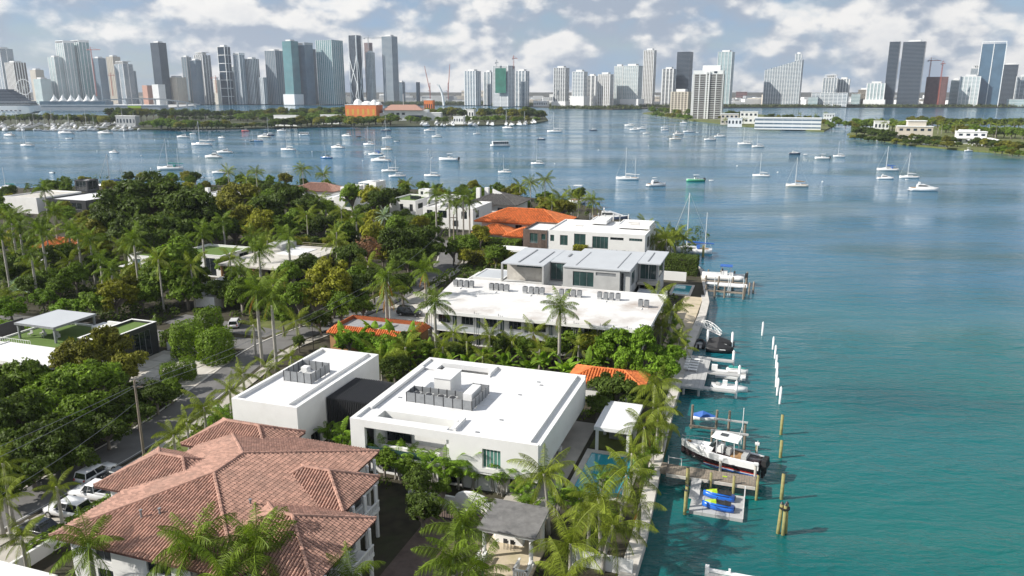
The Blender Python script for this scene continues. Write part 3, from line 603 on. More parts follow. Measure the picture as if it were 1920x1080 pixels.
for (a, b_, c, d) in ((-50,-48,203,204),(-36,-33,206,207.4),(-35,-32.5,203.6,204.6)): part(h, 'skylight', conc_l, (a,b_,c,d,8.3 if a < -45 else 9.35,8.45 if a < -45 else 9.45))
# ================================================================ orange-tiled house
h = TU('orange_roofed_house', 'white villa with bright orange tiled hip roofs', 'house', -69, 215); foot(-85,-53,196,227)
block(h, -80.5,-57, 211,224, 1.2,7.0, f=[(-66,-64,4.5,6.3),(-61,-59,4.5,6.3),(-70,-68,4.5,6.3)], r=[(214,216,4.4,6.2)], roof=False); hip(h, -82.3,-55.2, 209.4,225.4, 7.0, 10.2, orange, orangebase, .5, .6, trad=.2)
block(h, -79,-70, 203.5,211, 1.2,4.8, f=[(-77,-72,1.6,3.8)], roof=False, name='wing_wall'); hip(h, -80.3,-68.7, 202,211.4, 4.85, 6.9, orange, orangebase, .5, .6, trad=.2)
block(h, -69,-62, 202,211, 1.2,4.7, f=[(-67,-64,1.6,3.6)], roof=False, name='wing_wall'); hip(h, -70.2,-60.6, 200.4,211.2, 4.75, 6.6, orange, orangebase, .5, .6, trad=.2)
gw = TU('white_boundary_wall', 'low white sloping boundary wall left of the timber-panelled house', 'wall', -68, 184); part(gw, 'wall', white, (-72.5,-62.5,186,186.3,1.2,3.6)); part(gw, 'roof_slab', white, (-69.5,-60,186.35,191.5,3.5,4.0)); foot(-73,-59,185,192)
# ================================================================ houses along the far shore
h = TU('grey_roofed_house', 'cream house with grey-brown hip roof and two white chimneys', 'house', -90, 254); foot(-100,-80,244,264)
block(h, -98,-82, 246,261, 1.2,6.8, f=[(-95,-93,3.5,5.6),(-88,-86,3.5,5.6)], roof=False); hip(h, -99.4,-80.8, 244.6,262.4, 6.8, 10.0, slate, slate, .6, .7, trad=.16)
for a, b_ in ((-96.4,250),(-94,252)): part(h, 'chimney', white, (a-.7,a+.7,b_-.7,b_+.7,7.5,11.6))
m = MB(); m.add([(-92,252,9.0),(-87,252,9.0),(-92,252.6,11.2),(-92,252.6,9.0),(-87,252.6,9.0),(-92,252,11.2)], [(0,1,5),(3,2,4),(0,5,2,3),(5,1,4,2)]); m.build('gable_wall', white, h)
h = TU('white_garden_roof_house', 'white cubic house with planted roof terrace and garage door', 'house', -118, 243); foot(-125,-112,233,254)
block(h, -123.4,-113.6, 235,251, 1.2,8.3, f=[(-119.4,-118.2,4.8,7.0),(-115.8,-114.6,4.6,7.0),(-122.6,-116.4,2.6,3.6)], r=[(237,241,5.2,7.0,glassd,2),(245,247,5,7)], rm=turf); part(h, 'garage_door', paintw, (-122.6,-116.4,234.9,234.96,1.2,2.5))
block(h, -117.8,-113.8, 246.5,250.6, 8.0,10.6, f=[(-117,-116,8.8,10)], name='rooftop_room'); part(h, 'glass_rail', glassd, (-117.9,-113.8,240,240.1,8.0,9.2))
h = TU('white_pergola_house', 'white house with thin rooftop pergola behind royal palms', 'house', -97, 233); foot(-108,-87,224,245)
block(h, -106.4,-89.0, 225.5,243, 1.2,8.0, f=[(-105,-103,4.6,7),(-101,-98,4.6,7),(-96,-94,2,4),(-93,-91,4.6,7)], r=[(228,231,4.6,7)]); part(h, 'pergola', white, (-106,-97,228,242,9.9,10.05)); 
for a in (-105.8,-101.5,-97.2): 
    for b_ in (228.2,241.8): part(h, 'pergola_post', white, (a-.12,a+.12,b_-.12,b_+.12,7.6,9.9))
h = TU('white_terrace_house', 'white modern house with rooftop frame and large green window', 'house', -145, 250); foot(-156,-136,232,268)
block(h, -153,-146.2, 239,262, 1.2,7.4, f=[(-151.8,-147.4,3.4,6.4,glassd,0)]); block(h, -146.1,-138.2, 236.5,262, 1.2,8.0, f=[(-141.6,-138.8,4.6,7.4,glass,3),(-141.6,-138.8,1.4,3.6,glassd,1)], name='front_wall'); block(h, -152.5,-147,252,261.5,7.0,9.6,name='rooftop_room')
block(h, -141.5,-138.6, 254,261.5, 7.6,11.6, name='stair_tower'); part(h, 'frame_roof', white, (-146,-141.5,254,261.6,11.0,11.25))
for a in (-145.8,-143.8): part(h, 'frame_post', white, (a-.12,a+.12,254.1,254.34,7.6,11.0))
def small_hip(name, label, px, py, w, d, ze, zr, mat, base):
    u, v = U(px, py, ze); h = TU(name, label, 'house', u, v); foot(u-w/2-1,u+w/2+1,v-1,v+d+1)
    block(h, u-w/2+.8,u+w/2-.8,v+.8,v+d-.8,1.2,ze-.02,roof=False,f=[(u-1,u+1,3,5)]); hip(h, u-w/2,u+w/2,v,v+d,ze,zr,mat,base,.6,.7,trad=.16)
small_hip('brown_roofed_house', 'house with reddish brown hip roof near the far shore palms', 583, 358, 20, 12, 6.5, 9, terra, terrabase)
small_hip('red_roofed_house', 'small red-tiled house glimpsed among the palms at far left', 90, 466, 11, 9, 5.5, 7.5, orange, orangebase)
h = TU('glass_box_house', 'low white flat house with dark glass box on its roof at far left', 'house', -250, 220); foot(-268,-228,204,242)
block(h, -266,-250, 206.5,226, 1.2,7.0, rm=conc_l); block(h, -249.8,-231, 210,236, 1.2,6.4, dark, f=[(-248,-233,3,5.4,glassd,5)], rm=roofw); block(h, -255.5,-249.5, 228.5,234, 6.5,11, dark, f=[(-255,-250,7.2,10.6,glassd,2)], r=[(229,233.5,7.2,10.6,glassd,1)], t=.2, name='glass_box'); block(h, -230.5,-226,214,232,1.2,5.6,rm=metalroof,name='annex_wall')
h = TU('white_rooftop_plant_house', 'low white house with rooftop machinery behind the dark ficus', 'house', *U(405,366,6)); u, v = U(405,366,6); foot(u-9,u+9,v-1,v+12)
block(h, u-8,u+8, v,v+11, 1.2,6.0); block(h, u-7.4,u-6, v+3,v+4.4, 5.6,8.2, name='chimney')
for k in range(5): part(h, 'roof_unit', lgrey, (u-4+k*2,u-2.9+k*2,v+5,v+6.5,5.6,6.9))
h = TU('green_roofed_house', 'white flat house with bright artificial turf roof amid trees', 'house', -133, 149); foot(-146,-120,139,159)
block(h, -134.4,-121.4, 146,157.4, 1.2,6.5, f=[(-133.6,-130.6,1.5,5.8,glassd,1),(-126.6,-123.2,1.5,5.8,glassd,1)], r=[(148,151,3.6,5.8),(152.5,156,3.6,5.8)], rm=turf, cap=white); block(h, -145.4,-134.5, 142,154, 1.2,6.0, f=[(-143.8,-141.6,1.6,5.2,glass,1),(-139.5,-136,1.6,5.2,glass,1)], rm=turf, name='wing_wall', cap=white)
part(h, 'canopy', white, (-145.6,-136,139,142,3.6,3.85)); m = MB(); m.box(-121,-114.5,146,152,4.2,4.4); m.build('timber_pergola', wood, h)
for a in (-120.6,-114.9): part(h, 'pergola_post', paintw, (a-.12,a+.12,146.2,146.44,1.2,4.2))
h = TU('bare_concrete_house', 'unfinished house with bare concrete roof slab and thin railings', 'house', -106, 149); foot(-117,-96,134,163)
part(h, 'roof_slab', conc_l, (-115,-97.6,137,161,6.6,7.0)); part(h, 'roof_wall', concrete, (-114.8,-110.5,154.5,160.6,7.0,8.3)); part(h, 'skylight', roofw, (-109,-103,150,158,7.0,7.12)); part(h, 'roof_rail', wood, (-109,-97.8,160.7,160.8,7.8,7.9), (-109,-97.8,160.7,160.8,7.35,7.42))
for k in range(9): part(h, 'rail_post', paintw, (-97.75,-97.68,138+k*2.6,138.07+k*2.6,7.0,7.9))
part(h, 'rail', paintw, (-97.76,-97.67,138,159,7.9,7.96)); block(h, -113.5,-100, 141,158, 1.2,6.6, conc_l, f=[(-111,-107,1.3,5.5,glassd,0),(-105,-102,1.3,5.5,glassd,0)], r=[(144,150,1.3,5.5,glassd,1)], roof=False)
for a, b_ in ((-114.5,137.5),(-98.2,137.5),(-106,137.5),(-98.2,149)): m = MB(); m.cyl(a, b_, 1.2, 6.6, .28, 8); m.build('column', ochre, h)
h = TU('concrete_carport', 'grey concrete carport frame by the white trailer', 'carport', -112, 131); foot(-118,-100,122,135.5)
part(h, 'roof', concrete, (-112,-99,127,134.5,4.5,4.9)); part(h, 'wall', concrete, (-112,-111.6,127.2,134.4,1.2,4.5)); part(h, 'wall', concrete, (-99.4,-99,127.2,134.4,1.2,4.5)); part(h, 'back_wall', dark, (-111.5,-99.5,134,134.3,1.2,4.4))
h = TU('ochre_house', 'ochre stucco house with orange tiled parapets and arched windows', 'house', -62, 112); foot(-70,-53,106.5,117)
block(h, -69,-54.4, 108,116, 1.2,4.7, ochre, f=[(-63.5,-62,1.8,3.8,glassd,1),(-58,-56,1.8,3.8,glassd,1)], roof=False); part(h, 'roof_deck', M('grey_roof_felt', (.30,.30,.31), .85, .2), (-68.5,-54.9,109.2,115.2,4.6,4.85))
for k in range(2):
    a = -67.9+k*1.35; m = MB(); pp = [(a,1.9),(a+1,1.9),(a+1,3.3)]+[(a+.5+.5*math.cos(math.pi*i/8), 3.3+.5*math.sin(math.pi*i/8)) for i in range(1,8)]+[(a,3.3)]
    n = len(pp); m.add([(p[0],107.93,p[1]) for p in pp]+[(p[0],108.02,p[1]) for p in pp], [tuple(range(n)), tuple(reversed(range(n,2*n)))]+[(i,n+i,n+(i+1)%n,(i+1)%n) for i in range(n)]); m.build('arched_window', glassd, h)
m = MB(); q = MB()
for e0, e1, r1, r0 in (((-69.4,107.5,4.5),(-54,107.5,4.5),(-54.9,109.2,5.5),(-68.5,109.2,5.5)), ((-54,107.5,4.5),(-54,116.4,4.5),(-54.9,115.2,5.5),(-54.9,109.2,5.5)), ((-54,116.4,4.5),(-69.4,116.4,4.5),(-68.5,115.2,5.5),(-54.9,115.2,5.5)), ((-69.4,116.4,4.5),(-69.4,107.5,4.5),(-68.5,109.2,5.5),(-68.5,115.2,5.5))):
    tiles_on(m, e0, e1, r1, r0, .4, .5, .16); lo = [(p[0],p[1],4.4) for p in (e0, e1, r1, r0)]; q.add([e0,e1,r1,r0]+lo, [(0,1,2,3),(7,6,5,4),(0,4,5,1),(2,6,7,3)])
ro = q.build('tiled_parapet', orangebase, h); m.build('tiles', orange, ro, kind='stuff')
h = TU('orange_roofed_annex', 'low annex with orange tiled roof behind the dark shrubs', 'house', -20, 104); foot(-26,-14.5,101,108)
block(h, -25,-15.4, 101.8,106.9, 1.2,3.7, roof=False); hip(h, -25.8,-14.6, 101.0,107.6, 3.7, 4.9, orange, orangebase, .42, .5, trad=.16)
# modern house with pergola, left
h = TU('pergola_house', 'modern dark and white house with rooftop pergola and turf terrace at left', 'house', -107, 91); foot(-125,-95.5,77,98.5)
block(h, -118.5,-101.2, 85.8,98, 1.2,4.7, rm=turf, f=[(-116,-112,1.4,3.8),(-109,-103,1.4,3.8)], par=.3); block(h, -101.15,-96, 87,98, 1.2,6.6, dark, rm=turf, r=[(88.5,91,1.4,5.8,glassd,1),(93,96.5,1.4,5.8,glassd,2)], par=.35, cap=white, name='dark_wall')
part(h, 'pergola_roof', metalroof, (-116.2,-107.8,88.6,97,7.0,7.18)); part(h, 'pergola_fascia', grey, (-116.25,-107.75,88.5,88.6,6.85,7.2), (-107.8,-107.7,88.6,97,6.85,7.2), (-116.3,-116.2,88.6,97,6.85,7.2))
for a in (-115.9,-108.1):
    for b_ in (88.9,96.7): part(h, 'pergola_post', grey, (a-.15,a+.15,b_-.15,b_+.15,4.4,7.0))
part(h, 'canopy', white, (-114,-98.4,78.5,85.6,4.7,5.05)); part(h, 'canopy_edge', white, (-114,-98.4,78.3,78.5,4.6,5.2),(-114.2,-114,78.3,85.6,4.6,5.2))
for a in (-113.6,-103.4,-98.8): part(h, 'canopy_post', white, (a-.18,a+.18,78.7,79.06,1.2,4.7))
part(h, 'stair_wall', white, (-104.8,-101.8,96.3,96.7,4.4,6.3), (-107,-104.8,95,97.6,4.4,5.6)); part(h, 'dark_wall', dark, (-124,-118.6,86,86.3,1.2,5.2), (-124,-123.7,86.3,96,1.2,5.2))
m = MB(); m.box(-118,-110.5,86.3,86.34,5.3,5.36)
for k in range(16): m.box(-118+k*.5,-117.95+k*.5,86.3,86.34,4.4,5.3)
m.build('terrace_rail', paintw, h); part(h, 'white_panel', white, (-96.0,-95.75,86.2,89.5,1.2,4.4)); part(h, 'drive_wall', white, (-95.6,-89,99.3,99.6,1.2,2.6))
for i in range(5):
    t = TU('terrace_chair', 'pale chair on the turf terrace under the pergola, %s from the left' % nth(i), 'chair', -115.5+i*1.5, 90.5+i % 2, 4.42, 'terrace chairs'); u, v = -115.5+i*1.5, 90.5+i % 2
    part(t, 'seat', lgrey, (u-.3,u+.3,v-.3,v+.3,4.75,4.85)); part(t, 'backrest', lgrey, (u-.3,u+.3,v+.25,v+.3,4.85,5.35)); part(t, 'leg', lgrey, (u-.28,u-.22,v-.28,v-.22,4.42,4.75), (u+.22,u+.28,v-.28,v-.22,4.42,4.75))
# ================================================================ boats
def hull(L, B, fb, sheer=.35, draft=.35, stern=.8, n=9, z_top=None):
    """closed hull loft: bow at +x; returns (MB, gunwale outline)"""
    secs = []; rim = []
    for i in range(n):
        t = i/(n-1); x = -L/2+L*t
        b = B/2*(stern+(1-stern)*math.sin(min(t/.45, 1)*math.pi/2)) if t < .45 else B/2*(1-((t-.45)/.55)**2.2)
        b = max(b, .03); g = fb*(1+sheer*max(0, t-.3)**1.5); k = -draft*(1-max(0, (t-.72)/.28)**1.5*1.25); xo = x-L*.06*max(0, t-.75)*0
        secs.append([(x, b, g), (x, b*.9, .12*fb), (x-.1*t, b*.42, k*.7), (x-.1*t, 0, k), (x-.1*t, -b*.42, k*.7), (x, -b*.9, .12*fb), (x, -b, g)])
        rim.append((x, b, g))
    m = MB(); m.loft(secs); return m, rim
def deck_on(rim, inset, dz):
    m = MB(); n = len(rim)
    L_ = [(x, max(b-inset, .01), g+dz) for x, b, g in rim]; v = L_+[(x, -b, z) for x, b, z in L_]
    m.add(v, [(i, n+i, n+i+1, i+1) for i in range(n-1)]); return m
PROTO_X = -3000
def proto(name): o = link(name, None); return o
def make_sail(name, hm, cover, ketch=False, dodger=None, boot=None):
    r = proto(name); m, rim = hull(10, 3.1, 1.05, .45, .3, .72); m.build('hull', hm, r, True)
    m = deck_on(rim, .06, .03); dk = m.build('deck', plastic, r)
    m = MB(); m.loft([[(-1.6,.95,1.05),(-1.6,.75,1.55),(-1.6,-.75,1.55),(-1.6,-.95,1.05)],[(1.2,.8,1.1),(1.0,.6,1.55),(1.0,-.6,1.55),(1.2,-.8,1.1)],[(2.9,.35,1.15),(2.6,.2,1.35),(2.6,-.2,1.35),(2.9,-.35,1.15)]]); c = m.build('cabin', plastic, r)
    m = MB(); m.box(-1.3,.9,.80,.90,1.22,1.40); m.box(-1.3,.9,-.90,-.80,1.22,1.40); m.build('cabin_window', glassd, c)
    part(r, 'cockpit', tan, (-4.2,-1.8,-.7,.7,1.06,1.12))
    m = MB(); m.cyl(.8,0,1.2,14,.11,8,.08); m.bar((.8,-.7,7.4),(.8,.7,7.4),.08); m.build('mast', paintw, r)
    m = MB(); m.tube([(.7,0,2.3),(-3.6,0,2.2)], .09, 6); bo = m.build('boom', paintw, r)
    m = MB(); m.tube([(.6,0,2.6),(-1.5,0,2.5),(-3.5,0,2.38)], [.26,.24,.13], 8); m.build('sail_cover', cover, bo)
    m = MB(); m.tube([(4.9,0,1.5),(.85,0,13.6)], .05, 4); m.tube([(-4.9,0,1.2),(.75,0,13.9)], .03, 4); m.tube([(.8,1.4,1.2),(.8,.7,7.4),(.8,0,13.4)], .02, 4); m.tube([(.8,-1.4,1.2),(.8,-.7,7.4),(.8,0,13.4)], .02, 4); m.build('rigging', lgrey, r)
    if ketch:
        m = MB(); m.cyl(-3.4,0,1.1,9.6,.09,8,.06); m.build('mizzen_mast', paintw, r); m = MB(); m.tube([(-3.5,0,2.4),(-5.4,0,2.35)], .16, 6); m.build('mizzen_cover', cover, r)
    if dodger: m = MB(); m.loft([[(-2.2,.9,1.2),(-2.2,.7,2.0),(-2.2,-.7,2.0),(-2.2,-.9,1.2)],[(-1.5,.9,1.2),(-1.4,.7,1.9),(-1.4,-.7,1.9),(-1.5,-.9,1.2)]]); m.build('dodger', dodger, r)
    m = MB()
    for s in (1,-1): m.tube([(x, s*(b-.05), g+.55) for x, b, g in rim], .02, 3, False)
    m.build('guard_rail', chrome, r)
    return r
def make_cruiser(name, hm, fly=False, canvas=None):
    r = proto(name); m, rim = hull(10, 3.3, 1.15, .5, .3, .88); m.build('hull', hm, r, True); m = deck_on(rim, .05, .02); m.build('deck', plastic, r)
    m = MB(); m.loft([[(-2.6,1.25,1.1),(-2.4,1.1,2.5),(-2.4,-1.1,2.5),(-2.6,-1.25,1.1)],[(.6,1.2,1.2),(-.1,1.0,2.55),(-.1,-1.0,2.55),(.6,-1.2,1.2)],[(3.6,.5,1.4),(3.1,.35,1.65),(3.1,-.35,1.65),(3.6,-.5,1.4)]]); c = m.build('cabin', plastic, r)
    m = MB(); m.loft([[(-2.3,1.22,1.75),(-2.2,1.16,2.25),(-2.2,-1.16,2.25),(-2.3,-1.22,1.75)],[(.35,1.17,1.75),(.1,1.08,2.25),(.1,-1.08,2.25),(.35,-1.17,1.75)],[(1.2,.9,1.95),(.8,.8,2.2),(.8,-.8,2.2),(1.2,-.9,1.95)]]); m.build('cabin_window', glassd, c)
    if fly:
        part(r, 'flybridge', plastic, (-2.2,.1,-1.05,1.05,2.55,3.1)); m = MB(); m.box(-2.1,-.4,-1,1,4.2,4.28); m.build('bimini', canvas or plastic, r)
        for a in (-2.0,-.5):
            for s in (-.9,.9): part(r, 'bimini_post', chrome, (a-.03,a+.03,s-.03,s+.03,3.1,4.2))
    else:
        part(r, 'radar_arch', plastic, (-2.0,-1.6,-1.15,-1.05,2.5,3.2), (-2.0,-1.6,1.05,1.15,2.5,3.2), (-2.0,-1.6,-1.15,1.15,3.2,3.3))
    part(r, 'cockpit', tan, (-4.6,-2.8,-1.1,1.1,1.18,1.24)); part(r, 'swim_platform', plastic, (-5.5,-5.0,-1.2,1.2,.3,.4))
    m = MB()
    for s in (1,-1): m.tube([(x, s*(b-.08), g+.6) for x, b, g in rim[4:]], .025, 3, False)
    m.build('bow_rail', chrome, r); return r
def make_console(name, hm, top, cov=None):
    r = proto(name); m, rim = hull(8, 2.6, .95, .5, .25, .92); m.build('hull', hm, r, True); m = deck_on(rim, .3, -.25); m.build('deck', plastic, r)
    m = MB(); n = len(rim); 
    for s in (1,-1): m.tube([(x, s*(b-.1), g) for x, b, g in rim], .1, 5)
    m.build('gunwale', plastic, r); part(r, 'console', plastic, (-.8,.3,-.5,.5,.75,1.8)); part(r, 'windscreen', glassd, (.0,.25,-.45,.45,1.8,2.25)); part(r, 'seat', plastic, (-1.9,-1.2,-.6,.6,.75,1.5))
    part(r, 't_top', top, (-1.7,.6,-.95,.95,2.75,2.87))
    for a in (-1.4,.3):
        for s in (-.7,.7): part(r, 't_top_post', chrome, (a-.03,a+.03,s-.03,s+.03,.75,2.75))
    for s in (-.4,.4): m = MB(); m.taper(-4.7,-4.05,s-.25,s+.25,.5,1.5,.08,.06); m.box(-4.5,-4.25,s-.1,s+.1,-.4,.5); m.build('outboard', rubber, r)
    return r
def make_ferry(name):
    r = proto(name); m, rim = hull(10, 3.2, .8, .1, .25, .95); m.build('hull', plastic, r, True); m = deck_on(rim, .05, .02); m.build('deck', plastic, r)
    part(r, 'cabin', plastic, (-4.4,3.6,-1.3,1.3,.82,1.15)); part(r, 'roof', paintw, (-4.6,3.9,-1.45,1.45,2.3,2.45)); part(r, 'core', glassd, (-4.2,3.4,-1.1,1.1,1.15,2.3))
    for k in range(9): part(r, 'pillar', plastic, (-4.4+k*1.0,-4.2+k*1.0,-1.3,1.3,1.15,2.3))
    return r
def make_cat(name):
    r = proto(name)
    for s in (-2.2,2.2): m, rim = hull(10, 1.5, 1.2, .2, .3, .8); m.v = [(x, y+s, z) for x, y, z in m.v]; m.build('hull', plastic, r, True)
    part(r, 'bridge_deck', plastic, (-4,1.5,-2.1,2.1,.75,1.15)); m = MB(); m.taper(-2.2,1.4,-1.9,1.9,1.15,2.2,.5,.3); m.build('cabin', plastic, r); part(r, 'cabin_window', glassd, (-1.6,1.0,-1.85,1.85,1.5,1.75))
    m = MB(); m.cyl(.2,0,2.0,13.5,.12,8,.09); m.build('mast', paintw, r); m = MB(); m.tube([(.1,0,3.0),(-3.8,0,2.9)], .24, 6); m.build('sail_cover', tealc, r); part(r, 'bimini', tealc, (-4,-2.3,-1.6,1.6,2.6,2.7)); return r
def make_dinghy(name, mat):
    r = proto(name); m = MB(); m.tube([(-1.5,.65,.25),(.9,.65,.3),(1.5,.3,.38),(1.6,0,.4),(1.5,-.3,.38),(.9,-.65,.3),(-1.5,-.65,.25)], .22, 7); m.build('tube', mat, r, True); part(r, 'floor', lgrey, (-1.4,1.2,-.5,.5,.12,.18)); part(r, 'thwart', grey, (-.3,-.05,-.5,.5,.28,.34)); m = MB(); m.taper(-1.85,-1.5,-.15,.15,.2,.75,.05,.03); m.build('outboard', rubber, r); return r
def make_jetski(name, a, b):
    r = proto(name); m, rim = hull(3.4, 1.2, .5, .45, .12, .8); m.build('hull', a, r, True)
    m = MB(); m.loft([[(-1.6,.5,.46),(-1.6,.35,.6),(-1.6,-.35,.6),(-1.6,-.5,.46)],[(-.4,.56,.5),(-.4,.4,.66),(-.4,-.4,.66),(-.4,-.56,.5)],[(.6,.5,.55),(.6,.35,.72),(.6,-.35,.72),(.6,-.5,.55)],[(1.6,.06,.68),(1.6,.03,.7),(1.6,-.03,.7),(1.6,-.06,.68)]]); m.build('deck', a, r, True)
    m = MB(); m.loft([[(-1.35,.24,.6),(-1.35,.16,.82),(-1.35,-.16,.82),(-1.35,-.24,.6)],[(-.75,.26,.62),(-.7,.17,.92),(-.7,-.17,.92),(-.75,-.26,.62)],[(-.6,.26,.62),(-.55,.17,.80),(-.55,-.17,.80),(-.6,-.26,.62)],[(.15,.26,.64),(.15,.17,.86),(.15,-.17,.86),(.15,-.26,.64)]]); m.v = [(x, y*1.25, z+.12) for x, y, z in m.v]; m.build('seat', rubber if b is lime else b, r)
    m = MB(); m.loft([[(.12,.30,.66),(.2,.2,1.0),(.2,-.2,1.0),(.12,-.30,.66)],[(.75,.34,.64),(.7,.2,.9),(.7,-.2,.9),(.75,-.34,.64)],[(1.45,.10,.68),(1.4,.05,.74),(1.4,-.05,.74),(1.45,-.10,.68)]]); m.build('hood', b, r)
    m = MB(); m.tube([(.1,.45,1.1),(.2,.15,1.05),(.2,-.15,1.05),(.1,-.45,1.1)], .04, 5); m.build('handlebar', rubber, r); part(r, 'boarding_platform', rubber, (-1.78,-1.5,-.42,.42,.3,.42))
    for s in (-1,1): part(r, 'foot_well', rubber, (-1.1,.3,s*.42-.1,s*.42+.1,.56,.6))
    return r
navy = M('navy_gelcoat', (.03,.05,.10), .3, .1, 1.); greenh = M('green_gelcoat', (.10,.42,.22), .3, .1, 1.); creamh = M('cream_gelcoat', (.72,.68,.60), .35, .05, 1.); blueh = M('blue_gelcoat', (.05,.16,.40), .3, .1)
PB = dict(s0=make_sail('sailing_boat', plastic, plastic), s1=make_sail('sailing_boat', plastic, bluec, dodger=bluec), s2=make_sail('sailing_boat', creamh, tan), s3=make_sail('sailing_boat', navy, plastic), s4=make_sail('sailing_boat', blueh, black),
  k0=make_sail('ketch', plastic, plastic, True), k1=make_sail('ketch', plastic, bluec, True, bluec), k2=make_sail('ketch', plastic, tealc, True, tealc),
  m0=make_cruiser('motor_boat', plastic), m1=make_cruiser('motor_boat', plastic, True), m2=make_cruiser('motor_boat', navy), m3=make_cruiser('motor_boat', creamh, True, bluec), c0=make_console('open_boat', plastic, plastic), c1=make_console('open_boat', greenh, plastic), c2=make_console('open_boat', plastic, bluec), c3=make_console('open_boat', redp, plastic),
  f0=make_ferry('ferry_boat'), cat=make_cat('catamaran'), d0=make_dinghy('dinghy', plastic), d1=make_dinghy('dinghy', black))
DESC = dict(s0='white sloop with white sail cover', s1='white sloop with blue sail cover', s2='cream sloop with tan sail cover', s3='dark-hulled sloop', s4='blue-hulled sloop', k0='white two-masted ketch', k1='white two-masted ketch with blue covers', k2='white two-masted ketch with teal covers',
  m0='white motor cruiser', m1='white flybridge motor cruiser', m2='dark-hulled motor cruiser', m3='cream flybridge trawler', c0='white open motorboat', c1='green open motorboat', c2='white motorboat with blue top', c3='small red motorboat', f0='long white passenger boat with many windows', cat='white catamaran with teal covers', d0='white dinghy', d1='dark dinghy')
CATS = dict(s='sailboat', k='sailboat', m='motorboat', c='motorboat', f='ferry', d='dinghy')
LEN = dict(c=8., d=3.3)
BO = [(17,255,22,'m0',0),(51,274,25,'s0',241),(124,251,28,'m1',0),(129,261,12,'c0',0),(197,251,26,'m0',0),(213,287,18,'m1',0),(319,318,46,'k2',260),(343,258,22,'m0',0),(362,252,12,'c0',0),(378,273,38,'s0',227),(394,265,18,'s0',247),(415,259,14,'m0',0),(400,296,31,'m1',0),(421,287,28,'m0',0),(460,246,14,'c3',0),(475,265,14,'s3',243),
 (212,351,52,'k1',289),(12,356,38,'cat',312),(97,325,12,'c0',0),(410,325,24,'m0',0),(378,334,10,'d0',0),(495,258,25,'m3',0),(505,254,19,'s3',220),(485,265,16,'s4',246),(528,246,16,'m0',0),(570,253,20,'f0',0),(650,256,20,'m0',0),(672,257,9,'d1',0),(540,282,30,'s0',242),(633,278,26,'m1',0),(612,297,23,'s4',272),
 (692,272,23,'s0',236),(726,260,19,'s0',216),(724,246,19,'s3',226),(705,291,29,'s1',247),(725,281,22,'s2',255),(714,303,37,'m0',0),(731,322,31,'k0',281),(745,332,32,'s0',300),(810,331,30,'s0',281),(805,246,20,'m0',0),(819,257,19,'s0',230),(894,252,14,'s0',236),(937,274,37,'f0',0),(841,301,36,'c0',0),(946,324,25,'s0',290),(952,241,20,'m0',0),(744,266,10,'d0',0),
 (1040,248,28,'k0',210),(1112,245,15,'s3',232),(1015,262,15,'m2',0),(1008,308,25,'s0',265),(1180,236,18,'s0',210),(1190,244,19,'s0',216),(1203,242,17,'s0',218),(1212,251,13,'s0',231),(1246,240,14,'s0',220),(1247,245,14,'m0',0),(1266,262,22,'s2',232),(1272,253,20,'m1',0),(1282,231,13,'m1',0),(1291,248,21,'s0',225),(1307,249,6,'d0',0),(1331,263,23,'s0',234),(1350,257,21,'m0',0),(1396,271,25,'k0',239),(1421,276,23,'s0',249),
 (1176,337,42,'k0',276),(1231,349,38,'m1',0),(1303,340,34,'c1',0),(1333,339,9,'d0',0),(1427,331,31,'s0',286),(1494,350,40,'s2',295),(1490,289,20,'m2',0),(1541,298,26,'c0',0),(1573,294,21,'s0',266),(1664,320,38,'s1',274),(1660,336,29,'m0',0),(1704,334,35,'s0',286),(1732,358,50,'m0',0),(1700,337,7,'d0',0),(1510,290,8,'d0',0)]
cnt = {}; used = set()
for i, (px, py, lp, k, mt) in enumerate(sorted(BO)):
    p = G(px, py, 0); s = lp*depth_scale(py)/LEN.get(k[0] if k != 'cat' else 'x', 10.); src = PB[k]
    c = clone(src); c.location = p; c.scale = (s, s, s)
    c.rotation_euler = (0, 0, (math.pi if px < 1000 or k[0] in 'skc' else 0)+R.uniform(-.28,.28))
    if mt:
        ztop = zat(mt, p.y); kk = (ztop/s)/14.0
        for ch in KIDS[c.name]:
            if ch.name.split('.')[0] in ('mast','rigging','mizzen_mast'): ch.scale = (1, 1, max(.6, min(kk, 1.7)))
    cnt[k] = cnt.get(k, 0)+1; tot = sum(1 for b in BO if b[3] == k)
    tag(c, DESC[k]+' moored on the bay'+('' if tot == 1 else ', %s such from left' % nth(cnt[k]-1)), CATS.get(k[0] if k != 'cat' else 's'), 'boats moored on the bay')
for o in PB.values():
    o['drop'] = 1
# mooring buoys
for i, (px, py) in enumerate(sorted([(86,264),(112,273),(139,273),(104,278),(182,284),(240,274),(290,263),(315,265),(265,293),(283,317),(345,273),(373,295),(460,264),(585,285),(680,302),(685,291),(802,281),(810,297),(797,257),(876,251),(1040,308),(1122,282),(1171,254),(1216,274),(1262,258),(1382,312),(1458,324),(1542,342),(1068,240),(925,288),(934,288)])):
    b = T('mooring_buoy', 'small white mooring buoy on the bay, %s from the left' % nth(i), 'buoy', G(px, py, 0), 0, 'mooring buoys')
    m = MB(); m.tube([(0,0,-.2),(0,0,.1),(0,0,.45),(0,0,.7)], [.25,.45,.4,.15], 8); m.build('float', paintw, b, True); m = MB(); m.cyl(0,0,.7,1.1,.05,5); m.build('pick_up_ring', chrome, b)

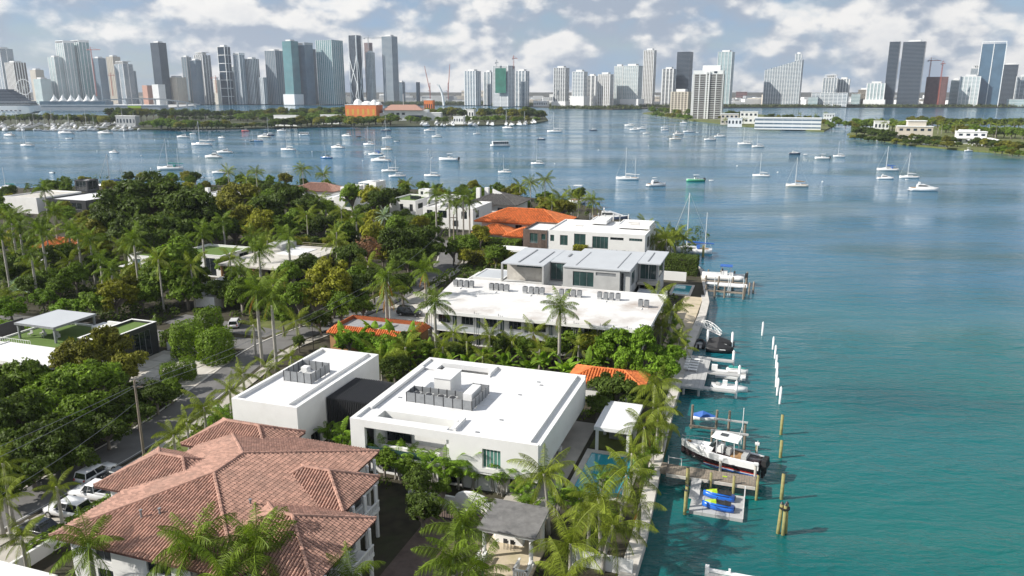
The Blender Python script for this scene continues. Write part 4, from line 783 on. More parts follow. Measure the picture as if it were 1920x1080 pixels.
# ================================================================ docks and pilings
def uvp(*ps, z=1.3): return [U(a, b, z) for a, b in ps]
def pilething(px, py, top, label, cat='piling', mat=pile, r=.17, cap=None, group='pilings'):
    p = G(px, py, 0); z = zat(top, p.y); o = T('piling', label, cat, (p.x, p.y, 0), 0, group)
    m = MB(); m.cyl(0, 0, -2, z, r, 10, r*.93); m.build('shaft', mat, o, True)
    if cap: m = MB(); m.cyl(0, 0, z, z+.35, r*1.12, 10, .02); m.build('cap', cap, o)
    return o
for i, (x, y, t) in enumerate([(1429,629,606),(1449,655,634),(1453,672,650),(1455,690,668),(1456,706,683),(1455,725,697),(1457,741,712),(1462,757,728)]):
    pilething(x, y, t, 'white pointed mooring piling in the outer row, %s from the far end' % nth(i), mat=paintw, cap=paintw, r=.18, group='white outer pilings')
for i, (x, y, t) in enumerate([(1464,815,778),(1463,858,826),(1465,936,889)]): pilething(x, y, t, 'greenish timber piling in open water, %s from the far end' % nth(i), r=.2, group='timber outer pilings')
tr = T('piling_cluster', 'cluster of three green timber pilings lashed together in the water', 'piling', G(1466,1000,0))
for dx, dy, lean in ((-.38,0,.35),(.34,.05,-.3),(0,-.3,0)):
    m = MB(); m.tube([(dx*1.3,dy,-2),(dx*.75,dy,3.4)], [.2,.17], 10); s = m.build('shaft', pile, tr, True); m = MB(); m.cyl(dx*.75,dy,3.4,3.62,.2,10,.05); m.build('cap', dark, s)
m = MB(); m.cyl(0,-.1,2.9,3.05,.52,12); m.build('lashing', rubber, tr)
def dockthing(name, label, poly, z, deckm, planks=True, under=True, thick=.18, plankw=.3, along='v'):
    us = [p[0] for p in poly]; v_ = [p[1] for p in poly]; u0, u1, v0, v1 = min(us), max(us), min(v_), max(v_)
    d = TU(name, label, 'dock', (u0+u1)/2, (v0+v1)/2, 0)
    x = u0
    while x < u1-.01:
        e = min(x+plankw-.02, u1); part(d, 'plank', deckm, (x, e, v0, v1, z-.06, z+R.uniform(-.006,.006))); x += plankw
    part(d, 'frame', deckm if deckm is not lgrey else lgrey, (u0,u1,v0+.02,v0+.2,z-.3,z-.07), (u0,u1,v1-.2,v1-.02,z-.3,z-.07))
    return d, (u0,u1,v0,v1)
# grey composite dock with three fingers
d, bb = dockthing('composite_dock', 'grey composite dock with three finger piers below the gangway', [(-10.9,109.9),(-7.1,109.9),(-7.1,124.6),(-10.9,124.6)], 1.4, lgrey, plankw=.6)
for v, e in ((110.6,-2.5),(117.6,-2.3),(124.0,-3.5)): part(d, 'finger_pier', lgrey, (-7.08,e,v-.5,v+.5,1.15,1.38))
for u in (-10,-7.8):
    for v in (110.4,115,119.5,124): m = MB(); m.cyl(u, v, -2, 1.1, .2, 8); m.build('support_pile', concrete, d)
for i, (x, y, t) in enumerate([(1326,648,621),(1372,652,625),(1374,688,660),(1385,715,688),(1379,747,717)]): pilething(x, y, t, 'white pointed piling at the composite dock, %s from the far end' % nth(i), mat=paintw, cap=paintw, r=.22, group='white dock pilings')
for i in range(5):
    u, v = -9.9, 117.0+i*1.25; t = TU('dock_lounger', 'white lounger on the grey composite dock, %s from the near end' % nth(i), 'lounger', u, v, 1.4, 'dock loungers')
    part(t, 'seat', paintw, (u-.2,u+1.2,v-.3,v+.3,1.68,1.75)); part(t, 'backrest', paintw, (u-.9,u-.2,v-.3,v+.3,1.72,2.1)); part(t, 'leg', paintw, (u-.15,u-.08,v-.26,v+.26,1.4,1.68)); part(t, 'leg', paintw, (u+1.05,u+1.12,v-.26,v+.26,1.4,1.68))
gy = TU('gangway', 'white truss gangway from the sea wall to the covered boats', 'gangway', -9, 141, 0)
A_, B_ = Vector((-11.2,142.2,1.6)), Vector((-6.6,138.8,.9))
for s in (0, 1.1):
    o = Vector((.2,1,0)).normalized()*s; m = MB(); n = 7
    top = [A_+(B_-A_)*(k/n)+o+Vector((0,0,1.0*math.sin(math.pi*(k+.6)/(n+1.2))+.25)) for k in range(n+1)]; bot = [A_+(B_-A_)*(k/n)+o for k in range(n+1)]
    m.tube(top, .06, 5); m.tube(bot, .06, 5)
    for k in range(n): m.tube([bot[k], top[k+1] if k % 2 else top[k]], .04, 4); m.tube([top[k], bot[k+1]], .04, 4)
    m.build('truss', paintw, gy)
m = MB(); o = Vector((.2,1,0)).normalized(); m.add([A_, B_, B_+o*1.1, A_+o*1.1], [(0,1,2,3)]); m.v += [(p[0],p[1],p[2]-.08) for p in m.v]; m.f.append((7,6,5,4)); m.build('deck', lgrey, gy)
def put(k, px, py, z, L, rz, label, cat, uvpos=None):
    c = clone(PB[k]); base = {'c':8.,'d':3.3}.get(k[0], 10.); s = L/base
    if uvpos: x, y = W(*uvpos); c.location = (x, y, z)
    else: c.location = G(px, py, z)
    c.rotation_euler = (0, 0, rz); c.scale = (s,s,s); tag(c, label, cat)
    if 'drop' in c: del c['drop']
    return c
DU = -A0                                             # heading along +u
put('d1', 1311, 648, 0, 4.2, DU+math.pi/2, 'grey inflatable boat tied inside the gangway', 'dinghy', (-9.9,134.2))
for i, v in enumerate((135.2,132.0)):
    cb = TU('covered_boat', ('far' if i == 0 else 'near')+' one of two black covered boats at the gangway', 'boat', -6.2, v, 0)
    m, rim = hull(4.6, 2.1, .9, .3, .2, .9); m.v = [(x-6.2, y+v, z) for x, y, z in m.v]; m.build('hull', black, cb, True)
    m = MB(); m.loft([[(-8.4,v+.9,.9),(-8.4,v,1.3),(-8.4,v-.9,.9)],[(-6.6,v+1.05,1.0),(-6.6,v,1.8),(-6.6,v-1.05,1.0)],[(-4.0,v+.25,1.05),(-4.0,v,1.15),(-4.0,v-.25,1.05)]]); m.build('cover', black, cb); part(cb, 'white_patch', paintw, (-6.2,-5.2,v-1.08,v-1.05,.7,.85))
jm = make_jetski('jet_ski', plastic, tealc); jm['drop'] = 1; jb = make_jetski('jet_ski', bluep, lime); jb['drop'] = 1
def putj(src, u, v, z, rz, label):
    c = clone(src); x, y = W(u, v); c.location = (x, y, z); c.rotation_euler = (0,0,rz); del c['drop']; tag(c, label, 'jet ski'); return c
fl = TU('jet_ski_float', 'pale floating jet ski cradle between the finger piers', 'dock', -3.5, 120.6, 0); part(fl, 'float', plastic, (-6.0,-1.4,119.0,122.2,.0,.35)); part(fl, 'rail', lgrey, (-6.0,-1.4,120.5,120.7,.35,.5)); part(fl, 'locker', plastic, (-6.6,-5.7,118.2,118.9,1.38,2.3))
putj(jm, -2.8, 121.5, .4, DU, 'white and teal jet ski on the float between finger piers')
bf = TU('white_workboat', 'low white open boat moored between the lower finger piers', 'boat', -3.6, 114.2, 0); m, rim = hull(5.4, 1.9, .7, .3, .2, .9); m.v = [(x-3.6, y+114.2, z) for x, y, z in m.v]; m.build('hull', plastic, bf, True); part(bf, 'console', plastic, (-4.6,-3.9,113.9,114.5,.6,1.5)); part(bf, 'seat', lgrey, (-5.6,-5.0,113.7,114.7,.6,.95))
# timber dock, big boat, floating platform
d, bb = dockthing('timber_dock', 'weathered timber dock beside the black and white motor yacht', [(-8.9,81.8),(1.0,81.8),(1.0,84.1),(-8.9,84.1)], 1.55, wood, plankw=.28)
for u in (-6.3,-3.8,-1.3,1.2):
    m = MB(); m.cyl(u, 81.55, -2, 2.5 if u < 1 else 3.0, .17, 10, .15); m.build('pile', pile, d, True); part(d, 'cross_beam', wood, (u-.15,u+.15,81.7,84.0,1.05,1.25))
part(d, 'side_beam', conc_l, (-8.8,1.0,81.58,81.72,1.15,1.5)); part(d, 'rail_post', paintw, (-8.9,-8.82,84.0,84.08,1.5,2.6)); part(d, 'rail_post', paintw, (-7.4,-7.32,84.0,84.08,1.5,2.4)); part(d, 'hand_rail', paintw, (-8.82,-7.32,84.0,84.08,2.4,2.46)); part(d, 'steps', wood, (-9.6,-8.92,82.0,83.9,1.2,1.75)); part(d, 'yellow_hose', lime, (-2.6,-2.1,82.8,83.0,1.56,1.62))
def big_boat():
    u, v = -3.2, 87.7; x, y = W(u, v)
    o = T('motor_yacht', 'black and white centre-console yacht with hardtop raised on a boat lift', 'motorboat', (x, y, .85), DU+math.pi-rad(13), sc_=.86)
    m, rim = hull(11.2, 3.4, 1.75, .38, .5, .9, 13)
    lower = MB(); L = []
    n = len(rim)
    m.build('hull', hulld, o, True)
    m = MB()                                          # white topsides band above the dark flank
    for s in (1,-1):
        for i in range(n-1):
            (x0,b0,g0),(x1,b1,g1) = rim[i], rim[i+1]; m.add([(x0,s*(b0+.03),g0-.78),(x1,s*(b1+.03),g1-.78),(x1,s*(b1+.03),g1+.1),(x0,s*(b0+.03),g0+.1)], [(0,1,2,3)])
    m.build('topsides', plastic, o)
    for (za, zb, mt, nm) in ((.26,.42,redp,'red_stripe'),(.12,.25,plastic,'white_stripe'),(-.02,.11,bluep,'blue_stripe')):
        m = MB()
        for s in (1,-1):
            for i in range(0, 8):
                (x0,b0,g0),(x1,b1,g1) = rim[i], rim[i+1]; m.add([(x0,s*(b0*.93+.03),za),(x1,s*(b1*.93+.03),za),(x1,s*(b1*.94+.04),zb),(x0,s*(b0*.94+.04),zb)], [(0,1,2,3)])
        m.build(nm, mt, o)
    deck_on(rim, .35, -.02).build('deck', plastic, o); m = MB()
    for s in (1,-1): m.tube([(x_, s*(b_-.15), g_+.05) for x_, b_, g_ in rim], .16, 6)
    m.build('gunwale', plastic, o, True)
    m = MB(); m.loft([[(1.0,1.0,1.8),(.7,.85,2.6),(.7,-.85,2.6),(1.0,-1.0,1.8)],[(2.6,.9,1.85),(2.0,.7,2.35),(2.0,-.7,2.35),(2.6,-.9,1.85)],[(4.4,.35,2.0),(4.0,.25,2.15),(4.0,-.25,2.15),(4.4,-.35,2.0)]]); m.build('foredeck', plastic, o)
    m = MB(); m.loft([[(.9,.95,2.5),(.4,.9,3.3),(.4,-.9,3.3),(.9,-.95,2.5)],[(1.5,.7,2.5),(.6,.7,3.3),(.6,-.7,3.3),(1.5,-.7,2.5)]]); m.build('windscreen', glassd, o)
    m = MB(); m.loft([[(-2.6,1.2,4.0),(-2.6,1.1,4.22),(-2.6,-1.1,4.22),(-2.6,-1.2,4.0)],[(0,1.3,4.05),(0,1.15,4.32),(0,-1.15,4.32),(0,-1.3,4.05)],[(1.2,1.0,4.05),(1.1,.9,4.2),(1.1,-.9,4.2),(1.2,-1.0,4.05)]]); ht = m.build('hardtop', plastic, o); part(ht, 'hatch', glassd, (-.9,.1,-.45,.45,4.31,4.36))
    for a in (-2.2,.2):
        for s in (-1,1): m = MB(); m.tube([(a,s*1.15,1.9),(a+.15,s*1.05,4.05)], .05, 5); m.build('hardtop_post', paintw, o)
    part(o, 'console', plastic, (-.5,.6,-.6,.6,1.75,2.9)); part(o, 'helm_seat', lgrey, (-1.5,-.9,-.7,.7,1.75,2.6)); part(o, 'aft_seat', lgrey, (-3.8,-3.1,-1.1,1.1,1.75,2.35)); part(o, 'cockpit_sole', tan, (-3.0,-1.6,-1.1,1.1,1.74,1.8)); part(o, 'bow_cushion', tan, (4.3,4.9,-.35,.35,2.1,2.25))
    for s in (-.75,0,.75): m = MB(); m.taper(-6.5,-5.7,s-.33,s+.33,1.0,2.2,.12,.06); m.box(-6.2,-5.85,s-.12,s+.12,-.3,1.0); m.build('outboard', rubber, o)
    m = MB()
    for s in (1,-1):
        m.tube([(x_, s*(b_-.1), g_+.7) for x_, b_, g_ in rim[7:]], .03, 4, False)
        for x_, b_, g_ in rim[7::2]: m.tube([(x_, s*(b_-.1), g_), (x_, s*(b_-.1), g_+.7)], .025, 4)
    m.build('bow_rail', chrome, o)
    m = MB(); m.tube([(-2.4,1.0,4.2),(-3.0,1.3,6.6)], .035, 4); m.tube([(-4.6,-1.4,1.9),(-4.6,-1.4,3.9)], .05, 5); m.build('antenna', paintw, o)
    return o
big_boat()
bl = TU('boat_lift', 'white boat lift posts and cradle under the motor yacht', 'boat lift', -1, 87, 0)
for u in (-3.0,.9):
    for v in (84.9,90.4): m = MB(); m.cyl(u, v, -2, 2.6, .16, 10); m.build('post', pile if v > 85 else conc_l, bl); part(bl, 'motor_box', paintw, (u-.25,u+.25,v-.22,v+.22,2.6,2.82))
    part(bl, 'cradle_beam', chrome, (u-.1,u+.1,85.1,90.2,.15,.35))
bl2 = TU('boat_lift', 'timber and metal boat lift holding the blue covered boat', 'boat lift', -4.5, 97, 0)
for (u, v, z) in ((-7.6,98.4,3.4),(-4.4,98.6,3.0),(-2.8,98.9,3.0),(-4.6,93.4,2.2),(-.6,93.6,2.2),(-.7,97.4,2.2)): m = MB(); m.cyl(u, v, -2, z, .17, 9); m.build('post', wood, bl2)
part(bl2, 'low_beam', wood, (-7.8,-4.2,97.0,97.3,.8,1.05)); part(bl2, 'top_beam', lgrey, (-4.7,-.4,97.1,97.35,2.25,2.45)); part(bl2, 'top_beam', lgrey, (-4.8,-.2,93.4,93.65,2.2,2.42)); m = MB(); m.cyl(-1.0,95.6,-1,5.0,.06,6); m.build('white_pole', paintw, bl2)
cb = TU('covered_jet_boat', 'small boat under a bright blue cover on the lift', 'boat', -6, 99.6, 1.0)
m, rim = hull(3.2, 1.4, .55, .3, .2, .9); m.v = [(x-6.0, y+99.8, z+.9) for x, y, z in m.v]; m.build('hull', plastic, cb, True)
m = MB(); m.loft([[(-7.5,100.4,1.4),(-7.5,99.8,1.7),(-7.5,99.2,1.4)],[(-6.3,100.5,1.45),(-6.3,99.8,2.2),(-6.3,99.1,1.45)],[(-4.4,99.9,1.5),(-4.4,99.8,1.6),(-4.4,99.7,1.5)]]); m.build('cover', bluec, cb)
fp = TU('floating_platform', 'light grey modular floating platform carrying two jet skis', 'dock', -2.8, 79, 0)
for i in range(4):
    for j in range(3):
        u = -5.6+i*1.4; v = 76.3+j*1.66; part(fp, 'module', lgrey, (u, u+1.37, v, v+1.63, -.1, .38))
for v in (76.4,78.8,81.0): part(fp, 'white_post', paintw, (-.12,.0,v,v+.12,.38,1.7))
m = MB(); m.add([(-5.9,78.9,.42),(-4.8,78.9,.42),(-4.8,81.7,1.5),(-5.9,81.7,1.5),(-5.9,78.9,.36),(-4.8,78.9,.36),(-4.8,81.7,1.4),(-5.9,81.7,1.4)], [(0,1,2,3),(7,6,5,4),(0,4,5,1),(2,6,7,3),(1,5,6,2),(0,3,7,4)]); m.build('ramp', lgrey, fp)
m = MB()
for s in (-4.6,-4.2): m.tube([(s,81.0,.4),(s,81.25,1.4)], .03, 4)
for k in range(4): m.tube([(-4.6,81.0+.05*k,.5+.22*k),(-4.2,81.0+.05*k,.5+.22*k)], .025, 4)
m.build('ladder', rubber, fp)
putj(jb, -2.75, 79.9, .42, DU+math.pi-.06, 'blue and lime jet ski farther back on the grey platform'); putj(jb, -2.7, 77.6, .42, DU+math.pi-.06, 'blue and lime jet ski nearer the front of the grey platform')
for i, (u, v, z) in enumerate(((-6.3,80.2,3.4),(-6.0,76.9,2.9),(-6.0,76.0,2.8))): 
    x, y = W(u, v); o = T('piling', 'green timber piling at the left side of the jet ski platform, %s from the back' % nth(i), 'piling', (x, y, 0), 0, 'platform pilings'); m = MB(); m.cyl(0,0,-2,z,.18,10,.16); m.build('shaft', pile, o, True); m = MB(); m.cyl(0,0,z,z+.08,.17,10); m.build('cap', dark, o)
bd = TU('white_dock', 'corner of a white dock rail at the bottom edge of the water', 'dock', 1, 64, 0); part(bd, 'rail', paintw, (-2.8,5,64.4,64.65,1.3,1.55)); part(bd, 'deck', lgrey, (-2.7,5,61.5,64.4,1.0,1.25)); part(bd, 'post', paintw, (-2.95,-2.6,64.3,64.7,-1,1.85)); part(bd, 'post', paintw, (-.9,-.7,64.4,64.6,1.55,1.9))
gt = TU('garden_gate_wall', 'short white garden wall with pillar at the bottom of the sea wall', 'wall', -11, 61, 1.2); part(gt, 'wall', white, (-14.2,-9.2,61.6,61.95,1.2,2.7)); part(gt, 'pillar', white, (-15.0,-14.2,61.4,62.1,1.2,3.0)); part(gt, 'pillar', white, (-11.2,-10.7,57.4,57.9,1.2,2.6))
for k in range(18): part(gt, 'bar', dark, (-14+k*.26,-13.96+k*.26,61.75,61.8,2.7,3.5))
# far dock with lifted boats
d, bb = dockthing('far_timber_dock', 'timber dock with boat lifts beyond the sandy garden', [(-13.6,177.9),(-3.4,177.9),(-3.4,179.4),(-13.6,179.4)], 1.5, wood, plankw=.5)
for u in (-12.5,-9.6,-6.5,-3.6):
    for v in (177.6,184): m = MB(); m.cyl(u, v, -2, 3.0, .2, 8); m.build('pile', wood, d)
part(d, 'lower_dock', wood, (-12.6,-3.6,169.9,171.0,1.1,1.3)); part(d, 'white_lift_deck', paintw, (-9.4,-3.3,174.2,176.8,1.5,1.75)); part(d, 'lift_platform', paintw, (-12.2,-9.8,174.6,176.4,1.7,1.8))
for u in (-11.8,-9.9,-7.8,-3.8): m = MB(); m.cyl(u, 169.7, -2, 2.6, .2, 8); m.build('pile', wood, d)
for u in (-10.2,-7.2,-6.8,-4.0): m = MB(); m.cyl(u, 172.6, -2, 4.0, .1, 6); m.build('lift_pole', paintw, d)
put('c2', 0, 0, 1.3, 9.6, DU+math.pi, 'white open boat with blue top on the far dock lift', 'motorboat', (-9,181.8))
put('k1', 0, 0, 0, 12, DU+math.pi+rad(5), 'large white ketch with blue covers moored behind the hedge', 'sailboat', (-20.2,217.5))
put('m1', 0, 0, 0, 17, DU+math.pi/2, 'big white yacht berthed behind palms near the orange-roofed villa', 'yacht', (-74,306)); put('m2', 0, 0, .5, 13, DU+.2, 'dark motor yacht on a lift right of the orange-roofed villa', 'motorboat', (-52,262))
for i in range(6): x, y = W(-58+i*2.6, 256+2*(i % 2)); o = T('piling', 'white piling by the dark yacht near the orange roof, %s from the left' % nth(i), 'piling', (x,y,0), 0, 'pilings by the dark yacht'); m = MB(); m.cyl(0,0,-2,3.6,.25,8); m.build('shaft', paintw, o)
pilething(1318,482,460, 'green timber piling at the stern of the ketch behind the hedge', r=.35)
for i, (x, y, t) in enumerate([(1404,553,530),(1412,549,528),(1396,556,535)]): pilething(x, y, t, 'grey timber piling off the far dock, %s from the left' % nth([1396,1404,1412].index(x)), mat=wood, r=.18, group='far dock pilings')

# ================================================================ street furniture and vehicles
up = T('utility_pole', 'weathered timber utility pole with crossarm beside the terracotta house', 'utility pole', G(271,862,1.2)); m = MB(); m.cyl(0,0,0,10.2,.17,10,.12); m.build('shaft', wood, up); m = MB(); m.box(-.25,.9,-.07,.07,9.3,9.45); m.build('crossarm', wood, up); m = MB(); m.cyl(.75,0,9.45,9.7,.07,8); m.cyl(.3,0,9.45,9.7,.07,8); m.build('insulator', dark, up)
p2 = T('utility_pole', 'slim timber utility pole behind the royal palms mid-street', 'utility pole', G(852,492,1.2)); m = MB(); m.cyl(0,0,0,12.5,.2,8,.14); m.build('shaft', wood, p2); m = MB(); m.box(-.8,.8,-.07,.07,11.6,11.8); m.build('crossarm', wood, p2)
p3 = T('utility_pole', 'pale utility pole beside the black car near the apartment block', 'utility pole', G(732,612,1.2)); m = MB(); m.cyl(0,0,0,10.5,.18,8,.13); m.build('shaft', lgrey, p3)
def wire(label, a, b, sag, group='overhead wires'):
    a, b = Vector(a), Vector(b); m = MB(); m.tube([a+(b-a)*t-Vector((0,0,sag*4*t*(1-t))) for t in [k/14 for k in range(15)]], .028, 4); o = m.build('overhead_wire', grey, None); tag(o, label, 'wire', group)
P1 = up.location+Vector((.3,0,9.7)); P2 = p2.location+Vector((0,0,11.8)); P3 = p3.location+Vector((0,0,10.2)); PL = Vector((-58,46,11.5))
wire('upper overhead wire running left from the utility pole', P1, PL, .5); wire('second overhead wire running left from the utility pole', P1+Vector((.4,0,0)), PL+Vector((1.5,-1.5,-.3)), .9); wire('sagging lower wire left of the utility pole', P1-Vector((.3,0,2.2)), PL-Vector((-2,2,2.8)), 2.4)
wire('long overhead wire from the pole to mid-street', P1, P3, 1.0); wire('lower overhead wire from the pole to mid-street', P1-Vector((0,0,.6)), P3-Vector((0,0,.8)), 1.3); wire('overhead wire along the street to the far pole', P3, P2, 1.2)
lp = T('street_lamp', 'thin dark street lamp at the street corner', 'street lamp', G(588,655,1.2)); m = MB(); m.cyl(0,0,0,4.2,.07,8,.05); m.build('post', dark, lp); m = MB(); m.taper(-.18,.18,-.18,.18,4.2,4.7,.06,.06); m.build('lantern', dark, lp)
sp = T('stop_sign', 'small red stop sign at the street corner', 'sign', G(850,494,1.2)); m = MB(); m.cyl(0,.06,0,2.2,.04,6); m.build('post', lgrey, sp); m = MB(); m.prism([(.42*math.cos(math.pi/8+k*math.pi/4), .42*math.sin(math.pi/8+k*math.pi/4)) for k in range(8)], 0, .04); m.v = [(x, -z, y+2.2) for x, y, z in m.v]; m.build('plate', redp, sp)
def car(name, label, cat, uv, rz, paint, L, Wd, H, style):
    x, y = W(*uv); o = T(name, label, cat, (x, y, 1.225), rz); hw = Wd/2; bh = H*.56
    def sec(xx, w, z0, z1): return [(xx, w, z0+.12), (xx, w, z1-.12), (xx, w*.86, z1), (xx, -w*.86, z1), (xx, -w, z1-.12), (xx, -w, z0+.12), (xx, -w*.8, z0), (xx, w*.8, z0)]
    m = MB(); m.loft([sec(-L/2, hw*.88, .42, bh*.92), sec(-L/2+.25, hw, .3, bh), sec(-.1*L, hw, .28, bh*1.02), sec(L*.22, hw, .28, bh), sec(L/2-.5, hw*.97, .3, bh*.90), sec(L/2, hw*.8, .42, bh*.72)]); m.build('body', paint, o, True)
    x0, x1, xr0, xr1 = dict(suv=(-L*.47,L*.2,-L*.43,L*.06), pickup=(-L*.10,L*.2,-L*.07,L*.10), sedan=(-L*.36,L*.2,-L*.2,L*.04))[style]
    m = MB(); m.loft([[(x0,hw*.92,bh-.02),(xr0,hw*.76,H-.06),(xr0,-hw*.76,H-.06),(x0,-hw*.92,bh-.02)],[(x1,hw*.92,bh-.02),(xr1,hw*.76,H-.06),(xr1,-hw*.76,H-.06),(x1,-hw*.92,bh-.02)]]); g = m.build('windows', glassd, o)
    m = MB(); m.loft([[(xr0-.05,hw*.78,H-.09),(xr0-.02,hw*.7,H),(xr0-.02,-hw*.7,H),(xr0-.05,-hw*.78,H-.09)],[(xr1+.05,hw*.78,H-.09),(xr1,hw*.7,H),(xr1,-hw*.7,H),(xr1+.05,-hw*.78,H-.09)]]); m.build('roof', paint, o)
    for s in (1,-1):
        for a, b_ in ((x0,xr0),(x1,xr1),((x0+x1)/2,(xr0+xr1)/2)): m = MB(); m.tube([(a,s*hw*.925,bh-.02),(b_,s*hw*.77,H-.06)], .055, 4); m.build('pillar', paint, o)
    if style == 'pickup': part(o, 'bed', rubber, (-L*.47,-L*.13,-hw*.78,hw*.78,bh-.02,bh+.02)); m = MB(); m.box(-L*.48,-L*.12,hw*.8,hw*.97,bh,bh+.16); m.box(-L*.48,-L*.12,-hw*.97,-hw*.8,bh,bh+.16); m.box(-L*.5,-L*.47,-hw*.95,hw*.95,bh-.1,bh+.16); m.build('bed_side', paint, o)
    for a in (-L*.31,L*.31):
        for s in (-1,1):
            m = MB(); m.tube([(a,s*(hw-.24),.36),(a,s*(hw+.01),.36)], .36, 14); wh = m.build('wheel', rubber, o); m = MB(); m.tube([(a,s*(hw+.005),.36),(a,s*(hw+.03),.36)], .21, 10); m.build('rim', chrome, wh)
    for s in (-1,1): part(o, 'headlight', lgrey, (L/2-.22,L/2-.05,s*hw*.62-.2,s*hw*.62+.2,bh*.66,bh*.8)); part(o, 'tail_light', redp, (-L/2-.02,-L/2+.1,s*hw*.75-.1,s*hw*.75+.1,bh*.7,bh*.95)); part(o, 'mirror', paint, (x1-.55,x1-.35,s*(hw+.08)-.1,s*(hw+.08)+.1,bh,bh+.2))
    return o
VD = math.pi/2-A0
car('pickup_truck', 'white crew-cab pickup truck parked behind the terracotta house', 'truck', U(180,922,2.0), DU+math.pi+.08, carw, 5.9, 2.05, 1.95, 'pickup'); car('suv', 'white boxy SUV parked by the clipped hedge', 'car', U(126,953,2.0), DU+math.pi+.05, carw, 4.9, 2.0, 1.9, 'suv')
car('parked_car', 'white car at the kerb in front of the pickup truck', 'car', (-70.6,60.6), VD, carw, 4.7, 1.85, 1.55, 'suv'); car('parked_car', 'black car half hidden by the terracotta roof', 'car', U(218,893,1.8), DU+math.pi, carb, 4.8, 1.9, 1.5, 'sedan')
car('parked_car', 'dark saloon with grey glass near the lower left palms', 'car', U(72,990,1.8), DU+math.pi, carb, 4.7, 1.85, 1.5, 'sedan')
car('parked_car', 'white hatchback on the cross street by clipped shrubs', 'car', (-93.6,114.6), VD+.5, carw, 4.4, 1.85, 1.55, 'suv'); car('black_suv', 'black SUV parked beside the apartment block', 'car', (-65.6,131.6), DU+.1, carb, 5.0, 2.0, 1.85, 'suv')
tv = TU('box_trailer', 'white box trailer parked under the concrete carport', 'trailer', -106.6, 123.4, 1.22); part(tv, 'box', paintw, (-109,-104,121.8,124.6,1.7,4.1)); part(tv, 'roof', lgrey, (-109.05,-103.95,121.75,124.65,4.1,4.18)); part(tv, 'chassis', dark, (-109,-103,122,124.4,1.5,1.68))
for a in (-107,-106):
    for b_ in (121.9,124.5): m = MB(); m.tube([(a,b_-.12,1.55),(a,b_+.12,1.55)], .34, 12); m.build('wheel', rubber, tv)
hg = TU('clipped_hedge_wall', 'white front garden wall beside the hedge at lower left', 'wall', -62, 47); part(hg, 'wall', white, (-62.8,-62.5,40.5,56.5,1.2,2.6))

# ================================================================ plants
def frond(mb, L, e0, e1, n=26, ll=.75, hang=.9, wid=.075, twist=.0, base=(0,0,0), az=0., plume=0., rng=R):
    """one pinnate leaf: a curved midrib with two rows of leaflets"""
    p = Vector(base); ca, sa = math.cos(az), math.sin(az); pts = []; dirs = []; st = L/n
    for i in range(n+1):
        t = i/n; e = e0+(e1-e0)*t**1.25; d = Vector((math.cos(e)*ca, math.cos(e)*sa, math.sin(e))); pts.append(p.copy()); dirs.append(d); p = p+d*st
    mb.tube(pts[::5]+[pts[-1]], [.055]+[.04]*(len(pts[::5])-1)+[.01], 3, False)
    side = Vector((-sa, ca, 0))
    for i in range(3, n+1):
        t = i/n; l = ll*(math.sin(math.pi*min(.12+t*.9, 1))**.6+.12)*rng.uniform(.85,1.1); d = dirs[i]; up = side.cross(d)
        for s in (1,-1):
            hg = hang+rng.uniform(-.25,.25)+plume*rng.uniform(-1,1)
            o = (d*.55+side*s*math.cos(hg)-Vector((0,0,1))*math.sin(hg)*.9+up*.1).normalized(); q = pts[i]; w_ = d*wid
            k = q+o*l*.55; tip = q+o*l-Vector((0,0,.12*l))
            mb.add([q-w_*.5, q+w_*.5, k+w_, k-w_, tip], [(0,1,2,3),(3,2,4)])
def frond_meshes(kind, mat, L, ll, specs, **k):
    out = []
    for (a, b) in specs:
        for _ in range(2):
            m = MB(); frond(m, L*R.uniform(.94,1.06), rad(a), rad(b), ll=ll, **k); out.append(m.mesh('frond', mat))
    return out
SPEC = [(75,20),(52,-22),(30,-48),(8,-62),(-25,-80)]
FR = dict(royal=frond_meshes('royal', lf['royal'], 4.0, .95, [(80,15),(55,-30),(30,-55),(5,-65),(-30,-75)], n=64, hang=.75, wid=.027, plume=.55),
          coco=frond_meshes('coco', lf['coco'], 4.6, .95, [(72,10),(46,-35),(22,-60),(-5,-72),(-40,-85)], n=58, hang=.95, wid=.026),
          dry=frond_meshes('dry', lf['dry'], 3.8, .8, [(-55,-88)], n=30, hang=1.2, wid=.04),
          areca=frond_meshes('areca', lf['bright'], 2.2, .55, [(80,30),(60,-15),(40,-40)], n=30, hang=.3, wid=.026),
          date=frond_meshes('date', lf['silver'], 2.8, .4, [(75,30),(45,-10),(15,-40),(-15,-55)], n=24, hang=.2, wid=.05))
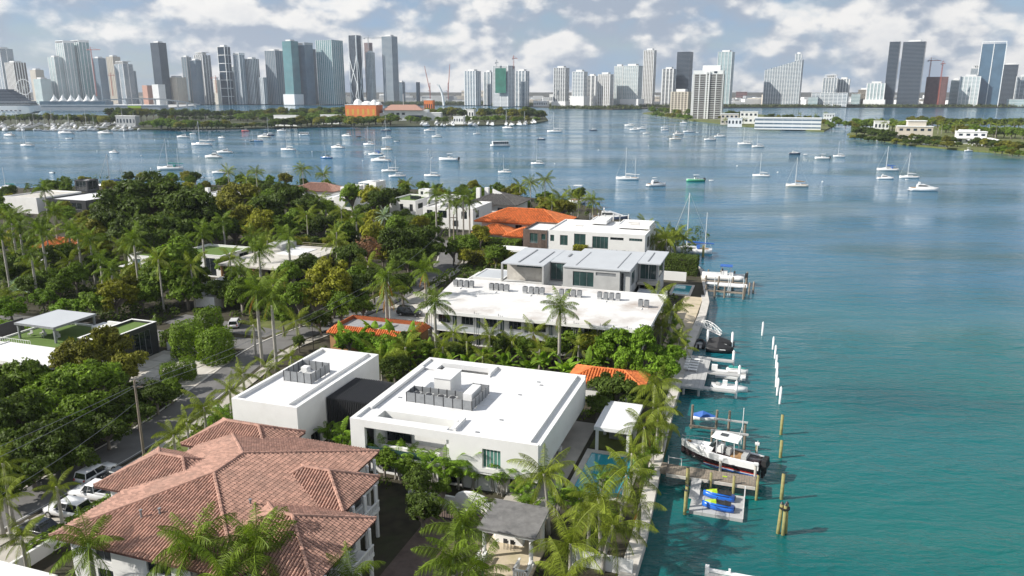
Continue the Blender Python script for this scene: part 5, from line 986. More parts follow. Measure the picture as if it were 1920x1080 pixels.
def palm(name, label, x, y, z, h, kind, nf, lean=(0,0), rs=1., fs=1., group=None, dry=0, rr=None):
    rr = rr or R; o = T(name, label, 'palm tree', (x, y, z), rr.uniform(0, 6.28) if not any(lean) else 0., group)
    pts = []; n = 7
    for i in range(n+1): t = i/n; pts.append((lean[0]*t**1.6, lean[1]*t**1.6, h*t))
    if kind == 'royal': rad_ = [.34,.27,.25,.25,.26,.25,.22,.17]
    else: rad_ = [.27,.2,.18,.17,.16,.15,.14,.13]
    m = MB(); m.tube(pts, [q*rs for q in rad_], 9); m.build('trunk', ptrunk, o, True)
    top = Vector(pts[-1])
    if kind == 'royal': m = MB(); m.tube([top-Vector((0,0,.1)), top+Vector((0,0,.6)), top+Vector((0,0,1.4))], [.2*rs,.19*rs,.09*rs], 8); m.build('crownshaft', cshaft, o, True); top = top+Vector((0,0,1.2))
    fm = FR['royal' if kind == 'royal' else 'coco' if kind == 'coco' else kind]; ns = len(fm)//2; a0 = rr.uniform(0, 6.28)
    for i in range(nf):
        lev = min(ns-1, int((i/nf)**.9*ns)); me = fm[lev*2+rr.randrange(2)]
        f = link('frond', me, o); f.location = top-Vector((0,0,.25*lev*.3)); f.rotation_euler = (rr.uniform(-.3,.3), rr.uniform(-.16,.18), a0+i*2.39996+rr.uniform(-.35,.35)); s = fs*rr.uniform(.8,1.12); f.scale = (s,s,s)
    for i in range(dry):
        f = link('dry_frond', FR['dry'][rr.randrange(2)], o); f.location = top-Vector((0,0,.4)); f.rotation_euler = (rr.uniform(-.1,.1), 0, rr.uniform(0,6.28)); f.scale = (fs*.9,)*3
    return o
def palms(area, kind, group, items, desc):
    """items: crown centre in the picture (x, y), height of the trunk, frond count, options"""
    items = sorted(items, key=lambda q: q[0])
    for i, it in enumerate(items):
        px, py, h, nf = it[:4]; op = it[4] if len(it) > 4 else {}; k = op.get('k', kind); top = h+(1.2 if k == 'royal' else 0)
        p = G(px, py, 1.2+top); ln = op.get('lean', (0,0)); x, y = p.x-ln[0], p.y-ln[1]; rr = random.Random(int(px*7+py*13))
        palm({'royal':'royal_palm','coco':'coconut_palm','date':'date_palm'}[k], '%s %s%s' % (desc, area, '' if len(items) == 1 else ', %s from left' % nth(i)), x, y, 1.2, h, k, nf, ln, op.get('rs', 1.), op.get('fs', 1.), group, op.get('dry', 0), rr)
palms('over the terracotta roof', 'royal', 'palms over the terracotta roof', [(166,1022,5.6,15,dict(fs=.85)),(360,1022,6.2,20,dict(fs=1.05)),(482,1022,6.2,20,dict(fs=1.08)),(420,1090,5.2,16,dict(fs=1.0))], 'royal palm with plume-like fronds')
palms('at the bottom edge beside the brick drive', 'royal', 'palms by the drive', [(660,1085,3.0,12,dict(fs=.8)),(868,985,5.0,19,dict(fs=1.0)),(850,1050,3.6,16,dict(fs=.95)),(905,1075,3.0,12,dict(fs=.9))], 'lush royal palm')
palms('near the sea wall in the right foreground', 'coco', 'foreground coconut palms', [(1020,888,6.4,18,dict(lean=(-.5,.4),fs=.85)),(1175,890,6.0,18,dict(dry=1,fs=.85,lean=(.5,.3))),(1122,935,6.2,18,dict(fs=.88,lean=(-.3,.5))),(1150,985,5.0,15,dict(lean=(.8,-.3),fs=.85)),(1070,1020,5.2,18,dict(fs=.95)),(1200,945,4.0,12,dict(dry=2,fs=.7)),(1060,1085,4.4,13,dict(fs=.85)),(1185,850,4.4,12,dict(fs=.7)),(1105,965,4.2,13,dict(fs=.75,dry=1))], 'yellow-green coconut palm')
palms('by the white pavilion', 'coco', 'palms by the pavilion', [(1228,722,6.8,17,dict(fs=.85)),(1208,800,5.6,17,dict(dry=1,fs=.8)),(1235,765,5.8,15,dict(fs=.75)),(1245,795,4,12,dict(fs=.6))], 'coconut palm')
palms('in the lower left garden', 'coco', 'lower left palms', [(106,912,5.6,14,dict(fs=.52)),(40,1005,4.2,14,dict(fs=.6)),(5,868,7,13,dict(fs=.7)),(-12,905,6,12,dict(fs=.7)),(8,935,5,11,dict(fs=.6))], 'slender coconut palm')
palms('beside the street behind the terracotta roof', 'coco', 'street palms', [(x,y,h,n,dict(fs=f)) for x,y,h,n,f in ((325,815,4.6,15,.7),(382,762,5.0,17,.75),(350,792,4,13,.65),(455,700,4.6,15,.7),(430,730,4,13,.65),(500,690,4,12,.65),(545,668,3.6,12,.6),(300,850,3,11,.5),(475,608,6.0,12,.6))], 'young coconut palm')
palms('standing as a pair beside the street corner', 'royal', 'corner royal palms', [(480,545,11.5,15,dict(fs=1.05,dry=1)),(508,556,11.0,15,dict(fs=1.05,dry=1))], 'tall royal palm')
palms('in the row along the left side street', 'royal', 'avenue of royal palms', [(2,438,12,14),(36,428,12,15),(76,430,13,15),(144,436,11.5,15),(168,448,10.5,14),(250,448,12,15),(485,470,11,15,dict(fs=1.05)),(100,396,12,14),(20,408,12,13)], 'tall royal palm')
palms('among the trees left of the apartment block', 'coco', 'mid palms', [(722,520,10.0,15,dict(dry=6,k='royal')),(797,505,10.0,15,dict(dry=5,k='royal')),(726,548,8,13,dict(dry=5)),(592,528,6,13,dict(dry=3)),(512,533,7,15),(630,452,9,15),(470,520,6,13),(555,600,4,12),(690,498,6,12)], 'palm with brown hanging fronds')
palms('in front of the apartment block', 'royal', 'palms before the apartment block', [(1050,575,9.2,17,dict(fs=1.0,dry=2)),(815,566,8.6,17,dict(fs=1.0))], 'large feathery royal palm')
palms('at the sea end of the apartment block', 'coco', 'palms at the sea end', [(1232,556,5.2,15),(1258,583,4.8,14),(1275,632,3.0,12,dict(fs=.6)),(1240,612,3.6,12,dict(fs=.8)),(1286,650,2.4,10,dict(fs=.5))], 'bright green palm')
palms('between white house and apartment block', 'coco', 'garden palms', [(850,625,5,13,dict(fs=.75)),(875,640,4.4,12,dict(fs=.7)),(918,628,5,13,dict(fs=.75)),(960,640,4.2,12,dict(fs=.7)),(1000,622,4.6,12,dict(fs=.75,dry=4)),(1120,628,4.6,13,dict(fs=.75)),(1085,648,3.6,12,dict(fs=.7)),(830,650,4,12,dict(fs=.8)),(760,650,4,12),(715,675,3.6,12),(1012,655,3.4,11,dict(dry=5,fs=.7)),(905,668,3,11,dict(fs=.7))], 'small garden palm')
palms('towering behind the white cubic houses', 'royal', 'far royal palms', [(817,365,12.5,14),(842,372,12,14),(868,366,13,15),(856,380,10,13),(880,378,11,13),(1250,448,5,14,dict(k='coco'))], 'slender royal palm')
palms('along the far shore', 'coco', 'shore palms', [(427,322,12,14),(462,335,10,14),(480,322,13,15),(567,316,13,16),(607,326,11,16),(995,342,11,15),(1022,336,12,15),(1052,370,8,15),(1085,372,7,14),(1112,374,8,15),(1035,378,7,13),(975,350,8,13),(710,360,7,13),(760,345,6,12),(1072,366,8,13)], 'tall coconut palm')
palms('beside the ketch and the timber-panelled house', 'coco', 'palms by the ketch', [(1225,450,4.5,15,dict(dry=1)),(1248,440,5.2,15),(1268,438,5.6,15),(1282,446,4.6,14),(1212,424,6,13),(1258,452,4,14)], 'bushy coconut palm')
palms('on the left among the dense gardens', 'coco', 'left garden palms', [(82,352,13,16,dict(k='royal')),(225,520,5,14),(295,437,7,13),(330,418,9,14),(195,405,9,13),(62,500,6,12),(130,490,6,12),(30,480,7,13),(270,505,5,12),(480,375,9,14),(455,392,8,13),(600,372,9,15),(640,396,8,15),(660,418,7,14),(610,410,7,13),(560,372,9,13),(575,395,8,13),(525,385,8,13),(180,470,7,13),(235,470,8,13),(10,555,4,12),(210,540,3.6,11)], 'leafy palm')
rr_ = random.Random(31)
palms('rising through the left gardens', 'coco', 'palms rising through the gardens', [(18+i*23+rr_.uniform(-9,9), rr_.uniform(392,505) if i < 20 else rr_.uniform(380,470), rr_.uniform(7.5,11.), 13, dict(k='royal' if i % 3 else 'coco', fs=rr_.uniform(.8,1.))) for i in range(29)], 'slender palm')
palms('by the white cubic house', 'date', 'date palm', [(720,404,6,26,dict(fs=1.3))], 'grey-green date palm with round crown')
# silver fan palm
p = G(45,545,3); o = T('fan_palm', 'broad silvery fan palm at the left side street', 'palm tree', (p.x,p.y,1.2)); m = MB(); m.cyl(0,0,0,1.8,.3,8); m.build('trunk', ptrunk, o)
m = MB()
for k in range(11):
    az = k*2.4; e = rad(70-k*6); st = Vector((math.cos(az)*math.cos(e), math.sin(az)*math.cos(e), math.sin(e))); c = Vector((0,0,1.8))+st*1.8; m.tube([(0,0,1.8), c], .04, 3)
    side = Vector((-math.sin(az), math.cos(az), 0)); upv = side.cross(st)
    for j in range(14):
        a = rad(-120+j*18); d = st*math.cos(a)+side*math.sin(a); d2 = st*math.cos(a+.3)+side*math.sin(a+.3); m.add([c, c+d*1.5-Vector((0,0,.15)), c+(d+d2)*.5*1.9-Vector((0,0,.35)), c+d2*1.5-Vector((0,0,.15))], [(0,1,2,3)])
m.build('fan_leaves', lf['silver'], o)

# ---- broadleaf trees
def crown(lobes, nleaf, size, rr, flat=.0):
    m = MB(); tot = sum(l[3]**2 for l in lobes)
    for (cx, cy, cz, r, sq) in lobes:
        n = int(nleaf*r*r/tot); fr = [(rr.gauss(0,1), rr.gauss(0,1), rr.gauss(0,1)) for _ in range(max(6, n//26))]
        fr = [Vector(f).normalized() for f in fr]
        for _ in range(n):
            if rr.random() < .8: d = (rr.choice(fr)+Vector((rr.gauss(0,.16), rr.gauss(0,.16), rr.gauss(0,.16)))).normalized()
            else: d = Vector((rr.gauss(0,1), rr.gauss(0,1), rr.gauss(0,1))).normalized()
            if d.z < -.35: d.z *= -.5; d.normalize()
            q = r*(rr.uniform(.62,1.04)); c = Vector((cx,cy,cz))+Vector((d.x*q, d.y*q, d.z*q*sq))
            nrm = (d+Vector((rr.gauss(0,.55), rr.gauss(0,.55), rr.gauss(0,.55)+.25))).normalized(); a = nrm.orthogonal().normalized(); b = nrm.cross(a); t = rr.uniform(0, 6.28)
            a, b = a*math.cos(t)+b*math.sin(t), b*math.cos(t)-a*math.sin(t); s = size*rr.uniform(.6,1.25)
            m.add([c-a*s, c-b*s*.45-nrm*s*.1, c+a*s, c+b*s*.45-nrm*s*.1], [(0,1,2,3)])
    return m
def make_tree(kind, nl, seed, nleaf, size, R0=4., H0=8., squash=.8):
    """prototype crown of radius R0 about its own centre, and a trunk of unit height"""
    rr = random.Random(seed); lobes = []
    for i in range(nl):
        z = 1-1.5*(i+.5)/nl; q = math.sqrt(max(0, 1-z*z)); a = i*2.4+rr.uniform(-.7,.7); k = R0*rr.uniform(.42,.82)
        lobes.append((q*math.cos(a)*k, q*math.sin(a)*k, z*k*squash, R0*rr.uniform(.22,.46), squash*rr.uniform(.85,1.1)))
    c = crown(lobes, nleaf, size, rr).mesh('crown', lf[kind]); t = MB(); t.tube([(0,0,0),(.12,.08,.5),(0,.1,.8)], [.4,.28,.2], 8)
    for l in lobes[1::2]: t.tube([(0,.1,.62),(l[0]*.5,l[1]*.5,.86),(l[0]*.95,l[1]*.95,1.0+l[2]*.1)], [.18,.11,.04], 5)
    return c, t.mesh('trunk', bark), R0
PT = {}
for kd, sq in (('dark',.8),('green',.85),('bright',.8),('yellow',.85),('olive',.8)): PT[kd] = [make_tree(kd, 13+3*s, 11*s+len(kd), 4800, .32, squash=sq) for s in range(4)]
PT['brown'] = [make_tree('brown', 14, 5, 1800, .2, squash=.7)]
def shaped(kind, seed, nleaf, size):                    # clipped dense shrub, about 2.2 m radius
    rr = random.Random(seed); m = MB()
    for _ in range(nleaf):
        d = Vector((rr.gauss(0,1), rr.gauss(0,1), rr.gauss(0,1))).normalized(); q = 2.0*rr.uniform(.86,1.06)/(abs(d.x)**4+abs(d.y)**4+abs(d.z)**4)**.25*(1+.10*math.sin(d.x*7+seed)*math.cos(d.y*6)+.06*math.sin(d.z*11)); c = Vector((d.x*q*.92, d.y*q*.92, d.z*q*1.12))
        n = (d+Vector((rr.gauss(0,.4), rr.gauss(0,.4), rr.gauss(0,.4)))).normalized(); a = n.orthogonal().normalized(); b = n.cross(a); s = size*rr.uniform(.6,1.2); m.add([c-a*s, c-b*s*.5, c+a*s, c+b*s*.5], [(0,1,2,3)])
    t = MB(); t.tube([(0,0,0),(0,0,1)], [.2,.1], 6); return m.mesh('crown', lf[kind]), t.mesh('trunk', bark), 2.1
PT['clipped'] = [shaped('green', 3, 5000, .17)]; PT['bush'] = [make_tree('dark', 9, 41, 3200, .22, 2.4), make_tree('green', 9, 42, 3200, .22, 2.4), make_tree('yellow', 9, 43, 3000, .22, 2.4)]
def tree(name, label, cat, x, y, z, kind, Rm, zc, rz, group=None, idx=0):
    c, t, r0 = PT[kind][idx % len(PT[kind])]; o = T(name, label, cat, (x, y, z), rz, group); k = link('crown', c, o); s = Rm/r0; k.location = (0,0,zc); qx = .84+.32*((idx*37) % 10)/9; k.scale = (s*qx, s/qx, min(s*1.05, zc*1.12/(r0*.85))); t_ = link('trunk', t, o); t_.scale = (max(.4, s*.9), max(.4, s*.9), zc); return o
def trees(area, items, group, nm='broadleaf_tree'):
    items = sorted(items, key=lambda q: q[0]); seen = {}
    D = dict(dark='dark green broadleaf tree', green='green leafy tree', bright='bright green broad-leaved tree', yellow='yellow-green leafy tree', olive='rusty olive tree', brown='brown nearly leafless tree', clipped='clipped dense round shrub', bush='leafy bush')
    for i, (px, py, wpx, zc, kd) in enumerate(items):
        p = G(px, py, 1.2+zc); sc_ = (p.y*math.cos(PITCH)+(CAM_H-zc)*math.sin(PITCH))/FOC; Rm = wpx*sc_/2
        n = seen.get(kd, 0); seen[kd] = n+1; tot = sum(1 for q in items if q[4] == kd)
        tree({'clipped':'clipped_shrub','bush':'bush'}.get(kd, nm), '%s %s%s' % (D[kd], area, '' if tot == 1 else ', %s such from left' % nth(n)), {'clipped':'shrub','bush':'bush'}.get(kd, 'tree'), p.x, p.y, 1.2, kd, Rm, zc, (px*1.7) % 6.28, group, int(px+py))
trees('in the big ficus grove at far left', [(200,420,90,9,'dark'),(240,395,110,11,'dark'),(292,372,125,13.5,'dark'),(345,392,110,12,'dark'),(250,440,90,8,'dark'),(310,435,100,8.5,'dark'),(390,412,80,9,'dark'),(365,440,70,7,'green'),(180,440,70,7,'olive'),(415,392,60,10,'olive'),(330,415,80,9,'dark'),(275,455,70,7,'dark')], 'ficus grove')
trees('behind the pale rooftops left of centre', [(445,372,80,9,'olive'),(500,395,80,8,'dark'),(540,372,80,9.5,'dark'),(580,392,70,8,'dark'),(490,425,80,7,'yellow'),(440,432,60,6,'dark'),(405,440,60,6,'green'),(520,430,60,6,'green'),(555,425,70,6,'green'),(460,405,60,7,'olive'),(660,366,50,8,'green'),(700,372,56,8,'yellow'),(716,376,60,8,'dark'),(600,425,60,6,'dark'),(645,438,60,6,'green'),(525,458,50,5,'dark'),(560,462,50,5,'yellow')], 'trees left of centre')
trees('around the turf-roofed house', [(332,500,120,8,'green'),(300,530,90,5,'green'),(350,545,80,4,'green'),(365,525,60,5,'dark'),(215,560,90,4,'yellow'),(175,572,60,3.4,'green'),(240,545,60,4,'yellow'),(105,485,70,5,'dark'),(25,500,70,5,'dark'),(190,500,70,5,'dark'),(140,520,60,4.5,'green'),(60,535,60,4,'dark'),(415,545,60,4,'dark'),(440,520,50,4.5,'dark'),(420,500,40,4,'green'),(110,540,50,3.6,'green'),(80,560,50,3,'bright'),(20,580,60,2.6,'bright'),(130,580,60,2.6,'bright')], 'trees around the turf roof')
trees('along the middle street', [(690,472,80,7,'brown'),(740,458,80,7.5,'dark'),(785,452,80,7,'dark'),(765,492,80,5.5,'dark'),(622,522,90,8,'yellow'),(655,482,70,7,'dark'),(560,555,70,6,'green'),(590,560,70,5.5,'yellow'),(540,515,60,5.5,'green'),(665,545,70,5,'dark'),(640,575,70,4.2,'green'),(700,525,60,5,'dark'),(755,535,60,5,'dark'),(600,600,50,3,'dark'),(680,575,50,3.4,'green'),(530,590,50,4,'green'),(520,560,50,4,'dark'),(810,470,50,5,'dark'),(635,545,60,6,'yellow'),(700,440,60,6,'yellow'),(745,425,50,5,'green'),(575,500,60,6,'dark'),(850,470,40,4,'green'),(900,445,50,4.4,'yellow'),(880,462,50,3.6,'green'),(930,480,50,3.2,'green'),(870,480,40,3,'yellow')], 'street trees')
trees('in front of the pergola house', [(205,655,100,5,'olive'),(150,680,110,5,'olive'),(175,718,110,4.6,'green'),(110,735,110,4.2,'green'),(235,690,80,4.4,'olive'),(45,725,110,4.5,'green'),(20,790,130,4.2,'dark'),(150,775,100,4,'green'),(95,830,120,3.6,'dark'),(30,850,110,3.6,'dark'),(210,760,80,3.6,'dark'),(0,740,80,5,'dark'),(-40,800,120,5,'dark'),(-50,720,120,5,'dark'),(60,780,110,3.2,'green'),(130,820,90,2.8,'dark'),(200,810,80,2.4,'dark'),(60,880,100,2.6,'dark'),(150,860,70,2.2,'dark'),(250,745,60,2.2,'dark'),(10,915,80,2.4,'dark'),(292,742,66,2.8,'dark'),(258,775,60,2.4,'dark'),(320,730,50,2.2,'green')], 'trees before the pergola house')
trees('beside the cross street', [(352,640,62,2.7,'clipped'),(406,650,62,2.7,'clipped'),(392,606,50,2.6,'clipped'),(352,692,36,1.6,'clipped'),(318,700,34,1.6,'clipped')], 'clipped shrubs')
trees('at the sea end of the gardens', [(1150,648,90,4,'bright'),(1205,652,86,4,'bright'),(1240,692,70,3,'bright'),(1105,645,50,3.4,'yellow'),(1180,680,70,3,'bright'),(1255,665,50,3,'bright'),(1150,735,90,3.4,'dark'),(1195,745,60,2.8,'dark'),(1120,760,50,2.8,'dark'),(1130,720,50,3,'dark'),(1232,790,40,2.6,'olive')], 'sea end trees')
trees('between the terracotta house and the white house', [(785,905,70,3.4,'dark'),(792,955,80,3,'dark'),(765,880,50,3,'green'),(720,862,50,2.4,'green'),(745,845,50,2.4,'bright'),(690,850,44,2.2,'green'),(830,915,40,2.6,'green')], 'shrubs between the houses')
trees('between the street corner and the ochre house', [(655,640,50,3,'bright'),(690,645,60,3.2,'bright'),(730,650,60,3.2,'bright'),(765,640,60,3,'dark'),(700,680,50,2.6,'green'),(740,690,60,2.6,'dark'),(800,660,50,2.6,'green'),(560,640,30,2,'dark'),(940,650,60,3,'dark'),(980,655,60,2.6,'green'),(860,660,60,2.4,'dark'),(1040,655,60,2.4,'green'),(1075,640,60,3,'green')], 'garden trees')
# further small trees that close the gardens, kept off houses and streets
def blocked0(u, v, mg):
    if any(a-mg < u < b+mg and c-mg*2.2 < v < d+mg for a, b, c, d in FOOT): return True
    if any((u-p[0])**2+(v-p[1])**2 < 36 for p in ST1+ST2): return True
    if -108 < u < -79 and 84 < v < 119: return True
    if -73 < u < -57 and 112 < v < 150: return True
    return u > -62 or v > 302
rr = random.Random(77); spots = []
while len(spots) < 150:
    u, v = rr.uniform(-290,-62), rr.uniform(112,300)
    if blocked0(u, v, 2.2) or any((u-a)**2+(v-b)**2 < 30 for a, b in spots): continue
    x, y = W(u, v)
    if x < -.72*y-12: continue
    spots.append((u, v))
spots.sort()
for i, (u, v) in enumerate(spots):
    x, y = W(u, v); kd = rr.choice(('dark','dark','green','green','yellow','olive')); zc = rr.uniform(2.6,4.6)
    tree('broadleaf_tree', 'small %s garden tree in the left gardens, %s from the left' % ({'dark':'dark','green':'green','yellow':'yellowish','olive':'olive'}[kd], nth(i)), 'tree', x, y, 1.2, kd, rr.uniform(2.6,4.4), zc, rr.uniform(0,6), 'small garden trees', i)
def hedge(label, u0, u1, v0, v1, h_, kind='green', dens=26):
    o = TU('hedge', label, 'hedge', (u0+u1)/2, (v0+v1)/2); rr = random.Random(int(u0*10+v0)); m = MB(); A = 2*((u1-u0)+(v1-v0))*h_+(u1-u0)*(v1-v0); n = min(9000, int(A*dens))
    part(o, 'stems', soil, (u0+.25,u1-.25,v0+.25,v1-.25,1.2,1.2+h_-.3))
    for _ in range(n):
        f = rr.random(); u, v, z = rr.uniform(u0,u1), rr.uniform(v0,v1), rr.uniform(1.2,1.2+h_)
        if f < .4: z = 1.2+h_+rr.uniform(-.12,.1); n_v = Vector((0,0,1))
        elif f < .7: v = v0+rr.uniform(-.08,.15); n_v = Vector((0,-1,.2))
        elif f < .8: u = u0+rr.uniform(-.08,.15); n_v = Vector((-1,0,.2))
        elif f < .95: u = u1-rr.uniform(-.08,.15); n_v = Vector((1,0,.2))
        else: v = v1; n_v = Vector((0,1,.2))
        nv = (n_v+Vector((rr.gauss(0,.5), rr.gauss(0,.5), rr.gauss(0,.5)))).normalized(); a = nv.orthogonal().normalized(); b = nv.cross(a); s = rr.uniform(.14,.26); c = Vector((u,v,z)); m.add([c-a*s, c-b*s*.5, c+a*s, c+b*s*.5], [(0,1,2,3)])
    m.build('leaves', lf[kind], o); foot(u0,u1,v0,v1); return o
hedge('square clipped hedge along the pergola house drive', -98,-88.5,100.4,103.0,2.6); hedge('long low hedge in front of the parked white cars', -63.9,-62.9,46,57.6,1.6); hedge('tall dark hedge between concrete house and jetty', -23.5,-15.2,183,189,4.2,'dark'); hedge('long green hedge below the orange-roofed villa', -84,-64,193.6,198.6,3.4); hedge('dark hedge beside the white cubic house', -113,-104,214,226,3.8,'dark',14); hedge('shrub hedge in front of the timber-panelled house', -47.5,-44,190.5,193,4.0,'yellow'); hedge('rounded shrubs in front of the white wall of the timber-panelled house', -38.6,-33,189.5,192.5,3.2,'dark')
hedge('dark hedge behind the bare concrete house', -118,-100,164,168,5.,'dark',12); hedge('low hedge beside the side street at left', -150,-122,98.5,101,1.3,'bright'); hedge('hedge of bamboo below the boundary wall', -72,-61.5,178,184,3.2,'yellow',18)
# clumping areca palms and broad-leaved clumps
def make_clump(kind):
    m = MB(); rr = random.Random(len(kind)*3+1)
    if kind == 'areca':
        for k in range(20): frond(m, rr.uniform(1.7,2.5), rad(rr.uniform(55,85)), rad(rr.uniform(-50,10)), n=28, ll=.5, hang=.3, wid=.028, base=(rr.gauss(0,.3), rr.gauss(0,.3), rr.uniform(1.2,2.9)), az=rr.uniform(0,6.28), rng=rr)
        t = MB()
        for k in range(7): t.tube([(rr.gauss(0,.25), rr.gauss(0,.25), 0), (rr.gauss(0,.3), rr.gauss(0,.3), 2.8)], [.06,.05], 5)
        return m.mesh('fronds', lf['bright']), t.mesh('stems', ptrunk)
    for k in range(16):                                 # banana-like paddles
        az = rr.uniform(0,6.28); e0 = rad(rr.uniform(45,85)); L = rr.uniform(1.8,2.8); p = Vector((rr.gauss(0,.3), rr.gauss(0,.3), rr.uniform(.6,1.8))); side = Vector((-math.sin(az), math.cos(az), 0)); prev = None
        for i in range(7):
            t = i/6; e = e0-t*1.3; d = Vector((math.cos(az)*math.cos(e), math.sin(az)*math.cos(e), math.sin(e))); w_ = .42*math.sin(math.pi*min(.08+t*.9,1)); cur = (p+side*w_-Vector((0,0,w_*.35)), p.copy(), p-side*w_-Vector((0,0,w_*.35)))
            if prev: m.add([prev[0],prev[1],cur[1],cur[0]], [(0,1,2,3)]); m.add([prev[1],prev[2],cur[2],cur[1]], [(0,1,2,3)])
            prev = cur; p = p+d*L/6
    t = MB(); t.cyl(0,0,0,1.6,.14,7,.1); return m.mesh('leaves', lf['bright']), t.mesh('stem', cshaft)
CL = dict(areca=make_clump('areca'), banana=make_clump('banana'))
def clumps(area, kind, items):
    for i, (px, py, s) in enumerate(sorted(items)):
        p = G(px, py, 1.2+2.6*s); o = T('areca_palm' if kind == 'areca' else 'banana_plant', '%s %s, %s from the left' % ('feathery areca palm clump' if kind == 'areca' else 'broad paddle-leaved plant', area, nth(i)), 'palm' if kind == 'areca' else 'plant', (p.x,p.y,1.2), px*.9, kind+' row', s); link('fronds' if kind == 'areca' else 'leaves', CL[kind][0], o); link('stems' if kind == 'areca' else 'stem', CL[kind][1], o)
clumps('along the front of the white house', 'areca', [(690,838,1.0),(718,845,1.0),(745,860,1.),(775,858,1.05),(811,866,1.1),(836,876,1.1),(861,872,1.1),(889,872,1.15),(922,876,1.1),(940,884,1.1),(972,872,1.2),(998,890,1.1),(640,815,1.0),(617,808,.9),(660,830,.9)]); clumps('at the foot of the white garage block', 'areca', [(440,795,1.),(462,790,1.),(485,796,1.),(508,800,.9),(528,806,.8),(405,790,1.),(420,775,1.)])
clumps('near the ochre house', 'banana', [(640,625,1.4),(672,622,1.6),(705,612,1.7),(738,625,1.6),(690,648,1.4),(720,655,1.4),(758,650,1.4),(765,628,1.5)]); clumps('in the strip behind the white house', 'banana', [(800,655,1.2),(838,668,1.2),(880,672,1.2),(915,660,1.2),(950,668,1.2),(990,672,1.2),(1020,664,1.1),(1060,676,1.2),(1100,672,1.2),(1125,660,1.2)]); clumps('in the sandy garden by the sea wall', 'areca', [(1262,605,.8),(1270,625,.7),(1255,640,.8),(1282,640,.6)]); clumps('in the lower right garden', 'areca', [(1000,945,1.),(1045,925,1.),(1090,935,1.),(985,915,.9),(1130,900,.9),(1200,865,.8),(1225,840,.8),(1238,812,.8),(1215,885,.8)])
# low undergrowth that fills the gardens
rr = random.Random(99); m1, m2, m3 = MB(), MB(), MB(); ROADS = ST1+ST2
def blocked(u, v):
    if any(a-.6 < u < b+.6 and c-.6 < v < d+.6 for a, b, c, d in FOOT): return True
    if any((u-p[0])**2+(v-p[1])**2 < 14 for p in ROADS): return True
    if -108 < u < -79 and 84 < v < 119: return True
    if -73 < u < -57 and 117 < v < 149: return True
    if -31.5 < u < -23 and 40 < v < 69: return True
    if -70 < u < -62 and 42 < v < 62: return True
    if u > -17 and 138 < v: return True
    if u > -11.8: return True
    if -24.8 < u < -19 and v < 94: return True
    return False
def scatter(mb, n, ur, vr, size, per, hgt):
    k = 0
    while k < n:
        u, v = rr.uniform(*ur), rr.uniform(*vr); k += 1
        if blocked(u, v): continue
        x, y = W(u, v); h_ = hgt*rr.uniform(.4,1.3); r_ = h_*rr.uniform(.6,1.0)
        for _ in range(per):
            d = Vector((rr.gauss(0,1), rr.gauss(0,1), abs(rr.gauss(0,1)))).normalized(); c = Vector((x+d.x*r_, y+d.y*r_, 1.2+d.z*h_)); nv = (d+Vector((rr.gauss(0,.5), rr.gauss(0,.5), rr.gauss(0,.5)))).normalized(); a = nv.orthogonal().normalized(); b = nv.cross(a); s = size*rr.uniform(.6,1.3); mb.add([c-a*s, c-b*s*.5, c+a*s, c+b*s*.5], [(0,1,2,3)])
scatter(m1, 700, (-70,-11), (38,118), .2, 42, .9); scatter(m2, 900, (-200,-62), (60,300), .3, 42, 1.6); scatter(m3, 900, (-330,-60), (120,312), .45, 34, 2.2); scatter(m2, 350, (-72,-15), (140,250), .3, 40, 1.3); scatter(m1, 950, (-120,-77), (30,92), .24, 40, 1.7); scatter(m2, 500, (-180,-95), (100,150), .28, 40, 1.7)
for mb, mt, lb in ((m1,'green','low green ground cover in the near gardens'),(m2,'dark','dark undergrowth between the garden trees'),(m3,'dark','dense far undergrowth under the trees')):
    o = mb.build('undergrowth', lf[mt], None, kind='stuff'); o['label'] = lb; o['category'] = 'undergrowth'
# ================================================================ far shores
def landpoly(name, near, far, z=1.2, mat=soil):
    P = [G(a, b, 0) for a, b in near]+[G(a, b, 0) for a, b in far]; m = MB(); m.prism([(p.x, p.y) for p in P], -2, z); return struct(name, m, mat)
landpoly('causeway_island_ground', [(-500,246),(0,245),(270,244),(420,243),(600,239),(740,238),(860,237),(990,234),(1028,227)], [(1022,219),(900,213),(600,213),(480,214),(330,217),(-500,219)], 1.2, M('island_scrub', (.045,.052,.02), .95, .4, .05))
landpoly('port_island_ground', [(-600,211),(150,207),(320,203),(365,199)], [(360,194),(200,192),(-600,192)], 2.5, concrete)
landpoly('venetian_island_ground', [(1205,213),(1300,227),(1400,238),(1480,244),(1545,247)], [(1562,238),(1550,229),(1400,213),(1230,209)], 1.2, lawn)
landpoly('right_island_ground', [(1588,253),(1640,263),(1700,273),(1800,282),(1920,292),(2300,312)], [(2300,246),(1920,243),(1750,238),(1620,241)], 1.2, lawn)
m = MB(); m.prism([(-12000,2750),(-700,2750),(-420,2640),(-60,2560),(250,1960),(420,2150),(700,2230),(12000,2230),(40000,50000),(-40000,50000)], -2, 2.0); struct('mainland_ground', m, soil)

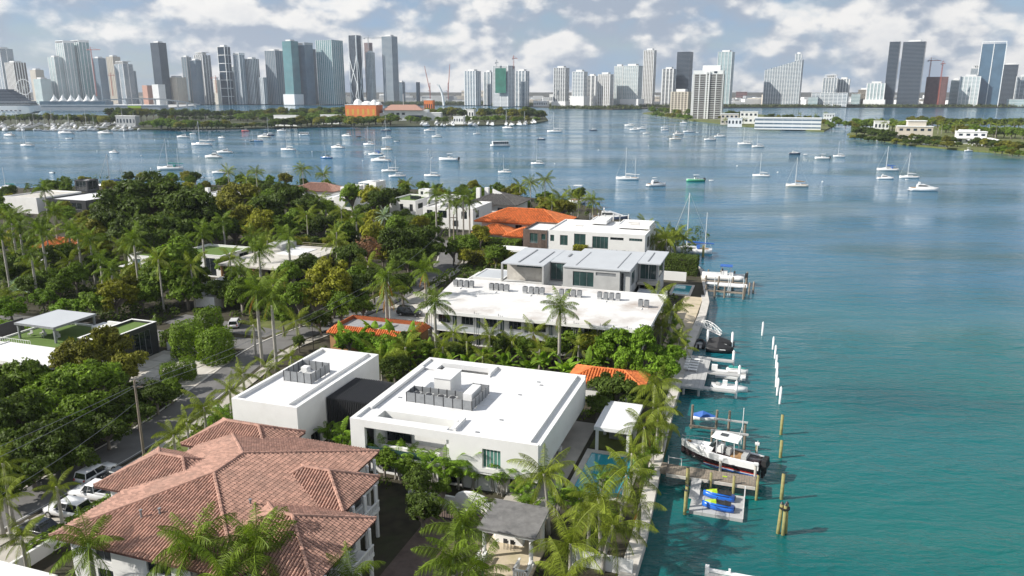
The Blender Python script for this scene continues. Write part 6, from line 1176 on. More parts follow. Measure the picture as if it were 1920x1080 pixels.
tw = M('tower_white', (.80,.81,.80), .7, .05, .05); tcream = M('tower_cream', (.58,.53,.45), .8, .06, .05); tbrown = M('tower_brown_concrete', (.20,.11,.10), .85, .2, .1); tgrey = M('tower_grey', (.36,.38,.40), .6, .08, .05)
tdk = M('tower_dark_slab', (.13,.15,.175), .5, .08, .05)
def tg(n, c): return M(n, c, .12, .25, .04, spec=.6)
gteal = tg('tower_teal_glass', (.07,.24,.26)); gblue = tg('tower_blue_glass', (.085,.15,.215)); gdark = tg('tower_dark_glass', (.022,.038,.058)); ggrey = tg('tower_grey_glass', (.12,.18,.23)); gaqua = tg('tower_aqua_glass', (.28,.40,.42)); net = M('green_netting', (.025,.14,.10), .9, .3, .08); rednet = M('crane_red', (.35,.07,.04), .6); gbrown = tg('tower_bronze_glass', (.10,.085,.075))
TW_N = [0]
def tower(xl, xr, yt, Y, core, slab, label, fh=3.6, st=.9, ov=.6, piers=0, pm=None, pw=1.6, top='box', ar=.8, base=None, rz=None, name='tower', slant=0., zb=2.):
    zt = zat(yt, Y); wpx = (xat(xr, yt+40, Y)-xat(xl, yt+40, Y)); rz = -rad(31) if rz is None else rz
    w = wpx/(abs(math.cos(rz))+ar*abs(math.sin(rz))); d = w*ar; xc = (xat(xl, yt+60, Y)+xat(xr, yt+60, Y))/2
    o = T(name, label, 'tower', (xc, Y+d/2, zb), rz, 'skyline towers'); H_ = zt-zb; a, b = w/2, d/2
    m = MB(); m.add([(-a+ov,-b+ov,0),(a-ov,-b+ov,0),(a-ov,b-ov,0),(-a+ov,b-ov,0),(-a+ov,-b+ov,H_-slant),(a-ov,-b+ov,H_),(a-ov,b-ov,H_),(-a+ov,b-ov,H_-slant)], [(0,3,2,1),(4,5,6,7),(0,1,5,4),(1,2,6,5),(2,3,7,6),(3,0,4,7)]); m.build('core', core, o)
    if slab:
        m = MB(); n = max(2, int(H_/fh))
        for i in range(1, n+1):
            z = H_*i/n; u1 = a
            u0 = -a if z < H_-slant else -a+2*a*(z-(H_-slant))/max(slant, .01)
            if u0 < a-2: m.box(u0, u1, -b, b, z-st, z)
        m.build('floor_slabs', slab, o, kind='stuff')
    if piers:
        pm = pm or slab
        for i in range(piers+1):
            x = -a+2*a*i/piers; zz = H_-slant*(1-i/piers)
            m = MB(); m.box(x-pw/2, x+pw/2, -b-.35, -b+1.0, 0, zz+.02*i); m.build('pier', pm, o)
        k = max(2, int(piers*ar))
        for i in range(1, k):
            y = -b+2*b*i/k; m = MB(); m.box(a-1.0, a+.35, y-pw/2, y+pw/2, 0, H_); m.build('pier', pm, o); m = MB(); m.box(-a-.35, -a+1.0, y-pw/2, y+pw/2, 0, H_-slant); m.build('pier', pm, o)
    if top == 'box': m = MB(); m.box(-a*.55, a*.55, -b*.55, b*.55, H_, H_+5); m.build('plant_room', tw if slab is not gdark else tgrey, o)
    elif top == 'crown':
        m = MB()
        for i in range(7): x = -a*.8+1.6*a*i/6; m.box(x-.7,x+.7,-b*.8,-b*.8+1.4,H_,H_+8)
        m.box(-a*.85,a*.85,-b*.85,b*.85,H_+8,H_+9.5); m.box(-a*.5,a*.5,-b*.5,b*.5,H_,H_+7); m.build('roof_crown', tw, o)
    elif top == 'frame': m = MB(); m.box(-a,-a+1.5,-b,b,H_,H_+7); m.box(a-1.5,a,-b,b,H_,H_+7); m.box(-a+1.5,a-1.5,-b,-b+1.5,H_+5,H_+7); m.build('roof_frame', slab or tw, o)
    if base: m = MB(); m.box(-a*1.25,a*1.25,-b*1.3,b*1.2,0,base); m.build('podium', tw, o)
    return o
D = 2720.; E_ = 2330.
tower(-14,24,91,D,gblue,tw,'pale banded tower with flat top at the far left edge',piers=3)
tower(12,49,117,D-60,gbrown,None,'brown tower with white vertical ribs behind the cruise ship',piers=7,pm=tw,pw=2.4)
tower(60,85,131,D+100,tcream,tgrey,'small beige block left of the white twin tower',st=.5)
tower(66,97,148,D-80,gaqua,tw,'low pale green block behind the tent-roofed terminal',top='box')
tower(94,120,107,D-20,gaqua,tw,'slim white banded tower left of the white twin tower',piers=2)
tower(107,140,80,D,gaqua,tw,'left half of the white-finned twin tower',piers=4,pw=2.,top='frame'); tower(136,168,79,D+30,gteal,tw,'right half of the white-finned twin tower',piers=4,pw=2.,top='frame')
tower(150,172,110,D+150,gblue,tgrey,'grey tower right behind the white twin tower'); tower(176,201,109,D,gblue,tgrey,'grey-blue glass block beside the red crane',top='box')
tower(203,228,106,D+120,tcream,tgrey,'tan stone tower among the downtown blocks',st=.4,piers=4,pm=tcream); tower(217,250,120,D,gblue,tw,'blue glass tower with white crown in front of the tan tower',piers=2,top='crown'); tower(243,259,133,D+40,ggrey,tgrey,'grey slab right of the blue crowned tower')
tower(284,314,80,D-50,gdark,tdk,'tall dark tower standing alone at left',st=.6,ar=.7); tower(316,350,145,D-30,tcream,tcream,'wide tan low block right of the dark tower',piers=6,pw=2); tower(270,290,160,D-60,terra,None,'small pinkish red block beside the dark tower',top=None); tower(288,312,158,D-150,tw,tgrey,'low white block at the foot of the dark tower',top=None)
tower(344,362,107,D+60,ggrey,tgrey,'grey glass slab left of the triple cluster',piers=2); tower(359,380,113,D-20,gblue,tgrey,'blue glass tower in the middle of the triple cluster'); tower(366,396,103,D+40,gdark,tw,'dark tower with white ribs and white crown',piers=4,pw=2.6,top='crown')
tower(404,416,150,D-60,tcream,tcream,'slender old tan tower with spire',top='crown',fh=5); tower(410,434,87,D,gdark,tw,'dark tower framed in white bands',fh=26,st=1.6,piers=1,pw=1.8,ar=.7)
tower(437,446,125,D+60,ggrey,tw,'narrow pale tower left of the white-framed pair'); tower(440,461,103,D,gblue,tw,'blue tower with white frame, left of the pair',piers=2,top='frame'); tower(461,487,110,D+20,gdark,tw,'dark tower with white ribs, right of the pair',piers=5,pw=2.2)
tower(488,503,145,D,ggrey,tw,'small grey gridded block',top=None,piers=3); tower(498,532,95,D+30,ggrey,tgrey,'broad grey glass tower left of the teal towers',piers=6,pm=tgrey,top='box')
tower(530,560,77,D-90,gteal,tgrey,'teal glass tower with pale podium',st=.6,base=34); tower(553,587,84,D-60,gblue,tgrey,'darker teal tower with slanted top',st=.5,slant=0,top='frame'); tower(576,594,92,D+40,gdark,tdk,'dark glass slab right behind the teal towers',top=None)
tower(592,642,75,D-40,gteal,tw,'wide teal tower with white vertical fins',piers=8,pw=1.5,st=.6,top=None); tower(636,648,150,D,gdark,tgrey,'dark low block right of the finned teal tower',top=None)
ex = tower(655,678,66,D-60,gdark,tgrey,'dark tower wrapped in a white crossing exoskeleton',st=.4,top=None,ar=.8)
zt = zat(66, D-60)-2; ww = (xat(678,106,D-60)-xat(655,106,D-60))/(.948+.8*.319)/2; m = MB(); dd = ww*.8
for s in (-1,1):
    m.tube([(s*ww*1.25,-dd-1,0),(s*ww*.35,-dd-1,zt*.12),(s*ww*.75,-dd-1,zt*.22),(s*ww*.8,-dd-1,zt*.30),(s*ww*.15,-dd-1,zt*.44),(-s*ww*.35,-dd-1,zt*.53),(-s*ww,-dd-1,zt*.72),(-s*ww,-dd-1,zt)], 1.5, 5)
    m.tube([(s*ww*.3,-dd-1,0),(s*ww*1.0,-dd-1,zt*.1),(s*ww*1.0,-dd-1,zt*.3),(s*ww*1.0,-dd-1,zt*.75)], 1.3, 5); m.tube([(ww+1,-s*dd,0),(ww+1,s*dd*.2,zt*.35),(ww+1,s*dd,zt*.7),(ww+1,s*dd,zt)], 1.3, 5)
m.build('exoskeleton', tw, ex)
tower(687,704,98,D-40,gdark,tw,'white gridded slender tower under a crane',piers=4,pw=1.4,st=1.4); tower(684,700,80,D+40,tbrown,tgrey,'unfinished brown tower behind the white gridded tower',top=None); tower(716,746,68,D-60,ggrey,tgrey,'tall grey balcony tower right of the exoskeleton tower',st=1.5,ar=.7)
tower(748,761,154,D+100,gblue,tgrey,'tiny blue block right of the tall grey tower'); tower(781,789,154,D+150,gdark,None,'dark bullet-shaped block by the cranes',top=None); tower(871,902,133,D-200,gblue,tw,'white ribbed tower left of the green netted block',piers=4,pw=2.6); tower(907,926,135,D-150,ggrey,tw,'narrow white tower beside the green netted block',piers=2,pw=3)
gn = tower(924,966,123,2300,tgrey,tw,'building site tower wrapped in green netting',top=None,piers=2); m = MB(); m.box(-12,24,-29,-28,24*1.6,zat(128,2300)-2); m.build('safety_net', net, gn)
tower(966,993,133,2360,gblue,tw,'white balcony tower right of the green netted block',piers=3,pw=3)
tower(1038,1068,127,E_,gdark,tw,'grey tower with white crown near the causeway',piers=5,top='box',base=14); tower(1073,1102,134,E_-100,ggrey,tw,'white tower with flat crown and long podium',piers=4,st=1.4,base=30); tower(1100,1121,142,E_+60,gdark,tw,'dark and white tower beside the white podium tower',piers=2,pw=4); tower(1121,1151,139,E_-100,gbrown,tw,'cream ribbed tower left of the wide white slab',piers=6,pw=2.2)
tower(1151,1172,124,E_-60,gaqua,tw,'left wing of the wide white gridded slab',piers=5,st=1.3,pw=1); tower(1168,1206,123,E_-80,gaqua,tw,'right wing of the wide white gridded slab',piers=8,st=1.3,pw=1,base=22); tower(1206,1231,94,E_+40,gbrown,tw,'tall ribbed white tower right of the wide slab',piers=6,pw=1.6); tower(1241,1267,129,E_,gdark,tw,'half dark half white tower with plant room',piers=3,pw=3)
tower(1268,1300,97,E_+20,gdark,tdk,'dark rounded tower behind the near white tower',st=1.,top=None); tower(1345,1378,97,E_,gaqua,tw,'pale aqua curved tower behind the near white tower',piers=4,st=.6,pw=1.2); tower(1258,1298,172,1500,gbrown,tcream,'cream block with balconies left of the near white tower',piers=5,pw=2.4,st=1.4,name='apartment_tower')
# near white tower on the island
nt_ = T('apartment_tower', 'near white apartment tower with deep dark balconies and central rib', 'tower', (xat(1330,225,1275), 1295, 1.2), -A0); Y0 = 1275.; Ht = zat(139, Y0)-1.2; a = 24.; b = 17.
part(nt_, 'core', gbrown, (-a+3.2,a-3.2,-b+3.2,b-3.2,0,Ht)); NF = 24
for i in range(NF+1): z = Ht*i/NF; part(nt_, 'balcony_slab', tw, (-a,-3.5,-b,b,z-.4,z+.25), (3.5,a,-b,b,z-.4,z+.25))
for x in (-a+.2,-13,13,a-.2): part(nt_, 'pier', tw, (x-.7,x+.7,-b+.3,-b+2.5,0,Ht)); part(nt_, 'pier', tw, (x-.7,x+.7,b-2.5,b-.3,0,Ht))
for y in (-6,6): part(nt_, 'pier', tw, (a-2.5,a-.3,y-.7,y+.7,0,Ht)); part(nt_, 'pier', tw, (-a+.3,-a+2.5,y-.7,y+.7,0,Ht))
part(nt_, 'central_rib', tw, (-3.3,-1.2,-b-1.5,-b+3,0,Ht+4), (1.2,3.3,-b-1.5,-b+3,0,Ht+4)); part(nt_, 'rib_balconies', tw, *[(-1.2,1.2,-b-1.2,-b+2,Ht*i/NF-.4,Ht*i/NF+.6) for i in range(NF)]); part(nt_, 'penthouse', tw, (-a+.5,a-.5,-b+.5,b-.5,Ht+.45,Ht+6)); part(nt_, 'upper_penthouse', tw, (-10,a-6,-8,b-3,Ht+6,Ht+14)); part(nt_, 'penthouse_window', gdark, (9,14,-b+.3,-b+.6,Ht+1.5,Ht+4.5))
# stepped white slab, right
tower(1437,1503,112,E_+20,ggrey,tw,'long white stepped apartment slab rising to the right',piers=14,pw=1.2,st=1.1,top=None,slant=28,ar=.3); tower(1488,1502,101,E_+10,ggrey,tw,'slim spire end of the stepped white slab',piers=2,st=1.1,ar=1.)
tower(1541,1572,146,E_+60,ggrey,tw,'pale ribbed tower with roof plant',piers=5,pw=2,top='crown'); tower(1568,1593,148,E_+80,ggrey,tw,'plain white ribbed tower right of the pale ribbed one',piers=4,pw=3); tower(1523,1586,174,E_-70,ggrey,tw,'long low white waterfront block',piers=8,st=1.6,pw=1.2,ar=.3,top=None); tower(1512,1534,182,E_-60,gaqua,tw,'small white stepped block at the waterfront',top=None)
tower(1605,1628,168,E_,gbrown,tcream,'cream low block left of the white cluster',top='box'); tower(1624,1662,156,E_-40,gaqua,tw,'cluster of white apartment blocks left of the dark towers',piers=5,pw=3,base=20); tower(1592,1612,176,E_-20,gaqua,tw,'low white block beside the ribbed towers',top=None)
tower(1664,1688,78,E_-40,gdark,tdk,'left of two tall dark curved towers',st=1.0,ar=.9,top=None,base=6); tower(1692,1738,78,E_-60,gdark,tdk,'right and wider of two tall dark towers',st=1.3,ar=.7,top='box'); tower(1682,1692,162,E_+100,gblue,tw,'sliver of white block between the dark towers',top=None)
tower(1736,1780,144,E_-60,tbrown,tbrown,'reddish brown tower under construction',piers=7,st=1.2,pw=1.6,top=None); tower(1778,1799,150,E_,gaqua,tw,'pale aqua tower right of the construction site'); tower(1799,1840,143,E_-60,gaqua,tw,'round white balcony tower near the right edge',piers=5,st=1.6,pw=2); tower(1816,1844,128,E_+120,ggrey,tw,'white-topped tower behind the round balcony tower',top='crown')
bt = tower(1840,1886,82,E_-60,gblue,None,'tall blue glass tower edged with white frames',piers=2,pm=tw,pw=2.,top='frame',ar=.6); tower(1875,1909,121,E_+60,gdark,tdk,'dark grey tower behind the blue glass tower',st=1.3); tower(1903,1940,143,E_,ggrey,tw,'pale tower cut by the right edge',piers=4,st=1.3); tower(1885,1925,186,E_-80,gaqua,tw,'low white waterfront block at the right edge',top=None)
# low city behind the towers
rr = random.Random(5); ms = [MB(), MB(), MB()]
for i in range(900):
    x = rr.uniform(-2400,2600); y = rr.uniform(2780,4200) if x < 200 else rr.uniform(2560,3900); w_, d_ = rr.uniform(16,60), rr.uniform(16,50); hh = rr.choice((8,9,10,12,16,20,28))*rr.uniform(.7,1.2)*(1 if y < 3000 else .8); ms[rr.choice((0,0,1,2))].box(x-w_/2,x+w_/2,y-d_/2,y+d_/2,2,2+hh)
for mb, mt, lb in zip(ms, (tw, tcream, tgrey), ('white','cream','grey')): o = mb.build('low_city_blocks', mt, None, kind='stuff'); o['label'] = 'mass of distant low %s city buildings' % lb; o['category'] = 'buildings'
# waterfront buildings, each a thing
def lowblock(px0, px1, yt, yb, mat, label, name='waterfront_building', floors=2, gm=gdark, dep=.5, roof=None, cols=None, wf=.5):
    p = G((px0+px1)/2, yb, 1.2); Y = p.y; x0, x1 = xat(px0, yb, Y), xat(px1, yb, Y); zt = zat(yt, Y); w_ = (x1-x0)/(.948+.319*dep); d_ = w_*dep; o = T(name, label, 'building', ((x0+x1)/2, Y+d_/2, 1.2), -A0); H_ = zt-1.2; a, b = w_/2, d_/2
    part(o, 'wall', mat, (-a,a,-b,b,0,H_)); n = cols or max(4, int(w_/5))
    for f in range(floors):
        for i in range(n):
            x = -a+2*a*(i+.5)/n; part(o, 'window', gm, (x-a/n*wf,x+a/n*wf,-b-.08,-b+.05,H_*(f+.38)/floors,H_*(f+.74)/floors))
    part(o, 'roof', roof or tw, (-a-.4,a+.4,-b-.4,b+.4,H_,H_+.7)); return o
lowblock(422,447,163,192,tw,'white angular side block of the bayfront arena',floors=1); ar_ = lowblock(446,508,174,193,tw,'bayfront arena with low curved roof',floors=1,dep=.8); lowblock(506,524,167,192,tw,'white round-cornered block right of the arena',floors=4); m = MB(); m.dome(0,0,zat(174,G(477,193,1.2).y)-1,52,12,20,4); m.build('dome_roof', tgrey, ar_)
lowblock(350,382,168,194,tw,'white low bayfront building with columns',floors=3); lowblock(208,245,166,190,tcream,'long tan arcaded building downtown',floors=3); lowblock(98,150,166,188,tcream,'dark-topped beige block behind the tents',floors=3); lowblock(710,766,176,188,tw,'long white low museum by the park',floors=1); lowblock(865,915,170,188,tcream,'white museum block with sloping roof',floors=2); lowblock(1030,1062,177,196,tw,'white flat warehouse by the causeway',floors=1); lowblock(1061,1122,180,197,tw,'long white podium with garage openings',floors=3); lowblock(1208,1240,181,195,tcream,'cream low villa-like block near the point',floors=2); lowblock(1000,1030,190,200,tw,'low white shed at the channel mouth',floors=1); lowblock(1130,1200,190,200,tw,'low white terrace along the channel',floors=1); lowblock(1380,1402,172,190,tbrown,'small reddish block behind the trees',floors=4); lowblock(1402,1436,184,197,tcream,'pale low blocks left of the stepped slab',floors=2); lowblock(790,850,180,193,tgrey,'dark grey low museum with pavilion',floors=2)
# cruise terminal with tents, cruise ship, wheel and bridge
ct = T('cruise_terminal', 'long low cruise terminal under six white peaked tents', 'terminal', (xat(200,205,1800), 1800, 2.5)); hb = zat(190,1800)-2.5; x0 = xat(75,200,1800)-ct.location.x; x1 = xat(300,200,1800)-ct.location.x
part(ct, 'hall', tgrey, (x0,x1,0,40,0,hb*.55)); part(ct, 'upper_hall', ggrey, (x0,x0+150,0,36,hb*.55,hb)); part(ct, 'roof_band', tw, (x0,x1,-1,41,hb*.55,hb*.6)); part(ct, 'yellow_front', lime, (xat(240,200,1800)-ct.location.x,xat(265,200,1800)-ct.location.x,-1.5,-1,2,hb*.5))
for i, px in enumerate((96,112,128,143,158,172)):
    x = xat(px,190,1800)-ct.location.x; m = MB(); secs = []
    for t, r_ in ((0,10.5),(.2,7.2),(.45,4.4),(.7,2.2),(.9,.8),(1,.25)): secs.append([(x+r_*math.cos(2*math.pi*k/14), 14+r_*math.sin(2*math.pi*k/14), hb+t*15.5) for k in range(14)])
    m.loft(secs); m.build('tent', tw, ct, True)
cs_ = T('cruise_ship', 'big cruise ship with dark stepped decks cut by the left edge', 'ship', (xat(72,215,1600), 1600, 0)); shipd = M('ship_dark_blue', (.035,.06,.11), .4, .1)
secs = []
for x, hw, zb_ in ((0,12,6),(-8,15,2),(-30,17,0),(-120,18,0),(-230,17,0),(-262,3,0)): secs.append([(x,-hw,zb_),(x,-hw,17),(x,hw,17),(x,hw,zb_)])
m = MB(); m.loft(secs); m.build('hull', tw, cs_)
for i in range(11):
    s = 6+i*4.3 if i > 2 else 4+i*2; z = 17+i*2.9; part(cs_, 'deck_glass', shipd if i > 1 else gdark, (-220,-s-1.5,-15,15,z,z+2.3)); part(cs_, 'deck_slab', tw if i < 3 else tgrey, (-222,-s,-16.5,16.5,z+2.3,z+2.9))
part(cs_, 'window_row', gdark, *[(-180+k*9,-176+k*9,-18.1,-17.6,6,8) for k in range(18)]); m = MB(); m.taper(-110,-86,-7,7,49,64,4,1); m.build('funnel', shipd, cs_)
fw_ = T('observation_wheel', 'white bayside observation wheel behind the cruise ship', 'ferris wheel', (xat(45,165,2600), 2600, 2)); cz = zat(163,2600)-2; rw = 13*2600/FOC; m = MB(); m.tube([(rw*math.cos(k*math.pi/18),0,cz+rw*math.sin(k*math.pi/18)) for k in range(37)], .9, 5); m.build('rim', tw, fw_); m = MB()
for k in range(12): m.tube([(0,0,cz),(rw*math.cos(k*math.pi/6),0,cz+rw*math.sin(k*math.pi/6))], .3, 3)
m.build('spokes', tw, fw_)
for k in range(24): c_ = (rw*1.06*math.cos(k*math.pi/12),0,cz+rw*1.06*math.sin(k*math.pi/12)); part(fw_, 'gondola', tw, (c_[0]-1.2,c_[0]+1.2,-1.2,1.2,c_[2]-1.2,c_[2]+1.2))
m = MB(); m.tube([(-rw*.5,-4,0),(0,-2,cz),(rw*.5,-4,0)], 1., 5); m.build('support', tw, fw_)
br = T('port_bridge', 'long grey road bridge rising behind the port', 'bridge', (0,0,0)); prev = None
bp_ = [(185,187,1950),(250,184,2050),(300,185,2150),(340,190,2250),(372,196,2350)]; P = [Vector((xat(a_,b_,c_), c_, zat(b_,c_))) for a_, b_, c_ in bp_]
for p, q in zip(P[:-1], P[1:]):
    m = MB(); n = Vector((0,14,0)); dz = Vector((0,0,-2.6)); m.add([p,q,q+n,p+n,p+dz,q+dz,q+n+dz,p+n+dz], [(0,1,2,3),(7,6,5,4),(0,4,5,1),(1,5,6,2),(2,6,7,3),(3,7,4,0)]); m.build('deck', concrete, br)
    for t in (.25,.75): c_ = p+(q-p)*t; part(br, 'pier', concrete, (c_.x-1.6,c_.x+1.6,c_.y+4,c_.y+10,-2,c_.z-2.55))
ab = T('white_arch_pylon', 'white curved bridge pylon under construction among cranes', 'bridge', (xat(826,186,2500),2500,2)); m = MB(); k = 2500/FOC; m.tube([(6*k,0,0),(4.5*k,0,14*k),(1.5*k,0,26*k),(-3*k,0,36*k),(-6*k,0,37*k)], [4.5,4.2,3.8,3.2,2.4], 6); m.build('arch', tw, ab)
# cranes
def crane(px, py, ybase, Y, jl, jr, label, mat=None, luff=None):
    mat = mat or rednet; z = zat(py, Y); zb_ = zat(ybase, Y); x = xat(px, py, Y); o = T('tower_crane', label, 'crane', (x, Y, max(zb_, 2)), 0, 'tower cranes'); h_ = z-max(zb_, 2); k = Y/FOC; m = MB(); n = max(4, int(h_/8))
    for sx, sy in ((-1.1,-1.1),(1.1,-1.1),(1.1,1.1),(-1.1,1.1)): m.tube([(sx,sy,0),(sx,sy,h_)], .35, 4)
    for i in range(n): m.tube([(-1.1,-1.1,h_*i/n),(1.1,-1.1,h_*(i+1)/n)], .22, 3)
    m.build('mast', mat, o); m = MB()
    if luff: m.tube([(0,0,h_*.45),(luff[0]*k,0,h_*.45+luff[1]*k)], [1.4,.7], 4); m.tube([(0,0,h_*.45),(-6,0,h_*.45+4)], .8, 4); m.build('luffing_jib', mat, o)
    else: m.tube([(-jl*k,0,h_-2),(jr*k,0,h_-2)], .8, 4); m.tube([(0,0,h_+6),(jr*k*.8,0,h_-1.5)], .3, 3); m.tube([(0,0,h_+6),(-jl*k*.8,0,h_-1.5)], .3, 3); m.tube([(0,0,h_-2),(0,0,h_+6)], .7, 4); m.build('jib', mat, o); part(o, 'counterweight', tgrey, ((-jl*k if jl < jr else jr*k-4),(-jl*k+4 if jl < jr else jr*k),-1.5,1.5,h_-5,h_-2))
    return o
crane(170,92,180,D-200,8,17,'red tower crane right of the white twin tower'); crane(207,140,180,D-150,5,8,'short red crane among the downtown blocks'); crane(690,70,90,D-100,8,32,'crane on the unfinished brown tower',tgrey); crane(404,145,175,D-90,10,3,'small crane by the old tan tower',rednet)
crane(806,155,186,D-200,0,0,'left luffing crane near the white pylon',rednet,(-9,45)); crane(840,155,186,D-180,0,0,'right luffing crane near the white pylon',rednet,(4,48)); crane(963,108,130,2310,3,7,'crane above the green netted building',rednet); crane(1746,112,145,E_-40,6,18,'left orange crane on the brown construction tower'); crane(1768,118,196,E_-75,4,5,'right orange crane climbing the brown construction tower'); crane(931,116,125,2300,3,4,'small crane on the left of the green netted building',tgrey)
# causeway island buildings
cm = lowblock(646,716,197,226,orange,'orange and yellow striped museum with white roof shapes',floors=1,cols=6,gm=M('yellow_panel', (.55,.36,.05), .6),dep=.4,wf=.4); q = MB(); cz_ = zat(197,G(680,226,1.2).y)
for x, r_, h_ in ((-12,7,9),(4,9,6),(16,6,8),(24,5,5)): q.dome(x,4,cz_-1.2,r_,h_,12,4)
q.build('roof_domes', tw, cm)
jg = T('pavilion_building', 'big white pavilion with reddish hipped roof on the causeway island', 'building', (xat(752,232,1190),1205,1.2), 0); s_ = 1190/FOC; W_ = 46*s_; hz_ = zat(207,1190)-1.2
part(jg, 'wall', tw, (-W_*.75,W_,0,40,0,hz_)); part(jg, 'lower_wing', tw, (-W_*1.45,-W_*.75,2,36,0,hz_*.72)); part(jg, 'side_wing', tw, (W_,W_*1.55,3,30,0,hz_*.75)); part(jg, 'glazed_opening', gdark, (W_*.25,W_*.85,-.3,.1,1,hz_*.5))
for k in range(3): part(jg, 'window', gdark, (-W_*.45+k*W_*.22,-W_*.33+k*W_*.22,-.2,.1,hz_*.55,hz_*.75))
m = MB(); e = 3; A1 = [(-W_*.85,-e,hz_),(W_*.85,-e,hz_),(W_*.85,40+e,hz_),(-W_*.85,40+e,hz_),(-W_*.5,18,hz_+8),(W_*.5,18,hz_+8)]; m.add(A1, [(0,1,5,4),(1,2,5),(2,3,4,5),(3,0,4),(3,2,1,0)]); m.build('roof', terra, jg); m = MB(); m.cyl(0,18,hz_+8,hz_+24,.4,5); m.build('flag_pole', tw, jg)
lowblock(512,562,217,236,tw,'low white sheds behind the mangroves',floors=1,dep=.2); lowblock(600,640,216,232,tw,'white flat sheds left of the pavilion building',floors=1,dep=.2); lowblock(850,872,219,233,tw,'white hut with round roof by the beach',floors=1); lowblock(215,262,218,238,tgrey,'grey flat marina shed',floors=1,dep=.25); lowblock(795,815,188,215,orange,'small orange-roofed building behind the trees',floors=1); lowblock(868,892,206,224,tw,'white gabled shed among the island trees',floors=1)
# venetian island houses
lb_ = lowblock(1420,1541,222,243,tw,'long white building with blue glass bands on the point',floors=3,gm=gblue,dep=.25,cols=7,wf=.97); lowblock(1388,1422,210,232,tw,'white villa with terrace by the near tower',floors=2,dep=.4); lowblock(1352,1386,214,234,tcream,'cream terrace house at the foot of the near tower',floors=2,dep=.4); lowblock(1365,1392,222,238,tw,'low white house by the hedge',floors=1,dep=.3)
rh = lowblock(1686,1752,238,262,tcream,'cream mansion with stepped roof on the right island',floors=2,dep=.5); wh_ = lowblock(1797,1850,248,270,tw,'white modern house with balconies on the right island',floors=2,dep=.4); lowblock(1640,1668,228,246,tw,'white roof house behind the right island trees',floors=1); lowblock(1545,1566,214,228,tw,'white house at the left tip behind the palms',floors=2)
part(rh, 'upper_storey', tcream, (-6,9,-4,8,12.2,16.5)); part(rh, 'upper_roof', tw, (-6.6,9.6,-4.6,8.6,16.5,17.1)); part(rh, 'terrace', tcream, (-22,-3,-13,-8.5,0,4)); part(rh, 'stair', tcream, *[(-24-k*.8,-23.2-k*.8,-12,-9,0,3.6-k*.45) for k in range(8)])
part(wh_, 'upper_storey', tw, (-9,2,-3,4,8.9,11.6)); part(wh_, 'balcony', tw, (-12,10,-7.2,-4.6,4.6,5.0)); part(wh_, 'chimney', tw, (5,6.5,0,1.5,8.9,12))
gz = T('hipped_pavilion', 'white open pavilion with low hipped roof on the right island shore', 'pavilion', (xat(1848,272,640),640,1.2), -A0); m = MB(); m.add([(-13,-8,4),(13,-8,4),(13,8,4),(-13,8,4),(-3,0,6.4),(3,0,6.4)], [(0,1,5,4),(1,2,5),(2,3,4,5),(3,0,4),(3,2,1,0)]); m.build('roof', tw, gz)
for x in (-11,-4,4,11):
    for y in (-6.5,6.5): m = MB(); m.cyl(x,y,0,4,.3,6); m.build('column', tw, gz)
for i, (px, py, L_, k) in enumerate(((1712,268,30,'m1'),(1768,275,28,'m0'),(1650,262,16,'c0'),(1735,272,22,'m2'),(1815,282,18,'c0'))):
    c = clone(PB[k]); c.location = G(px, py+2, 0); s = L_*depth_scale(py)/(8. if k[0] == 'c' else 10.); c.scale = (s,s,s); c.rotation_euler = (0,0,math.pi+.3); del c['drop']; tag(c, '%s berthed along the right island, %s from the left' % (DESC[k], nth([1650,1712,1735,1768,1815].index(px))), 'motorboat', 'boats along the right island')
for i, px in enumerate((1720,1731,1740,1752,1758)): p = G(px, 274, 0); o = T('piling', 'white piling along the right island, %s from the left' % nth(i), 'piling', p, 0, 'right island pilings'); m = MB(); m.cyl(0,0,-1,3.4,.3,6); m.build('shaft', paintw, o)
# marina: berthed boats too small to tell apart
rr = random.Random(21)
for i in range(110):
    px = rr.uniform(0,262) if i < 80 else rr.uniform(770,1010); py = (rr.choice((236,239,242,245.5))+rr.uniform(-.8,.8)) if i < 80 else 237-(px-770)*.015+rr.uniform(-1,3); k = rr.choice(('m0','m1','m0','c0','s0')); c = clone(PB[k]); c.location = G(px, py, 0); s = rr.uniform(.8,1.5); c.scale = (s,s,s*1.1); c.location.z = .2 if py > 243 else 1.4; c.rotation_euler = (0,0,-math.pi/2+rr.uniform(-.5,.5)); del c['drop']
    tag(c, 'small white boat berthed in the far marina at left' if i < 80 else 'small white boat berthed off the island beach', 'boat', 'marina boats at left' if i < 80 else 'boats off the beach')
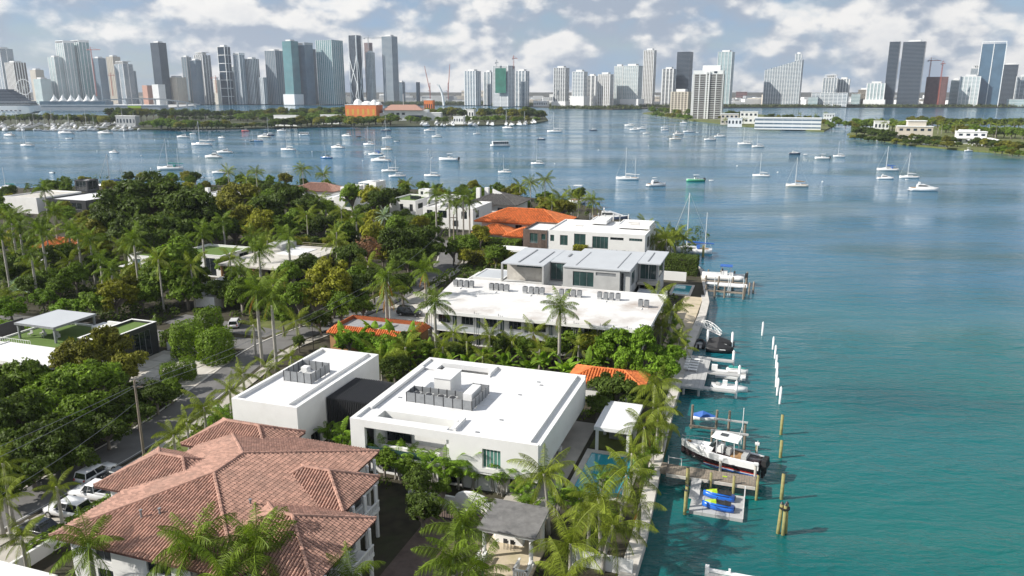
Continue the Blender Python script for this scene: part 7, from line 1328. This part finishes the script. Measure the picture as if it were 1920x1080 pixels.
# trees of the far islands
def fartrees(area, group, spans):
    it = []; rr = random.Random(len(area))
    for (x0, x1, y0, y1, n, wlo, whi, kd, zc) in spans:
        for i in range(n): t = (i+.5)/n; it.append((x0+(x1-x0)*t+rr.uniform(-4,4), y0+(y1-y0)*t+rr.uniform(-1.5,1.5), rr.uniform(wlo,whi), zc*rr.uniform(.8,1.2), kd if rr.random() < .75 else 'olive'))
    trees(area, it, group, 'island_tree')
fartrees('on the causeway island', 'causeway island trees', [(296,330,233,233,6,24,34,'green',5),(335,425,235,235,11,22,30,'green',4.6),(425,515,236,234,9,16,24,'dark',3.4),(512,555,230,230,6,26,34,'dark',5.4),(560,740,228,226,18,26,38,'green',6),(440,640,219,219,18,20,30,'green',6),(265,300,232,232,3,18,24,'green',4),(740,990,224,224,14,14,20,'green',4.5),(0,190,222,222,14,14,22,'dark',8),(150,210,225,225,5,22,30,'dark',6),(200,345,212,212,14,18,28,'dark',11),(350,520,214,214,16,16,26,'dark',8),(500,660,210,210,15,18,28,'dark',8),(740,850,212,210,10,16,24,'green',9),(830,1000,212,212,16,20,32,'dark',9),(985,1022,214,216,5,18,24,'dark',8),(300,500,222,222,14,12,18,'dark',4),(900,1010,222,223,8,14,20,'green',4)])
fartrees('on the venetian island', 'venetian island trees', [(1214,1298,206,211,9,14,20,'green',5),(1225,1300,214,221,7,14,18,'green',4),(1345,1420,222,228,8,10,16,'dark',3),(1365,1420,212,214,6,12,18,'dark',5),(1430,1540,218,222,9,10,16,'dark',4),(1540,1560,230,236,3,14,18,'green',4)])
fartrees('on the right island', 'right island trees', [(1600,1680,244,254,9,22,32,'dark',4.5),(1600,1700,232,236,10,18,28,'green',6),(1700,1920,228,232,20,18,30,'dark',7),(1770,1920,242,250,14,22,34,'green',5),(1600,1800,257,272,18,16,26,'dark',2.6),(1690,1790,258,264,8,16,24,'dark',3),(1860,1920,280,288,5,20,30,'green',2.4),(1830,1920,266,276,8,22,32,'dark',3.4),(1560,1610,226,238,5,14,20,'green',5)])
def farpalms(area, group, items):
    rr = random.Random(3)
    for i, (px, py, h_) in enumerate(sorted(items)):
        p = G(px, py, 1.2+h_); palm('coconut_palm', 'distant palm %s, %s from the left' % (area, nth(i)), p.x, p.y, 1.2, h_, 'coco', 11, fs=1.15, rs=1.3, group=group, rr=rr)
farpalms('on the right island', 'right island palms', [(1645+i*11+(i*37 % 7), 226+(i*13 % 9), 11+(i % 3)) for i in range(25)]+[(1500,213,10),(1548,212,10),(1530,216,8),(1395,224,7),(1385,226,7),(1360,224,7)])
farpalms('on the causeway island', 'causeway island palms', [(8+i*15, 214+(i*11 % 6), 11+(i % 3)) for i in range(12)]+[(200+i*22, 206+(i*7 % 8), 13) for i in range(9)]+[(400+i*21, 210+(i*5 % 6), 9) for i in range(8)])
# tree belt along the mainland shore
m = MB(); rr = random.Random(8)
for (x0, x1, Y, hh, n) in ((-1250,-420,2755,9,500),(-420,-60,2610,13,700),(-60,240,2420,12,500),(300,640,2240,10,400),(640,1700,2245,9,1100),(100,330,2010,9,300)):
    for _ in range(n):
        x = rr.uniform(x0,x1); c = Vector((x, Y+rr.uniform(0,40), 2)); r_ = rr.uniform(4,7)
        for _ in range(12): d = Vector((rr.gauss(0,1), rr.gauss(0,1), abs(rr.gauss(0,1)))).normalized(); q = c+Vector((d.x*r_, d.y*r_, d.z*hh*rr.uniform(.5,1))); a_ = d.orthogonal().normalized()*1.9; b_ = d.cross(a_).normalized()*1.3; m.add([q-a_, q-b_, q+a_, q+b_], [(0,1,2,3)])
o = m.build('mainland_tree_belt', lf['far'], None, kind='stuff'); o['label'] = 'dark tree belt along the city waterfront'; o['category'] = 'trees'
# ================================================================ haze and clean-up
for o in [o for o in bpy.data.objects if 'drop' in o]:
    st = [o]
    while st:
        q = st.pop(); st += KIDS.get(q.name, []); bpy.data.objects.remove(q)
HZD = 0.00006
if HZD:
    m = MB(); m.box(-5200,5200,-60,5400,-3.5,330); hz = m.build('haze', None, None, kind='stuff'); hm = bpy.data.materials.new('haze'); hm.use_nodes = True; t = hm.node_tree; t.nodes.remove(t.nodes['Principled BSDF'])
    pv_ = t.nodes.new('ShaderNodeVolumePrincipled'); pv_.inputs['Color'].default_value = (.80,.88,1,1); pv_.inputs['Density'].default_value = HZD; pv_.inputs['Anisotropy'].default_value = .2; t.links.new(pv_.outputs[0], t.nodes['Material Output'].inputs['Volume']); hz.data.materials.append(hm)
    hz['label'] = 'thin pale haze over the bay'; hz['category'] = 'haze'
